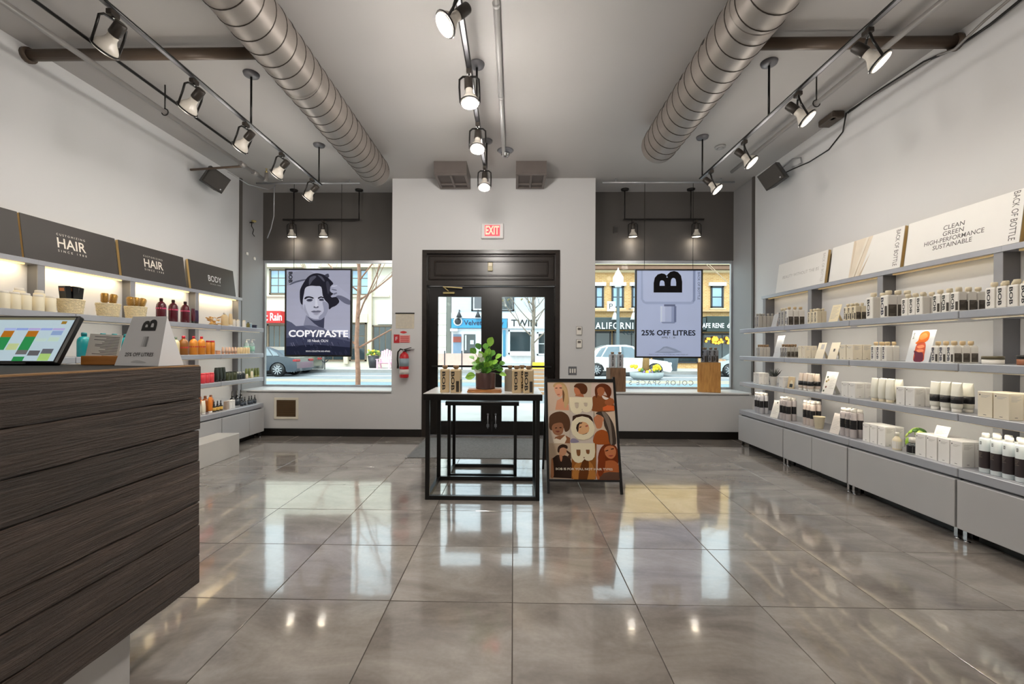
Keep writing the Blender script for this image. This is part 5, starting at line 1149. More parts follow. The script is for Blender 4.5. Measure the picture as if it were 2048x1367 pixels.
# bottom shelf
M_LILAC = mat('lilac_grey_plastic', (196, 188, 188), .3); M_LILAC2 = mat('grey_plastic', (186, 186, 192), .3)
rgrid('spray_can_grey', can(.024, .25, M_LILAC2, M_OFFW, M_INK), 1522, 3, 3, 2, .049, 'tall grey bottle with black label', cl(1), dx=.02)
def listcard(q, w, h, M): lines(q, M, -w * .3, w * .35, h * .8, 8, h * .08, M_PALEL, .003); q.flat([(-w * .05, h * .82), (w * .1, h * .82), (w * .1, h * .92), (-w * .05, h * .92)], 0, M_GREYL, M)
place('leaning_card_list', easel_card(.14, .2, rad(15), M_PAPER, listcard), 'white leaning list card on the bottom right shelf by the window', (XS + .015, yr(1545), SH[3] + .001), RR, 'card', name='leaning_card')
rgrid('spray_can_lilac', can(.026, .25, M_LILAC, M_OFFW, M_INK), 1576, 3, 3, 2, .053, 'tall lilac-grey bottle with black label', cl(2), dx=.02)
rgrid('spray_can_blush', can(.025, .25, mat('blush_grey_plastic', (204, 190, 182), .3), M_OFFW, M_INK), 1625, 3, 3, 2, .052, 'tall blush bottle with black label', cl(3), dx=.06)
q = MB(); q.lathe([(.034, 0), (.05, .115), (.052, .118), (.046, .112), (.034, .02), (1e-4, .018)], mat('cream_cup', (232, 220, 190), .5), None, 20)
tag(q.obj('cream_cup', None, (XS + .06, yr(1639, XS + .06), SH[3] + .0005)), 'cream tapered cup in front of bottles, bottom right shelf', 'cup')
place('leaning_card_blush', easel_card(.115, .19, rad(15), mat('blush_card', (228, 220, 212), .5)), 'pale blush leaning card beside the cream cup, bottom right shelf', (XS + .015, yr(1665), SH[3] + .001), RR, 'card', name='leaning_card')
rgrid('spray_can_lilac', None, 1706, 3, 3, 2, .053, 'tall lilac-grey bottle with black label', cl(4), dx=.02)
rgrid('carton_white_tall2', carton(.072, .072, .155, M_CARTW), 1771, 3, 3, 2, .074, 'white carton', NTH[0] + ' carton group', 'carton', dx=.03)
M_GLASSY = mat('clear_glass_jar', (214, 224, 222), .05, trans=.85, spec=.6)
place('serum_bottle', round_bottle(.03, .135, M_CREAM, M_OFFW, M_PAPER, (.1, .5), .6, .45, .2), 'small cream serum bottle before the cartons, bottom right shelf', (XS + .035, yr(1795, XS + .035), SH[3] + .0005), RR)
def greens(e):
    rng = random.Random(9)
    for i in range(26):
        a = rng.uniform(0, 2 * pi); t = rng.uniform(.1, 1.5); d = Vector((cos(a) * sin(t), sin(a) * sin(t), cos(t))); c = Vector((0, 0, .04)) + Vector((d.x * .06, d.y * .06, d.z * .08)); s = rng.uniform(.016, .03)
        q = MB(); q.sphere((0, 0, 0), s, mat('lime_%d' % (i % 3), ((150, 190, 60), (196, 214, 120), (70, 110, 44))[i % 3], .45), 8, 5, T(*c) @ RZ(a) @ RY(t), (1, .8, .35)); q.obj('leaf', e)
place('artificial_greens', greens, 'bunch of lime green leaves on the bottom right shelf', (XS + .13, yr(1836, XS + .13), SH[3] + .0005), 0, 'greenery', scale=(1.25, 1.1, 1.45))
place('dome_bottle', round_bottle(.037, .12, M_GLASSY, M_OFFW, M_INK, (.08, .52), .58, .7, .3), 'clear bottle with black label before the green leaves', (XS + .04, yr(1827, XS + .04), SH[3] + .0005), RR)
rgrid('carton_white_tall3', carton(.08, .08, .165, M_CARTW), 1925, 3, 4, 2, .082, 'tall white carton', NTH[1] + ' carton group', 'carton', dx=.02)
place('small_sign_card', easel_card(.1, .075, rad(20), M_PAPER, None, False), 'small white card standing on the tall white cartons', (XS + .07, yr(1881, XS + .07), SH[3] + .167), RR, 'card')
rgrid('tall_bottle_teal', can(.03, .25, mat('pale_teal_plastic', (224, 232, 234), .25), M_OFFW, mat('dark_brown_label', (58, 50, 52), .4), (.12, .55), .6), 2075, 3, 5, 2, .063, 'tall white-teal bottle with dark label', cl(5), dx=.02)

# ------------------------------------------------------------------ left shelves
RL = rad(90); XSL = -3.505
def yl2(px, X): return pix(px, 700, 'x', X)[1]
def left(key, mk, px, shelf, label, cat='bottle', back=.05, rz=RL, sc=None, group=None, name=None, dz=0.):
    X = XSL - back; return place(key, mk, label, (X, yl2(px, X), SH[shelf] + .0005 + dz), rz, cat, group, sc, name)
for i, px in enumerate((6, 28, 50, 76, 100)):
    left('cream_shelf_bottle', can(.034, .125, mat('soft_cream_plastic', (244, 234, 206), .4), M_OFFW), px, 0, 'plain cream bottle, %s from the left frame edge, top left shelf' % NTH[i], back=.05, group='cream bottles on the top left shelf')
for i, px in enumerate((38, 78)):
    left('cream_shelf_bottle', None, px, 0, 'taller plain cream bottle in the back row, %s, top left shelf' % ('nearer frame edge' if i == 0 else 'nearer black boxes'), back=.19, sc=(1, 1, 1.4), group='cream bottles on the top left shelf')
M_WOV = mat('woven_cream', (236, 222, 186), .7, var=.12, scale=60, bump=.6, bscale=90)
def basket(fill):
    def mk(e):
        q = MB(); n = 28; prof = [(.068, 0), (.072, .01), (.086, .118), (.088, .122), (.082, .12), (.07, .03), (1e-4, .028)]; q.lathe(prof, M_WOV, None, n)
        q.obj('basket_body', e)
        for k in range(9):
            z = .012 + k * .0125; r = .0725 + (z / .12) * .0145; q = MB(); q.tube([(r * cos(t), r * sin(t), z + .002 * sin(t * 14 + k * pi)) for t in [2 * pi * i / 42 for i in range(43)]], .0032, M_WOV, n=4); q.obj('weave_band', e)
    return mk
zb = SH[0] + .0005
def bk(px): X = XSL - .1; return (X, yl2(px, X), zb)
for px, lab in ((141, 'woven cream basket holding black boxes, top left shelf'), (216, 'woven cream basket holding two gold brushes, top left shelf'), (271, 'woven cream basket holding three gold brushes, top left shelf')):
    place('woven_basket', basket(0), lab, bk(px), 0, 'basket')
c = bk(141)
for i, (dx, dy, rz, rx) in enumerate(((-.005, -.05, .0, .12), (.005, .0, .0, -.0), (-.005, .05, -.0, -.12))):
    def bx(e):
        q = MB(); q.box((-.03, -.022, 0), (.03, .022, .18), mat('glossy_black_box', (26, 24, 26), .2), bev=.002); q.obj('box_body', e)
        q = MB(); q.flat([(-.02, .14), (.02, .14), (.02, .165), (-.02, .165)], 0, mat('copper_print', (170, 110, 70), .3, .5), face(0, -.0226, 0)); q.obj('print', e)
    o = place('black_box', bx, '%s glossy black box tucked in the left woven basket' % ('front', 'middle', 'rear')[i], (c[0] + dx + .01, c[1] + dy * .7, c[2] + .045), 0, 'box'); o.rotation_euler = (rx, 0, 0)
def brush(e):
    mg_ = mat('gold_barrel', (176, 134, 60), .3, .6, var=.2, scale=90)
    q = MB(); q.lathe([(.011, -.06), (.013, .02), (.016, .03)], M_BLACK, None, 10); q.obj('handle', e)
    q = MB(); q.lathe([(.018, .03), (.026, .036), (.026, .105), (.02, .112), (1e-4, .114)], mg_, None, 14); q.obj('barrel', e)
    q = MB()
    for k in range(8):
        for j in range(14): a = 2 * pi * j / 14 + k * .2; q.box((-.0012, .024, -.0012), (.0012, .032, .0012), M_KRAFT, RZ(a) @ T(0, 0, .042 + k * .008))
    q.obj('bristles', e)
for px, spots, nm in ((216, ((0, -.034, .1, .1), (0, .034, -.1, .1)), 'middle'), (271, ((0, -.048, .25, .1), (-.01, .0, .0, .15), (0, .048, -.25, .1)), 'right')):
    c = bk(px)
    for i, (dx, dy, tx, ty) in enumerate(spots):
        side_ = (('left', 'right') if len(spots) == 2 else ('left', 'centre', 'right'))[i]
        o = place('round_brush', brush, '%s gold round hairbrush in the %s woven basket' % (side_, nm), (c[0] + dx, c[1] + dy, c[2] + .098), 0, 'hairbrush')
        o.rotation_euler = (tx, ty, 0)
M_MAG = mat('dark_magenta_bottle', (86, 22, 34), .2, coat=.4); M_PINKL = mat('pink_band', (214, 74, 116), .4); M_PURP = mat('purple_tube', (58, 40, 72), .3)
for i, px in enumerate((322, 346, 370)): left('magenta_bottle', round_bottle(.043, .23, M_MAG, mat('burgundy_cap', (48, 18, 24), .3), M_PINKL, (.52, .58), .72, .36, .12), px, 0, '%s tall dark burgundy bottle with pink band, top left shelf' % ('left', 'middle', 'right')[i], group='burgundy bottles')
left('wine_tube', tube_pack(.05, .165, M_MAG, M_BLACK), 386, 0, 'wine red tube beside the burgundy bottles, top left shelf', 'tube')
left('violet_tube', tube_pack(.045, .15, M_PURP, M_BLACK), 393, 0, 'dark purple tube beside the burgundy bottles, top left shelf', 'tube')
def chips(e):
    rng = random.Random(4)
    for i in range(26):
        q = MB(); q.box((-.022, -.012, -.003), (.022, .012, .003), mat('wood_chip_%d' % (i % 3), ((214, 168, 96), (190, 140, 74), (232, 196, 130))[i % 3], .6), T(rng.uniform(-.05, .05), rng.uniform(-.05, .05), .012 + .09 * (i / 26)) @ Matrix.Rotation(rng.uniform(-.6, .6), 4, 'X') @ Matrix.Rotation(rng.uniform(-.6, .6), 4, 'Y') @ RZ(rng.uniform(0, 3)), bev=.002); q.obj('chip', e)
left('wood_chip_pile', chips, 428, 0, 'small heap of golden wood chips, top left shelf', 'ornament', .1, 0)
M_GOLDC = mat('golden_cream', (232, 206, 158), .35)
left('gold_cream_bottle', round_bottle(.04, .165, M_GOLDC, M_OFFW, None, capr=.4), 449, 0, 'golden cream rounded bottle beside the wood chips', 'bottle')
left('gold_cream_tube', tube_pack(.055, .16, M_GOLDC, M_OFFW), 461, 0, 'golden cream squeeze tube, top left shelf', 'tube')
for i, px in enumerate((468, 476)): left('ivory_mini_bottle', can(.02, .095, M_OFFW, M_CREAM), px, 0, '%s ivory mini bottle by the far post, top left shelf' % ('left', 'right')[i], group='ivory mini bottles')
left('ivory_mini_bottle', None, 488, 0, 'ivory mini bottle beyond the far post, top left shelf')
left('olive_mini_bottle', round_bottle(.02, .075, mat('olive_glass', (120, 112, 60), .2), M_BLACK), 496, 0, 'tiny olive bottle near the window, top left shelf')
left('pale_blue_bottle', can(.016, .07, mat('pale_blue_plastic', (150, 176, 190), .3), M_OFFW), 501, 0, 'tiny pale blue bottle near the window, top left shelf')
left('navy_tin', jar(.035, .045, mat('navy_tin', (38, 44, 66), .3), M_INKB), 508, 0, 'small navy tin at the end of the top left shelf', 'tin')
# second left shelf
M_TEAL = mat('teal_bottle', (24, 146, 152), .25, coat=.3); M_TEALD = mat('teal_cap', (18, 104, 112), .3)
for i, px in enumerate((168, 206, 229, 252)): left('teal_bottle', round_bottle(.046, .2, M_TEAL, M_TEALD, None, capr=.42), px, 1, '%s teal bottle from left on second left shelf behind the counter' % NTH[i], group='teal bottles')
M_VAN = mat('vanilla_bottle', (240, 226, 180), .35); M_CAPG = mat('cap_sage', (120, 136, 120), .4)
for i, px in enumerate((330, 340, 351)): left('vanilla_bottle', round_bottle(.036, .19, M_VAN, M_CAPG if i < 3 else M_RED, None, capr=.4), px, 1, '%s vanilla bottle with sage cap, second left shelf' % ('left', 'middle', 'right')[i], group='vanilla bottles')
M_RCAP = mat('crimson_cap', (178, 26, 46), .3); M_AMB = mat('amber_orange_bottle', (216, 138, 48), .28); M_AMBB = mat('amber_brown_bottle', (150, 96, 40), .28); M_RBAND = mat('red_band', (206, 54, 56), .4)
left('amber_brown_bottle', round_bottle(.046, .205, M_AMBB, M_RCAP, M_RBAND, (.34, .42), .68, .36, .13), 367, 1, 'amber brown bottle with crimson cap, second left shelf')
for i, px in enumerate((387, 403)): left('orange_bottle', round_bottle(.042, .205, M_AMB, M_RCAP, M_RBAND, (.4, .46), .7, .34, .13), px, 1, '%s orange bottle with crimson cap and red band, second left shelf' % ('left', 'right')[i], group='orange bottles')
for i, px in enumerate((416, 425)): left('slim_orange_bottle', can(.025, .16, M_AMB, M_RCAP, None, neck=.9), px, 1, '%s slim orange bottle with crimson cap, second left shelf' % ('left', 'right')[i], group='slim orange bottles')
left('peach_jar', jar(.026, .045, mat('peach_plastic', (226, 166, 128), .35), MATS['peach_plastic']), 436, 1, 'tiny peach jar alone on the second left shelf', 'jar')
for i, px in enumerate((446, 453, 459, 465, 471)): left('peach_tube', tube_pack(.036, .085, mat('pale_peach_tube', (236, 196, 166), .35), MATS['peach_plastic']), px, 1, '%s small peach tube from left on second left shelf' % NTH[i], 'tube', group='peach tubes')
for i, px in enumerate((477, 482, 487, 492, 497)): left('beige_mini_bottle', can(.017, .085, M_GOLDC, M_CREAM), px, 1, '%s beige mini bottle from left, far end of second left shelf' % NTH[i], group='beige mini bottles')
def pump(e):
    q = MB(); q.lathe([(.03, 0), (.033, .004), (.033, .13), (.012, .15)], mat('clear_plastic', (206, 222, 220), .1, trans=.5), None, 14); q.obj('bottle_body', e)
    q = MB(); q.lathe([(.013, .15), (.013, .165), (.004, .167), (.004, .19)], M_OFFW, None, 10); q.bar((0, 0, .19), (0, -.04, .188), .012, .01, M_OFFW); q.obj('pump_head', e)
    q = MB(); q.lathe([(.0336, .03), (.0336, .1)], mat('mint_label', (150, 196, 176), .4), None, 14); q.obj('label', e)
for i, px in enumerate((493, 504)): left('pump_bottle', pump, px, 1, '%s clear pump bottle with mint label, second left shelf' % ('left', 'right')[i], back=.16, group='pump bottles')
# third left shelf
M_CORAL = mat('coral_red', (226, 70, 80), .35); M_PINK2 = mat('hot_pink', (226, 80, 120), .35)
left('pink_tub', can(.03, .14, M_PINK2, M_PINK2, None, neck=.95), 394, 2, 'hot pink tub by the counter corner, third left shelf', 'tub')
for i, px in enumerate((404, 413, 422)): left('coral_tub', can(.034, .115, M_CORAL, M_CORAL, None, neck=.96), px, 2, '%s coral red tub on the third left shelf' % ('left', 'middle', 'right')[i], 'tub', group='coral tubs')
M_BGRN = mat('black_green_tube', (34, 40, 32), .3); M_OLV = mat('olive_green_jar', (96, 104, 50), .3)
for i, px in enumerate((433, 440, 447)): left('black_tube', tube_pack(.06, .17, M_BGRN, M_BLACK), px, 2, '%s tall black-green tube, third left shelf' % ('left', 'middle', 'right')[i], 'tube', group='black tubes')
for i, px in enumerate((454, 461, 469)): left('dark_olive_tub', can(.03, .11, mat('dark_olive_tub', (66, 72, 44), .3), M_BGRN, None, neck=.96), px, 2, '%s dark olive tub, third left shelf' % ('left', 'middle', 'right')[i], 'tub', group='dark olive tubs')
for i, px in enumerate((476, 481, 487)): left('smoky_bottle', round_bottle(.022, .095, mat('smoky_glass', (52, 58, 60), .15), M_OFFW), px, 2, '%s smoky little bottle, third left shelf' % ('left', 'middle', 'right')[i], group='smoky bottles')
for i, px in enumerate((493, 499, 505, 511, 516)): left('olive_tube', tube_pack(.045, .125, M_OLV, mat('lime_cap', (150, 152, 80), .4)), px, 2, '%s olive green tube from left, end of third left shelf' % NTH[i], 'tube', back=.12, group='olive tubes')
for i, px in enumerate((494, 504)): left('white_mini_tub', can(.016, .06 + .03 * i, M_CREAM, M_OFFW), px, 2, '%s cream mini bottle before the olive tubes' % ('shorter', 'taller')[i], back=.03, sc=(1, 1, 1 + .6 * i))
# bottom left shelf
for i, px in enumerate((397, 407)): left('cream_tube', tube_pack(.055, .155, mat('ivory_tube', (232, 224, 204), .4), M_OFFW), px, 3, '%s ivory squeeze tube, bottom left shelf' % ('left', 'right')[i], 'tube', back=.05, group='ivory tubes')
M_AGL = mat('amber_glass', (158, 84, 32), .15, coat=.3)
for i, px in enumerate((400, 411, 422)): left('amber_bottle', round_bottle(.034, .19, M_AGL, mat('copper_cap', (150, 92, 66), .3)), px, 3, '%s amber bottle behind the ivory tubes, bottom left shelf' % ('left', 'middle', 'right')[i], back=.17, group='amber bottles')
left('orange_tube', tube_pack(.055, .185, mat('orange_gloss_tube', (224, 128, 44), .25), M_OFFW), 421, 3, 'glossy orange squeeze tube, bottom left shelf', 'tube', back=.06)
M_YEL = mat('yellow_label', (232, 188, 88), .45)
for i, px in enumerate((428.5, 435.5, 442)): left('dropper_bottle', dropper(.022, .125, M_BLACK, M_YEL), px, 3, '%s black dropper bottle with yellow label, bottom left shelf' % ('left', 'middle', 'right')[i], back=.07, group='yellow dropper bottles')
left('taupe_carton', carton(.042, .042, .1, mat('taupe_carton', (176, 160, 146), .5)), 453, 3, 'narrow taupe carton, bottom left shelf', 'carton', back=.06)
for i, px in enumerate((459.5, 465)): left('white_slim_carton', carton(.045, .045, .105, M_CARTW), px, 3, '%s narrow white carton, bottom left shelf' % ('left', 'right')[i], 'carton', back=.06, group='narrow white cartons')
for i, px in enumerate((465, 474, 482)): left('tall_black_dropper', dropper(.028, .2, mat('black_glass', (26, 30, 34), .15), mat('slate_label', (60, 68, 78), .4)), px, 3, '%s tall black dropper bottle in the back, bottom left shelf' % ('left', 'middle', 'right')[i], back=.17, group='tall black droppers')
for i, px in enumerate((484, 490, 498.5, 503.5, 510)): left('small_black_dropper', dropper(.02, .115, MATS['black_glass'], MATS['slate_label']), px, 3, '%s small black dropper bottle from left, end of bottom left shelf' % NTH[i], back=.07, group='small black droppers')

# ------------------------------------------------------------------ things on the table
def tb(px, y): return pix(px, 780, 'y', y)[0]
ZTB = .8775
TBM = square_bottle(.125, .205, M_KRAFT, M_KRAFTC, False, .032); TBD = square_bottle(.125, .205, M_KRAFT, M_KRAFTC, True, .032)
TG = 'litre bottles on the plant table'
place('kraft_litre_bottle', square_bottle(.078, .198, M_KRAFT, M_KRAFTC, False, .03), 'kraft beige litre bottle at the far left of the plant table', (tb(890, 3.72), 3.72, ZTB), rad(4), group=TG)
place('kraft_litre_dark', square_bottle(.085, .198, M_KRAFT, M_KRAFTC, True, .03), 'kraft litre bottle with dark panel, left group on plant table', (tb(912, 3.70), 3.70, ZTB), rad(-6), group=TG)
place('kraft_litre_bottle', None, 'kraft litre bottle in the middle of the right group on plant table', (tb(1033, 3.72), 3.72, ZTB), rad(3), group=TG)
place('kraft_litre_dark', None, 'kraft litre bottle with dark panel, right end of plant table', (tb(1057, 3.70), 3.70, ZTB), rad(-4), group=TG)
place('grey_litre_bottle', square_bottle(.075, .195, mat('smoky_beige_plastic', (150, 140, 126), .4), M_KRAFTC, True, .03), 'smoky grey litre bottle standing behind, beside the plant board', (tb(1020, 3.86), 3.86, ZTB), rad(60), group=TG)
place('kraft_litre_bottle', None, 'kraft litre bottle hidden behind the right group on plant table', (tb(1044, 3.84), 3.84, ZTB), rad(5), group=TG)
q = MB(); q.box((-.145, -.07, 0), (.145, .07, .014), M_OAK, bev=.003); q.box((-.14, -.066, .014), (.14, .066, .026), M_OAK, bev=.003)
px_ = tb(969.5, 3.76); tag(q.obj('wooden_board', None, (px_, 3.76, ZTB)), 'flat wooden board under the potted plant on the table', 'board')
pot = thing('potted_plant', 'leafy green plant in a dark brown pot on the table board', 'plant', (tb(971, 3.77), 3.77, ZTB + .0265))
q = MB(); q.lathe([(.076, 0), (.083, .006), (.084, .02), (.086, .132), (.084, .136), (.078, .133), (.074, .12), (1e-4, .118)], mat('dark_brown_pot', (84, 58, 54), .35, var=.05), None, 32); q.obj('pot', pot)
q = MB(); q.lathe([(.075, .112), (.05, .122), (1e-4, .124)], mat('soil', (44, 34, 28), .9, var=.3, scale=80), None, 20); q.obj('soil', pot)
LEAFM = [mat('leaf_bright', (146, 200, 74), .35, var=.15, scale=30), mat('leaf_mid', (108, 170, 64), .35, var=.15, scale=30), mat('leaf_dark', (70, 124, 54), .35, var=.15, scale=30), mat('leaf_white', (226, 232, 214), .4, var=.1, scale=30)]
def leaf_mesh(q, base, d, L_, w_, m, droop=.18, nh=(0, 0, 1)):
    d = Vector(d).normalized(); s = d.cross(Vector(nh))
    if s.length < .1: s = Vector((1, 0, 0))
    s.normalize(); n = s.cross(d).normalized(); P = []; N = 6
    for i in range(N + 1):
        t = i / N; ww = w_ * math.sin(pi * min(1, t * .94 + .04)) ** .75; c = Vector(base) + d * (L_ * t) - Vector((0, 0, 1)) * (droop * L_ * t * t)
        P += [c - s * ww + n * ww * .22, c - n * 0, c + s * ww + n * ww * .22]
    fs = []
    for i in range(N):
        for j in (0, 1): a = i * 3 + j; fs.append((a, a + 1, a + 4, a + 3))
    q.add(P, fs, m, smooth=True)
rng = random.Random(21)
spec = []
# hand-set prominent leaves: (tip px offset from pot centre in photo px, up px) then filler
for x, z, s, m in ((12, 72, .05, 0), (6, 50, .042, 0), (-16, 60, .036, 2), (-26, 50, .036, 1), (28, 38, .036, 0), (-24, 22, .034, 1), (30, 10, .034, 1), (-34, -6, .042, 0), (36, -2, .03, 0), (2, 24, .04, 0), (-8, 32, .032, 3), (-12, 40, .03, 3), (16, 22, .034, 0), (22, 26, .034, 0), (-4, 12, .036, 2), (10, 8, .036, 1), (-18, 8, .034, 3), (24, 16, .032, 2), (-30, 34, .028, 1), (0, 60, .034, 1), (14, 46, .036, 1), (34, 22, .028, 1), (-10, 20, .034, 2), (8, 36, .034, 2)):
    tip = Vector((x * .00428 * 1.1, rng.uniform(-.07, .05), .136 + z * .00428)); spec.append((tip, s, LEAFM[m]))
for k in range(26):
    a = rng.uniform(0, 2 * pi); t = rng.uniform(.2, 1.4); R_ = rng.uniform(.09, .15); spec.append((Vector((R_ * cos(a) * sin(t), R_ * sin(a) * sin(t), .15 + R_ * 1.25 * cos(t))), rng.uniform(.024, .034), LEAFM[rng.randrange(3)]))
for tip, s, m in spec:
    base0 = Vector((tip.x * .15, tip.y * .15, .12)); d = (tip - base0); d = Vector((d.x, d.y, d.z * .55)).normalized(); base = tip - d * s * 1.7
    q = MB(); leaf_mesh(q, base, d, s * 2.0, s * .8, m, nh=(rng.uniform(-.7, .7), -1, rng.uniform(.1, 1.2))); q.obj('leaf', pot)
q = MB()
for tip, s, m in spec: q.tube([(tip.x * .1, tip.y * .1, .118), (tip.x * .4, tip.y * .4, (tip.z + .118) / 2 + .01), tuple(tip * .97)], [.003, .0025, .0012], LEAFM[1], n=4)
q.obj('stems', pot)
# ------------------------------------------------------------------ wooden blocks with bottles on the right sill
M_BLK1 = wood_mat('brown_timber', (92, 66, 46), (150, 116, 88), 2, 8, 9, .5, .6, .006); M_BLK2 = wood_mat('honey_timber', (166, 108, 48), (222, 168, 92), 2, 8, 9, .4, .5, .006)
zs_ = SILL + .0205
def block(label, px0, px1, y, m, rz, h, bw):
    x0, x1 = pix(px0, 780, 'y', y)[0], pix(px1, 780, 'y', y)[0]
    q = MB(); q.box((-bw / 2, -bw / 2, 0), (bw / 2, bw / 2, h), m, bev=.006); o = q.obj('wooden_block', None, ((x0 + x1) / 2, y + bw * .4, zs_), rz); return tag(o, label, 'block'), (x0 + x1) / 2, y + bw * .4
o, bx0, by0 = block('brown cracked timber block on the right sill behind the A-frame', 1217, 1252, 6.26, M_BLK1, rad(3), .335, .225)
SIL = square_bottle(.082, .195, mat('silver_grey_plastic', (190, 192, 196), .35), M_KRAFTC, False, .03)
for i, d in enumerate((-.055, .05)): place('silver_litre_bottle', SIL, '%s silver bottle on the brown timber block' % ('left', 'right')[i], (bx0 + d, by0 - .02, zs_ + .336), rad(8), group='silver bottles on brown block')
o, bx1, by1 = block('honey coloured timber block on the right sill under the poster', 1398, 1453, 6.25, M_BLK2, rad(-24), .42, .30)
for i, (dx, dy) in enumerate(((-.09, -.03), (.0, -.05), (.09, -.0), (-.03, .06))): place('grey_window_bottle', square_bottle(.075, .18, mat('grey_shadow_plastic', (150, 152, 156), .35), M_KRAFTC, True, .03), '%s grey bottle on the honey timber block' % ('left', 'front middle', 'right', 'rear')[i], (bx1 + dx, by1 + dy, zs_ + .421), rad(-20), group='grey bottles on honey block')  # plain mid-grey bottle colour

# ------------------------------------------------------------------ the street outside
ZS = -.15
def o_(px, py, Y): return pix(px, py, 'y', Y)
M_WALK = mat('concrete_pavement', (196, 192, 186), .85, var=.08, scale=1.5); M_ROAD = mat('asphalt', (138, 142, 146), .85, var=.08, scale=2)
sbox('ground_pavement', (-30, YW + .12, -.25), (30, 10.2, -.02), M_WALK)
sbox('ground_road', (-40, 10.2, -.3), (40, 24.6, ZS), M_ROAD)
sbox('ground_kerb', (-40, 24.6, -.3), (40, 24.8, .02), mat('kerb_grey', (150, 148, 146), .85))
sbox('ground_far_pavement', (-40, 24.8, -.3), (40, 29.6, .0), M_WALK)
M_YL = mat('road_yellow', (212, 200, 140), .8, var=.1); M_WL = mat('road_white', (222, 224, 222), .8, var=.1); M_BL = mat('road_blue_grey', (120, 146, 156), .8, var=.1)
for nm, lab, y0, y1, m in (('road_line', 'pale yellow line painted along the street, farther one', 19.0, 19.25, M_YL), ('road_line', 'pale yellow line painted along the street, nearer one', 18.3, 18.5, M_YL), ('road_line', 'white line painted along the street near the far kerb', 21.8, 22.0, M_WL), ('road_band', 'blue-grey band of asphalt along the street', 16.4, 17.6, M_BL)):
    tag(sbox(nm, (-38, y0, ZS), (38, y1, ZS + .006), m), lab, 'road marking')
M_BEIGE = mat('beige_stucco', (206, 198, 184), .85, var=.04, scale=.8); M_BEIGE2 = mat('beige_cornice', (204, 192, 168), .8); M_WSID = mat('white_siding', (214, 220, 228), .7, var=.02); M_DGL = mat('dark_shop_glass', (46, 56, 60), .08, spec=.8, var=.3, scale=.7); M_SKYGL = mat('sky_glass', (126, 156, 182), .06, spec=1., var=.35, scale=.5)
M_WDF = mat('white_window_frame', (216, 218, 222), .5); M_DKF = mat('dark_window_frame', (46, 46, 50), .5); M_BRNF = mat('bronze_frame', (112, 96, 78), .5)
YBD = 29.0
def bld(name, label, px0, px1, h, m, depth=6, Y=YBD):
    x0, x1 = o_(px0, 600, Y)[0], o_(px1, 600, Y)[0]
    e = thing(name, label, 'building', ((x0 + x1) / 2, Y, 0)); e['x0'] = (x0 + x1) / 2
    q = MB(); q.box((x0 - (x0 + x1) / 2, 0, 0), (x1 - (x0 + x1) / 2, depth, h), m); q.obj('wall', e); return e
def bpart(e, name, px0, py0, px1, py1, m, proud=.05, Y=YBD, parent=None, back=0.):
    """box on the facade between two photo pixels"""
    a, b = o_(px0, py0, Y), o_(px1, py1, Y); c = e.location.x
    q = MB(); q.box((a[0] - c, -proud, max(0, b[2])), (b[0] - c, back, a[2]), m); o = q.obj(name, parent or e); return o
def bwin(e, px0, py0, px1, py1, fm, gm, nx=2, nz=3, t=.09):
    a, b = o_(px0, py0, YBD), o_(px1, py1, YBD); c = e.location.x; x0, x1, z1, z0 = a[0] - c, b[0] - c, a[2], max(.02, b[2])
    q = MB()
    q.box((x0, -.1, z0), (x0 + t, 0, z1), fm); q.box((x1 - t, -.1, z0), (x1, 0, z1), fm); q.box((x0, -.1, z1 - t), (x1, 0, z1), fm); q.box((x0, -.1, z0), (x1, 0, z0 + t), fm); w = q.obj('window', e)
    for i in range(nx):
        for j in range(nz):
            q = MB(); g = .03; q.box((x0 + t + (x1 - x0 - 2 * t) * i / nx + g, -.045, z0 + t + (z1 - z0 - 2 * t) * j / nz + g), (x0 + t + (x1 - x0 - 2 * t) * (i + 1) / nx - g, -.02, z0 + t + (z1 - z0 - 2 * t) * (j + 1) / nz - g), gm); q.obj('pane', w)
    q = MB(); q.box((x0 + t * .5, -.02, z0 + t * .5), (x1 - t * .5, -.005, z1 - t * .5), fm); q.obj('muntin', w)
    return w
# left building, beige
bA = bld('beige_building', 'beige stucco building across the street, seen through the left window', 470, 868, 10.5, M_BEIGE)
bpart(bA, 'cornice', 500, 528, 610, 536, M_BEIGE2, .4); bpart(bA, 'cornice', 640, 528, 790, 536, M_BEIGE2, .4)
bwin(bA, 540, 538, 575, 589, M_BRNF, M_SKYGL, 2, 3); bwin(bA, 700, 538, 745, 591, M_BRNF, M_SKYGL, 2, 3); bwin(bA, 590, 538, 690, 590, M_BRNF, M_SKYGL, 4, 3); bwin(bA, 480, 538, 520, 590, M_BRNF, M_SKYGL, 2, 3)
bpart(bA, 'string_course', 500, 590, 780, 594, M_BEIGE2, .15)
aw = bpart(bA, 'red_awning', 500, 623, 572, 646, mat('red_awning', (206, 44, 44), .7), .7)
q = MB(); a = o_(553, 634, YBD); q.text('t Rain', M_LET2, T(a[0] - bA.location.x + .2, -.73, a[2] - .02) @ FRONT, bold=.02, fit=(1.1, .5)); q.obj('sign_lettering', aw)
bwin(bA, 536, 648, 573, 705, M_BRNF, M_DGL, 3, 1); bwin(bA, 500, 648, 534, 705, M_BRNF, M_DGL, 2, 1)
bwin(bA, 700, 645, 733, 722, M_BRNF, M_DGL, 2, 3); bwin(bA, 745, 650, 786, 712, M_BRNF, M_DGL, 3, 1); bwin(bA, 600, 648, 690, 722, M_BRNF, M_DGL, 4, 2)
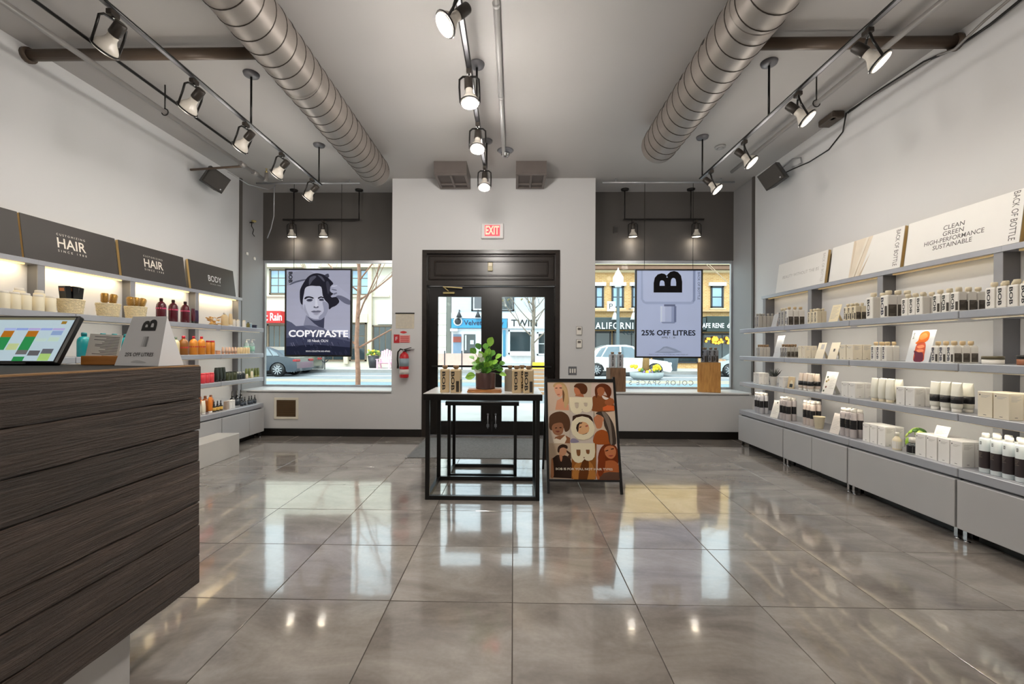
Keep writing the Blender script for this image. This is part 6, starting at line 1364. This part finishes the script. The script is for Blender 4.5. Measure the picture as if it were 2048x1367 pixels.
bpart(bA, 'door_surround', 696, 628, 738, 645, M_BEIGE2, .3); bpart(bA, 'lintel_panel', 756, 606, 786, 648, M_WDF, .2); bpart(bA, 'pilaster', 738, 530, 745, 727, M_BEIGE2, .25); bpart(bA, 'pilaster', 690, 645, 698, 727, M_BEIGE2, .25)
bpart(bA, 'pilaster', 862, 560, 868, 728, M_BEIGE2, .1)
for py in (625, 648, 669, 693): pass
# narrow beige corner seen through left door pane
bB = bld('stone_corner', 'narrow pale stone corner building seen in the left door pane', 869, 892.5, 10.5, mat('pale_stone', (232, 232, 228), .85))
for py in (625, 648, 669, 693): bpart(bB, 'stone_joint', 869, py, 892, py + 1, M_BEIGE2, .06)
bB2 = bld('shadow_gap', 'dark narrow gap facade beside the white clapboard shop', 893.2, 902.0, 9.5, mat('dark_grey_stone', (112, 112, 106), .85), 5)  # dark box whose colour stands for shade between the buildings
# white clapboard shop with blue sign
bC = bld('white_shop', 'white clapboard shop with a blue sign seen through the door glass', 903, 1140, 9.5, M_WSID)
for i in range(26): bpart(bC, 'clapboard', 904, 572 + i * 2.1, 1139, 573.6 + i * 2.1, M_WSID, .04)
w = bwin(bC, 943, 580, 985, 622, M_DKF, M_DGL, 1, 1); bpart(bC, 'window_trim', 947, 592, 964, 620, M_WDF, .14); bpart(bC, 'window_glass', 949, 590, 964, 617, mat('dull_glass', (92, 92, 98), .15), .16)
bwin(bC, 1000, 580, 1028, 622, M_DKF, M_DGL, 1, 1)
bpart(bC, 'frieze', 903, 625, 1140, 637, M_WDF, .12)
sg = bpart(bC, 'shop_sign', 904, 638, 1014, 656, mat('sky_blue_sign', (54, 140, 184), .5), .3)
a = o_(950, 647, YBD); q = MB(); q.text('Velvet Bakery', M_INKB, T(a[0] - bC.location.x + .6, -.32, a[2]) @ FRONT, bold=.01, fit=(2.6, .42)); q.obj('sign_lettering', sg)
a = o_(917, 643, YBD); q = MB(); q.lathe([(.3, 0), (.3, .05)], M_WDF, T(a[0] - bC.location.x, -.3, a[2]) @ RX(pi / 2), 12); q.lathe([(.22, .05), (.2, .07)], M_DKF, T(a[0] - bC.location.x, -.3, a[2]) @ RX(pi / 2), 12); q.obj('sign_emblem', sg)
for px in (920, 957, 990):
    a = o_(px, 628, YBD); q = MB(); c = a[0] - bC.location.x; q.tube([(c, 0, a[2] + .2), (c, -.4, a[2] + .25), (c, -.5, a[2] + .1)], .03, M_DKF); q.lathe([(.2, -.25), (.05, .1)], M_DKF, T(c, -.5, a[2]), 10); q.obj('gooseneck_lamp', bC)
bpart(bC, 'shopfront_frame', 904, 657, 970, 726, M_WDF, .1); bpart(bC, 'poster_window', 907, 668, 923, 708, mat('poster_blue_grey', (116, 136, 160), .3), .16); bpart(bC, 'poster_red', 907, 673, 923, 684, mat('poster_rust', (150, 72, 60), .5), .2)
d = bpart(bC, 'shop_door', 928, 668, 951, 726, M_DGL, .16); bpart(bC, 'door_handle', 931, 670, 934, 700, M_SILV, .3, parent=d); bpart(bC, 'door_poster', 941, 680, 948, 688, mat('poster_white_blue', (196, 216, 226), .5), .2, parent=d)
bpart(bC, 'door_awning', 904, 658, 918, 663, M_WDF, .9)
s2 = bpart(bC, 'white_fascia', 1016, 628, 1140, 657, M_WDF, .2)
a = o_(1048, 646, YBD); q = MB(); q.text('TWIN', M_INK, T(a[0] - bC.location.x, -.23, a[2]) @ FRONT, bold=.01, fit=(1.7, .45)); q.obj('sign_lettering', s2)
bpart(bC, 'blue_post', 1006, 660, 1011, 712, mat('teal_post', (60, 128, 160), .5), .2); bwin(bC, 1017, 660, 1064, 708, M_WDF, M_DGL, 1, 1); bwin(bC, 1074, 664, 1092, 710, M_WDF, M_DGL, 1, 2)
bpart(bC, 'bench_front', 1020, 702, 1064, 711, M_WDF, .5); bpart(bC, 'base_wall', 1006, 711, 1140, 727, M_WDF, .1)
# brick building on the right
M_BRICK = brick_mat('buff_brick', (204, 164, 106), (186, 142, 86), (214, 196, 164), 1., .25, .09)
bD = bld('brick_building', 'buff brick building with black shop awnings seen through the right window', 1150, 1560, 10.5, M_BRICK)
bpart(bD, 'cornice', 1150, 534, 1560, 541, mat('brown_cornice', (126, 96, 78), .8), .6); bpart(bD, 'cornice_top', 1150, 528, 1560, 533, mat('tan_cornice', (206, 186, 150), .8), .7); bpart(bD, 'frieze', 1150, 541, 1560, 546, MATS['tan_cornice'], .3); bpart(bD, 'awning_board', 1150, 619, 1560, 624, mat('tan_board', (190, 158, 116), .8), .3)
for x0, x1 in ((1190, 1207), (1223, 1247), (1263, 1290), (1310, 1336), (1356, 1382), (1421, 1446), (1470, 1494)):
    bwin(bD, x0, 572, x1, 616, M_DKF, M_SKYGL, 1, 2); bpart(bD, 'window_head', x0 - 4, 565, x1 + 4, 572, M_WDF, .2); bpart(bD, 'window_sill', x0 - 3, 616, x1 + 3, 619, MATS['tan_cornice'], .2)
s1 = bpart(bD, 'black_awning', 1155, 636, 1400, 660, mat('slate_awning', (58, 68, 70), .7), .9)
a = o_(1268, 651, YBD - .95); q = MB(); q.text('CALIFORNIA CLOSETS', M_LET2, T(a[0] - bD.location.x, -.95, a[2]) @ FRONT, bold=.012, fit=(5.6, .42), spacing=1.2); q.obj('sign_lettering', s1)
s3 = bpart(bD, 'green_awning', 1402, 634, 1560, 664, mat('dark_green_awning', (44, 56, 54), .7), .9)
a = o_(1430, 652, YBD - .95); q = MB(); q.text('CAFE RENE  d)', M_LET2, T(a[0] - bD.location.x, -.95, a[2]) @ FRONT, bold=.012, fit=(2.0, .4)); q.obj('sign_lettering', s3)
bwin(bD, 1160, 662, 1222, 726, M_DKF, M_DGL, 2, 1); bwin(bD, 1225, 662, 1300, 726, M_DKF, M_DGL, 2, 1); bwin(bD, 1305, 662, 1395, 726, M_DKF, M_DGL, 3, 1); bwin(bD, 1404, 666, 1520, 726, M_DKF, M_DGL, 3, 1)
for px in (1222, 1258, 1300):
    a = o_(px, 632, YBD); c = a[0] - bD.location.x; q = MB(); q.tube([(c, 0, a[2] + .5), (c, -1.0, a[2] + .45), (c, -1.1, a[2] + .2)], .03, M_WDF); q.lathe([(.22, -.3), (.06, .15)], M_WDF, T(c, -1.1, a[2]), 10); q.obj('gooseneck_lamp', bD)
q = MB(); rng = random.Random(2)
c0 = o_(1432, 680, YBD)
for k in range(26): q.sphere((c0[0] - bD.location.x + rng.uniform(-.75, .75), -.12 - rng.uniform(0, .1), c0[2] + rng.uniform(-.2, .2)), .09, mat('amber_lights', (255, 176, 60), .4, emit=1.5), 6, 4)
q.obj('window_lights', bD)
# outer buildings so the street goes on beyond the window edges
bE = bld('grey_building', 'plain grey building farther left along the street', 100, 469, 10, mat('grey_render', (190, 188, 184), .85)); bF = bld('tan_building', 'plain tan building farther right along the street', 1562, 2000, 10, mat('tan_render', (200, 184, 160), .85))

# cars
def car(label, x, y, s, col, L_=4.6, h=1.45):
    e = thing('parked_car', label, 'car', (x, y, ZS)); mc = mat('car_paint_%d' % col[0], col, .2, .3, coat=.8); W2 = .88
    P = [(-L_ / 2, .35), (-L_ / 2 + .05, .62), (-L_ / 2 + .25, .78), (-L_ * .22, .92), (-L_ * .08, .95), (L_ * .3, .98), (L_ / 2 - .15, .9), (L_ / 2, .7), (L_ / 2 + .02, .4), (L_ / 2 - .1, .25), (L_ * .40, .22)]
    def arch(cx): return [(cx + .4 * cos(a), .3 + .4 * sin(a)) for a in [pi * k / 8 for k in range(9)]]
    poly = P + arch(L_ * .30)[0:] + [(0, .2)] + arch(-L_ * .32) + [(-L_ / 2 + .1, .22)]
    poly = [(px * s, z) for px, z in poly]
    q = MB(); q.prism(poly, -W2, W2, mc, RX(pi / 2)); q.obj('car_body', e)
    G_ = [(-L_ * .24, .9), (-L_ * .10, h - .08), (-.02 * L_, h), (L_ * .18, h - .02), (L_ * .28, h - .18), (L_ * .38, .95)]
    q = MB(); lo = [(px * s, z) for px, z in G_]; n = len(lo)
    vs = [(x_, -W2 + (.04 if z < 1 else .22), z) for x_, z in lo] + [(x_, W2 - (.04 if z < 1 else .22), z) for x_, z in lo]
    fs = [tuple(range(n)), tuple(range(2 * n - 1, n - 1, -1))] + [(i, (i + 1) % n, n + (i + 1) % n, n + i) for i in range(n)]; q.add(vs, fs, mc); q.obj('cabin', e)
    wg = mat('car_glass', (96, 112, 122), .06, spec=.9)
    for a, b, c, d in (((-.19, .96), (-.085, h - .13), (.03, h - .09), (.03, .98)), ((.05, .98), (.05, h - .09), (.17, h - .11), (.24, 1.0)), ((.25, 1.0), (.19, h - .12), (.25, h - .2), (.31, 1.0))):
        q = MB(); pts = [(v[0] * L_ * s, -W2 + (.045 if v[1] < 1.05 else .19) - .012, v[1]) for v in (a, b, c, d)]
        q.add(pts + [(p_[0], p_[1] + .01, p_[2]) for p_ in pts], [(0, 1, 2, 3), (3, 2, 1, 0)], wg); q.obj('side_window', e)
    for cx in (-.32, .30):
        for sy in (-1, 1):
            q = MB(); M = T(cx * L_ * s, sy * (W2 - .1), .33) @ RX(pi / 2); q.lathe([(.2, -.11), (.33, -.1), (.33, .1), (.2, .11)], M_BLACK, M, 24); w = q.obj('wheel', e)
            q = MB(); q.lathe([(.24, -.112 * 1.02), (.24, .118), (.05, .12)], mat('rim_dark', (60, 62, 66), .3, .5), M, 24)
            for k in range(10): q.box((-.014, .04, -.122), (.014, .23, .124), M_SILV, M @ RZ(2 * pi * k / 10 + .1))
            q.obj('rim', w)
    for xx, m_, z in ((L_ / 2 - .1, mat('tail_red', (150, 30, 34), .3), .78), (-L_ / 2 + .12, mat('head_lamp', (222, 228, 232), .1), .66)):
        [MB().box((xx * s - .1, sy * (W2 + .01), z - .06), (xx * s + .1, sy * (W2 - .38), z + .06), m_, bev=.02).obj('lamp_unit', e) for sy in (-1, 1)]
a = pix(470, 745, 'y', 23.0); car('dark blue-grey sedan parked across the street in the left window', pix(519, 740, 'y', 21.6)[0], 21.6, 1, (50, 60, 71))
car('olive dark car parked behind the sedan in the left window', pix(628, 740, 'y', 23.6)[0] - 2.2, 23.7, 1, (84, 90, 80), 4.4)
car('white sport utility car parked across the street in the right window', pix(1245, 740, 'y', 23.0)[0], 23.4, -1, (226, 230, 230), 4.8, 1.62)
car('pale silver car partly hidden behind the right timber block', pix(1490, 740, 'y', 23.0)[0] + .4, 23.4, 1, (176, 186, 190), 4.4)

# trees
def tree(label, x, y, h, r, seed, bark, fork, spread=.55, levels=4, lean=0, buds=None, zb=None):
    rng = random.Random(seed); e = thing('bare_tree', label, 'tree', (x, y, ZS if zb is None else zb))
    q = MB(); n = 8; pts = [(lean * (i / n) ** 2 + .02 * sin(i * 2.1), .02 * cos(i * 1.7), h * i / n) for i in range(n + 1)]; q.tube(pts, [r * (1 - .75 * i / n) for i in range(n + 1)], bark, n=8); q.obj('trunk', e)
    q = MB(); tips = []
    def grow(p, d, L_, rad_, lv):
        k = 4; P = [p]; dd = d.copy()
        for i in range(k): dd = (dd + Vector((rng.uniform(-.18, .18), rng.uniform(-.18, .18), rng.uniform(-.02, .16)))).normalized(); P.append(P[-1] + dd * (L_ / k))
        q.tube(P, [max(.003, rad_ * (1 - .6 * i / k)) for i in range(k + 1)], bark, n=5 if lv > 1 else 4)
        if lv == 0: tips.append(P[-1]); return
        for i in range(rng.randint(2, 3)):
            a = P[rng.randint(1, k)]; nd = (dd + Vector((rng.uniform(-1, 1), rng.uniform(-.8, .8), rng.uniform(-.2, .6))) * .8).normalized(); grow(a, nd, L_ * rng.uniform(.5, .72), rad_ * .52, lv - 1)
    for i, z in enumerate(fork):
        t = z / h; k = t * n; j = min(n - 1, int(k)); p = Vector(pts[j]).lerp(Vector(pts[j + 1]), k - j); a = i * 2.4 + rng.uniform(-.4, .4)
        d = Vector((cos(a) * spread * 1.3, sin(a) * spread * .7, .75)).normalized(); grow(p, d, h * (.42 - .25 * t * .8), r * (1 - .75 * t) * .45, levels - 1)
    q.obj('branches', e)
    if buds:
        q = MB()
        for t in tips: q.sphere(tuple(t), .05, buds, 5, 3)
        q.obj('buds', e)
M_BARK1 = mat('bark_red_brown', (150, 112, 92), .8, var=.2, scale=14); M_BARK2 = mat('bark_grey', (128, 116, 104), .8, var=.2, scale=10); M_BUD = mat('spring_bud', (142, 128, 70), .7)
p = pix(759, 760, 'y', 11.2); tree('bare young tree on the near pavement in the left window', p[0], 9.6, 5.6, .062, 11, M_BARK1, (1.25, 1.32, 1.9, 2.3, 2.5, 2.75, 3.0, 3.3, 3.8), 1.1, 4, .05, None, -.02)
p = pix(1068, 740, 'y', 23.9); tree('bare spreading street tree in the right door pane', p[0], 25.6, 6.2, .13, 5, M_BARK2, (1.5, 1.9, 2.2, 2.5, 2.7, 2.9, 3.1, 3.3, 3.5, 3.7, 4.0, 4.4, 4.8), .6, 4, .1, M_BUD, 0)
p = pix(1412, 740, 'y', 13); tree('slim pale tree behind the right poster edge', p[0], 16.0 * .62, 5.5, .05, 8, mat('bark_pale', (168, 146, 120), .8, var=.2, scale=14), (1.6, 2.0, 2.4, 2.8, 3.2, 3.8), .8, 4, .15, None, -.02)
# street lamp
x = pix(1237, 600, 'y', 24.9)[0]; e = thing('street_lamp', 'street lamp post with white acorn globe in the right window', 'street lamp', (x, 25.0, .0))
zt = pix(1237, 576, 'y', 25)[2]; mp_ = mat('lamp_post_grey', (96, 110, 116), .5)
q = MB(); q.lathe([(.2, 0), (.2, .3), (.12, .5), (.1, 1.2), (.08, zt), (.14, zt + .05)], mp_, None, 14); q.obj('post', e)
q = MB(); q.lathe([(.16, zt + .05), (.3, zt + .35), (.3, zt + .6), (.15, zt + .85), (.06, zt + 1.0), (.02, zt + 1.15)], mat('white_globe', (240, 242, 244), .3), None, 14); q.obj('globe', e)
q = MB(); q.box((-.62, -.03, zt - 1.3), (-.15, .0, zt - .75), M_WDF); q.text('P', M_INK, face(-.4, -.032, zt - 1.02), fit=(.2, .3)); q.obj('parking_sign', e)
# planters, bike ring, pots, chair
x = pix(1288, 745, 'y', 20.8)[0]; e = thing('flower_planter', 'low round planter with yellow and violet flowers in the right window', 'planter', (x, 20.4, ZS))
q = MB(); q.lathe([(.55, 0), (.75, .12), (.78, .32), (.7, .32)], mat('planter_grey', (150, 158, 160), .6), Matrix.Diagonal((1, .7, 1, 1)), 20); q.obj('tray', e)
q = MB(); q.tube([(-.05, 0, .3), (0, .02, 1.4), (.05, 0, 3.2)], [.17, .14, .12], mat('bark_gold', (150, 116, 72), .8, var=.2, scale=10)); q.obj('tree_trunk', e)
rng = random.Random(6)
for k in range(34):
    q = MB(); fx, fz = rng.uniform(-.65, .65), rng.uniform(.34, .5); c = ('flower_yellow', (240, 206, 40)) if rng.random() < .5 else (('flower_violet', (150, 130, 190)) if rng.random() < .6 else ('flower_leaf', (90, 120, 70)))
    q.sphere((fx, rng.uniform(-.35, .3), fz + (.15 if abs(fx) > .3 and c[0] == 'flower_yellow' else 0)), .085, mat(c[0], c[1], .6), 6, 4); q.obj('flower', e)
x = pix(1342, 730, 'y', 25.5)[0]; q = MB(); q.lathe([(.32, 0), (.42, .9), (.46, 1.0), (.4, 1.0), (.36, .9), (1e-4, .88)], mat('blue_grey_pot', (98, 112, 122), .6), None, 18); tag(q.obj('street_pot', None, (x, 25.5, 0)), 'tall empty blue-grey pot on far pavement under the discount poster', 'pot')
x = pix(631, 730, 'y', 25.5)[0]; q = MB(); q.lathe([(.32, 0), (.42, .9), (.46, 1.0), (.4, 1.0), (1e-4, .95)], mat('grey_street_pot', (120, 120, 120), .6), None, 18); tag(q.obj('street_pot', None, (x, 25.8, 0)), 'tall grey pot on far pavement under the portrait poster', 'pot')
x = pix(648, 730, 'y', 24.9)[0]; q = MB(); q.tube([(0, 0, 0), (0, 0, 1.0)], .03, M_DKF); q.tube([(.2 * cos(t), 0, .62 + .2 * sin(t)) for t in [2 * pi * k / 20 for k in range(21)]], .03, M_DKF); tag(q.obj('bike_rack', None, (x, 25.0, 0)), 'ring-shaped bike rack post on far kerb under the portrait poster', 'bike rack')
x = pix(745, 715, 'y', 27)[0]; e = thing('tulip_pot', 'black planter with yellow and green plants beside the far shop door', 'planter', (x, 27.2, 0))
q = MB(); q.lathe([(.25, 0), (.36, .75), (.3, .74), (1e-4, .7)], M_DKF, None, 16); q.obj('pot', e)
q = MB(); rng = random.Random(8)
for k in range(40): q.sphere((rng.uniform(-.34, .34), rng.uniform(-.3, .3), .8 + rng.uniform(0, .3)), .07, mat('tulip_%d' % (k % 3), ((110, 140, 60), (226, 196, 60), (140, 160, 80))[k % 3], .6), 5, 3)
q.obj('flowers', e)
x = pix(774, 722, 'y', 27)[0]; e = thing('garden_chair', 'pink slatted garden chair on far pavement by the door bay', 'chair', (x, 26.6, 0)); mpk = mat('pink_chair', (226, 176, 196), .6)
for k in range(5):
    q = MB(); q.bar((-.28 + k * .14, .15, .3), (-.3 + k * .15, .45, 1.05 + .06 * (2 - abs(k - 2))), .12, .03, mpk, up=(0, 1, 0)); q.obj('slat', e)
for k in range(4):
    q = MB(); q.bar((-.32, -.35 + k * .15, .36 - k * .02), (.32, -.35 + k * .15, .36 - k * .02), .13, .03, mpk); q.obj('slat', e)
for sx in (-1, 1):
    q = MB(); q.bar((sx * .36, -.4, 0), (sx * .36, -.4, .55), .08, .08, mpk); q.obj('leg', e); q = MB(); q.bar((sx * .34, .35, 0), (sx * .34, .1, .4), .08, .08, mpk); q.obj('leg', e)
    q = MB(); q.bar((sx * .38, -.45, .56), (sx * .38, .35, .56), .14, .03, mpk); q.obj('armrest', e)
# things seen through the door glass
x = pix(1077, 725, 'y', 24.7)[0]; e = thing('wooden_bench', 'slatted brown bench outside the right door pane', 'bench', (pix(1076, 745, 'y', 12)[0], 12.6, -.15)); mbn = mat('bench_wood', (178, 140, 108), .7)
for k in range(7):
    q = MB(); q.bar((-.55, .02 * k, .12 + .11 * k), (.55, .02 * k, .12 + .11 * k), .03, .08, mbn); q.obj('slat', e)
for s in (-1, 1):
    q = MB(); q.bar((s * .5, .05, 0), (s * .5, .16, .86), .05, .05, M_DKF); q.obj('post', e)
q = MB(); q.box((-.5, -.2, 0), (.5, .2, .45), mat('yellow_box_paint', (236, 204, 50), .6), bev=.03); tag(q.obj('yellow_box', None, (pix(1083, 730, 'y', 24.9)[0], 25.1, .02)), 'small yellow street box in the right door pane', 'box')
e = thing('cafe_screen', 'low terracotta screen on far pavement in the left door pane', 'screen', (pix(906, 725, 'y', 25.2)[0], 25.4, 0))
for k in range(3):
    q = MB(); q.box((-1.5 + k, -.03, .15), (-.52 + k, .03, .95), mat('terracotta_panel', (206, 170, 158), .7)); q.obj('panel', e)
for k in range(4):
    q = MB(); q.box((-1.54 + k, -.05, 0), (-1.48 + k, .05, 1.1), M_DKF); q.obj('post', e)
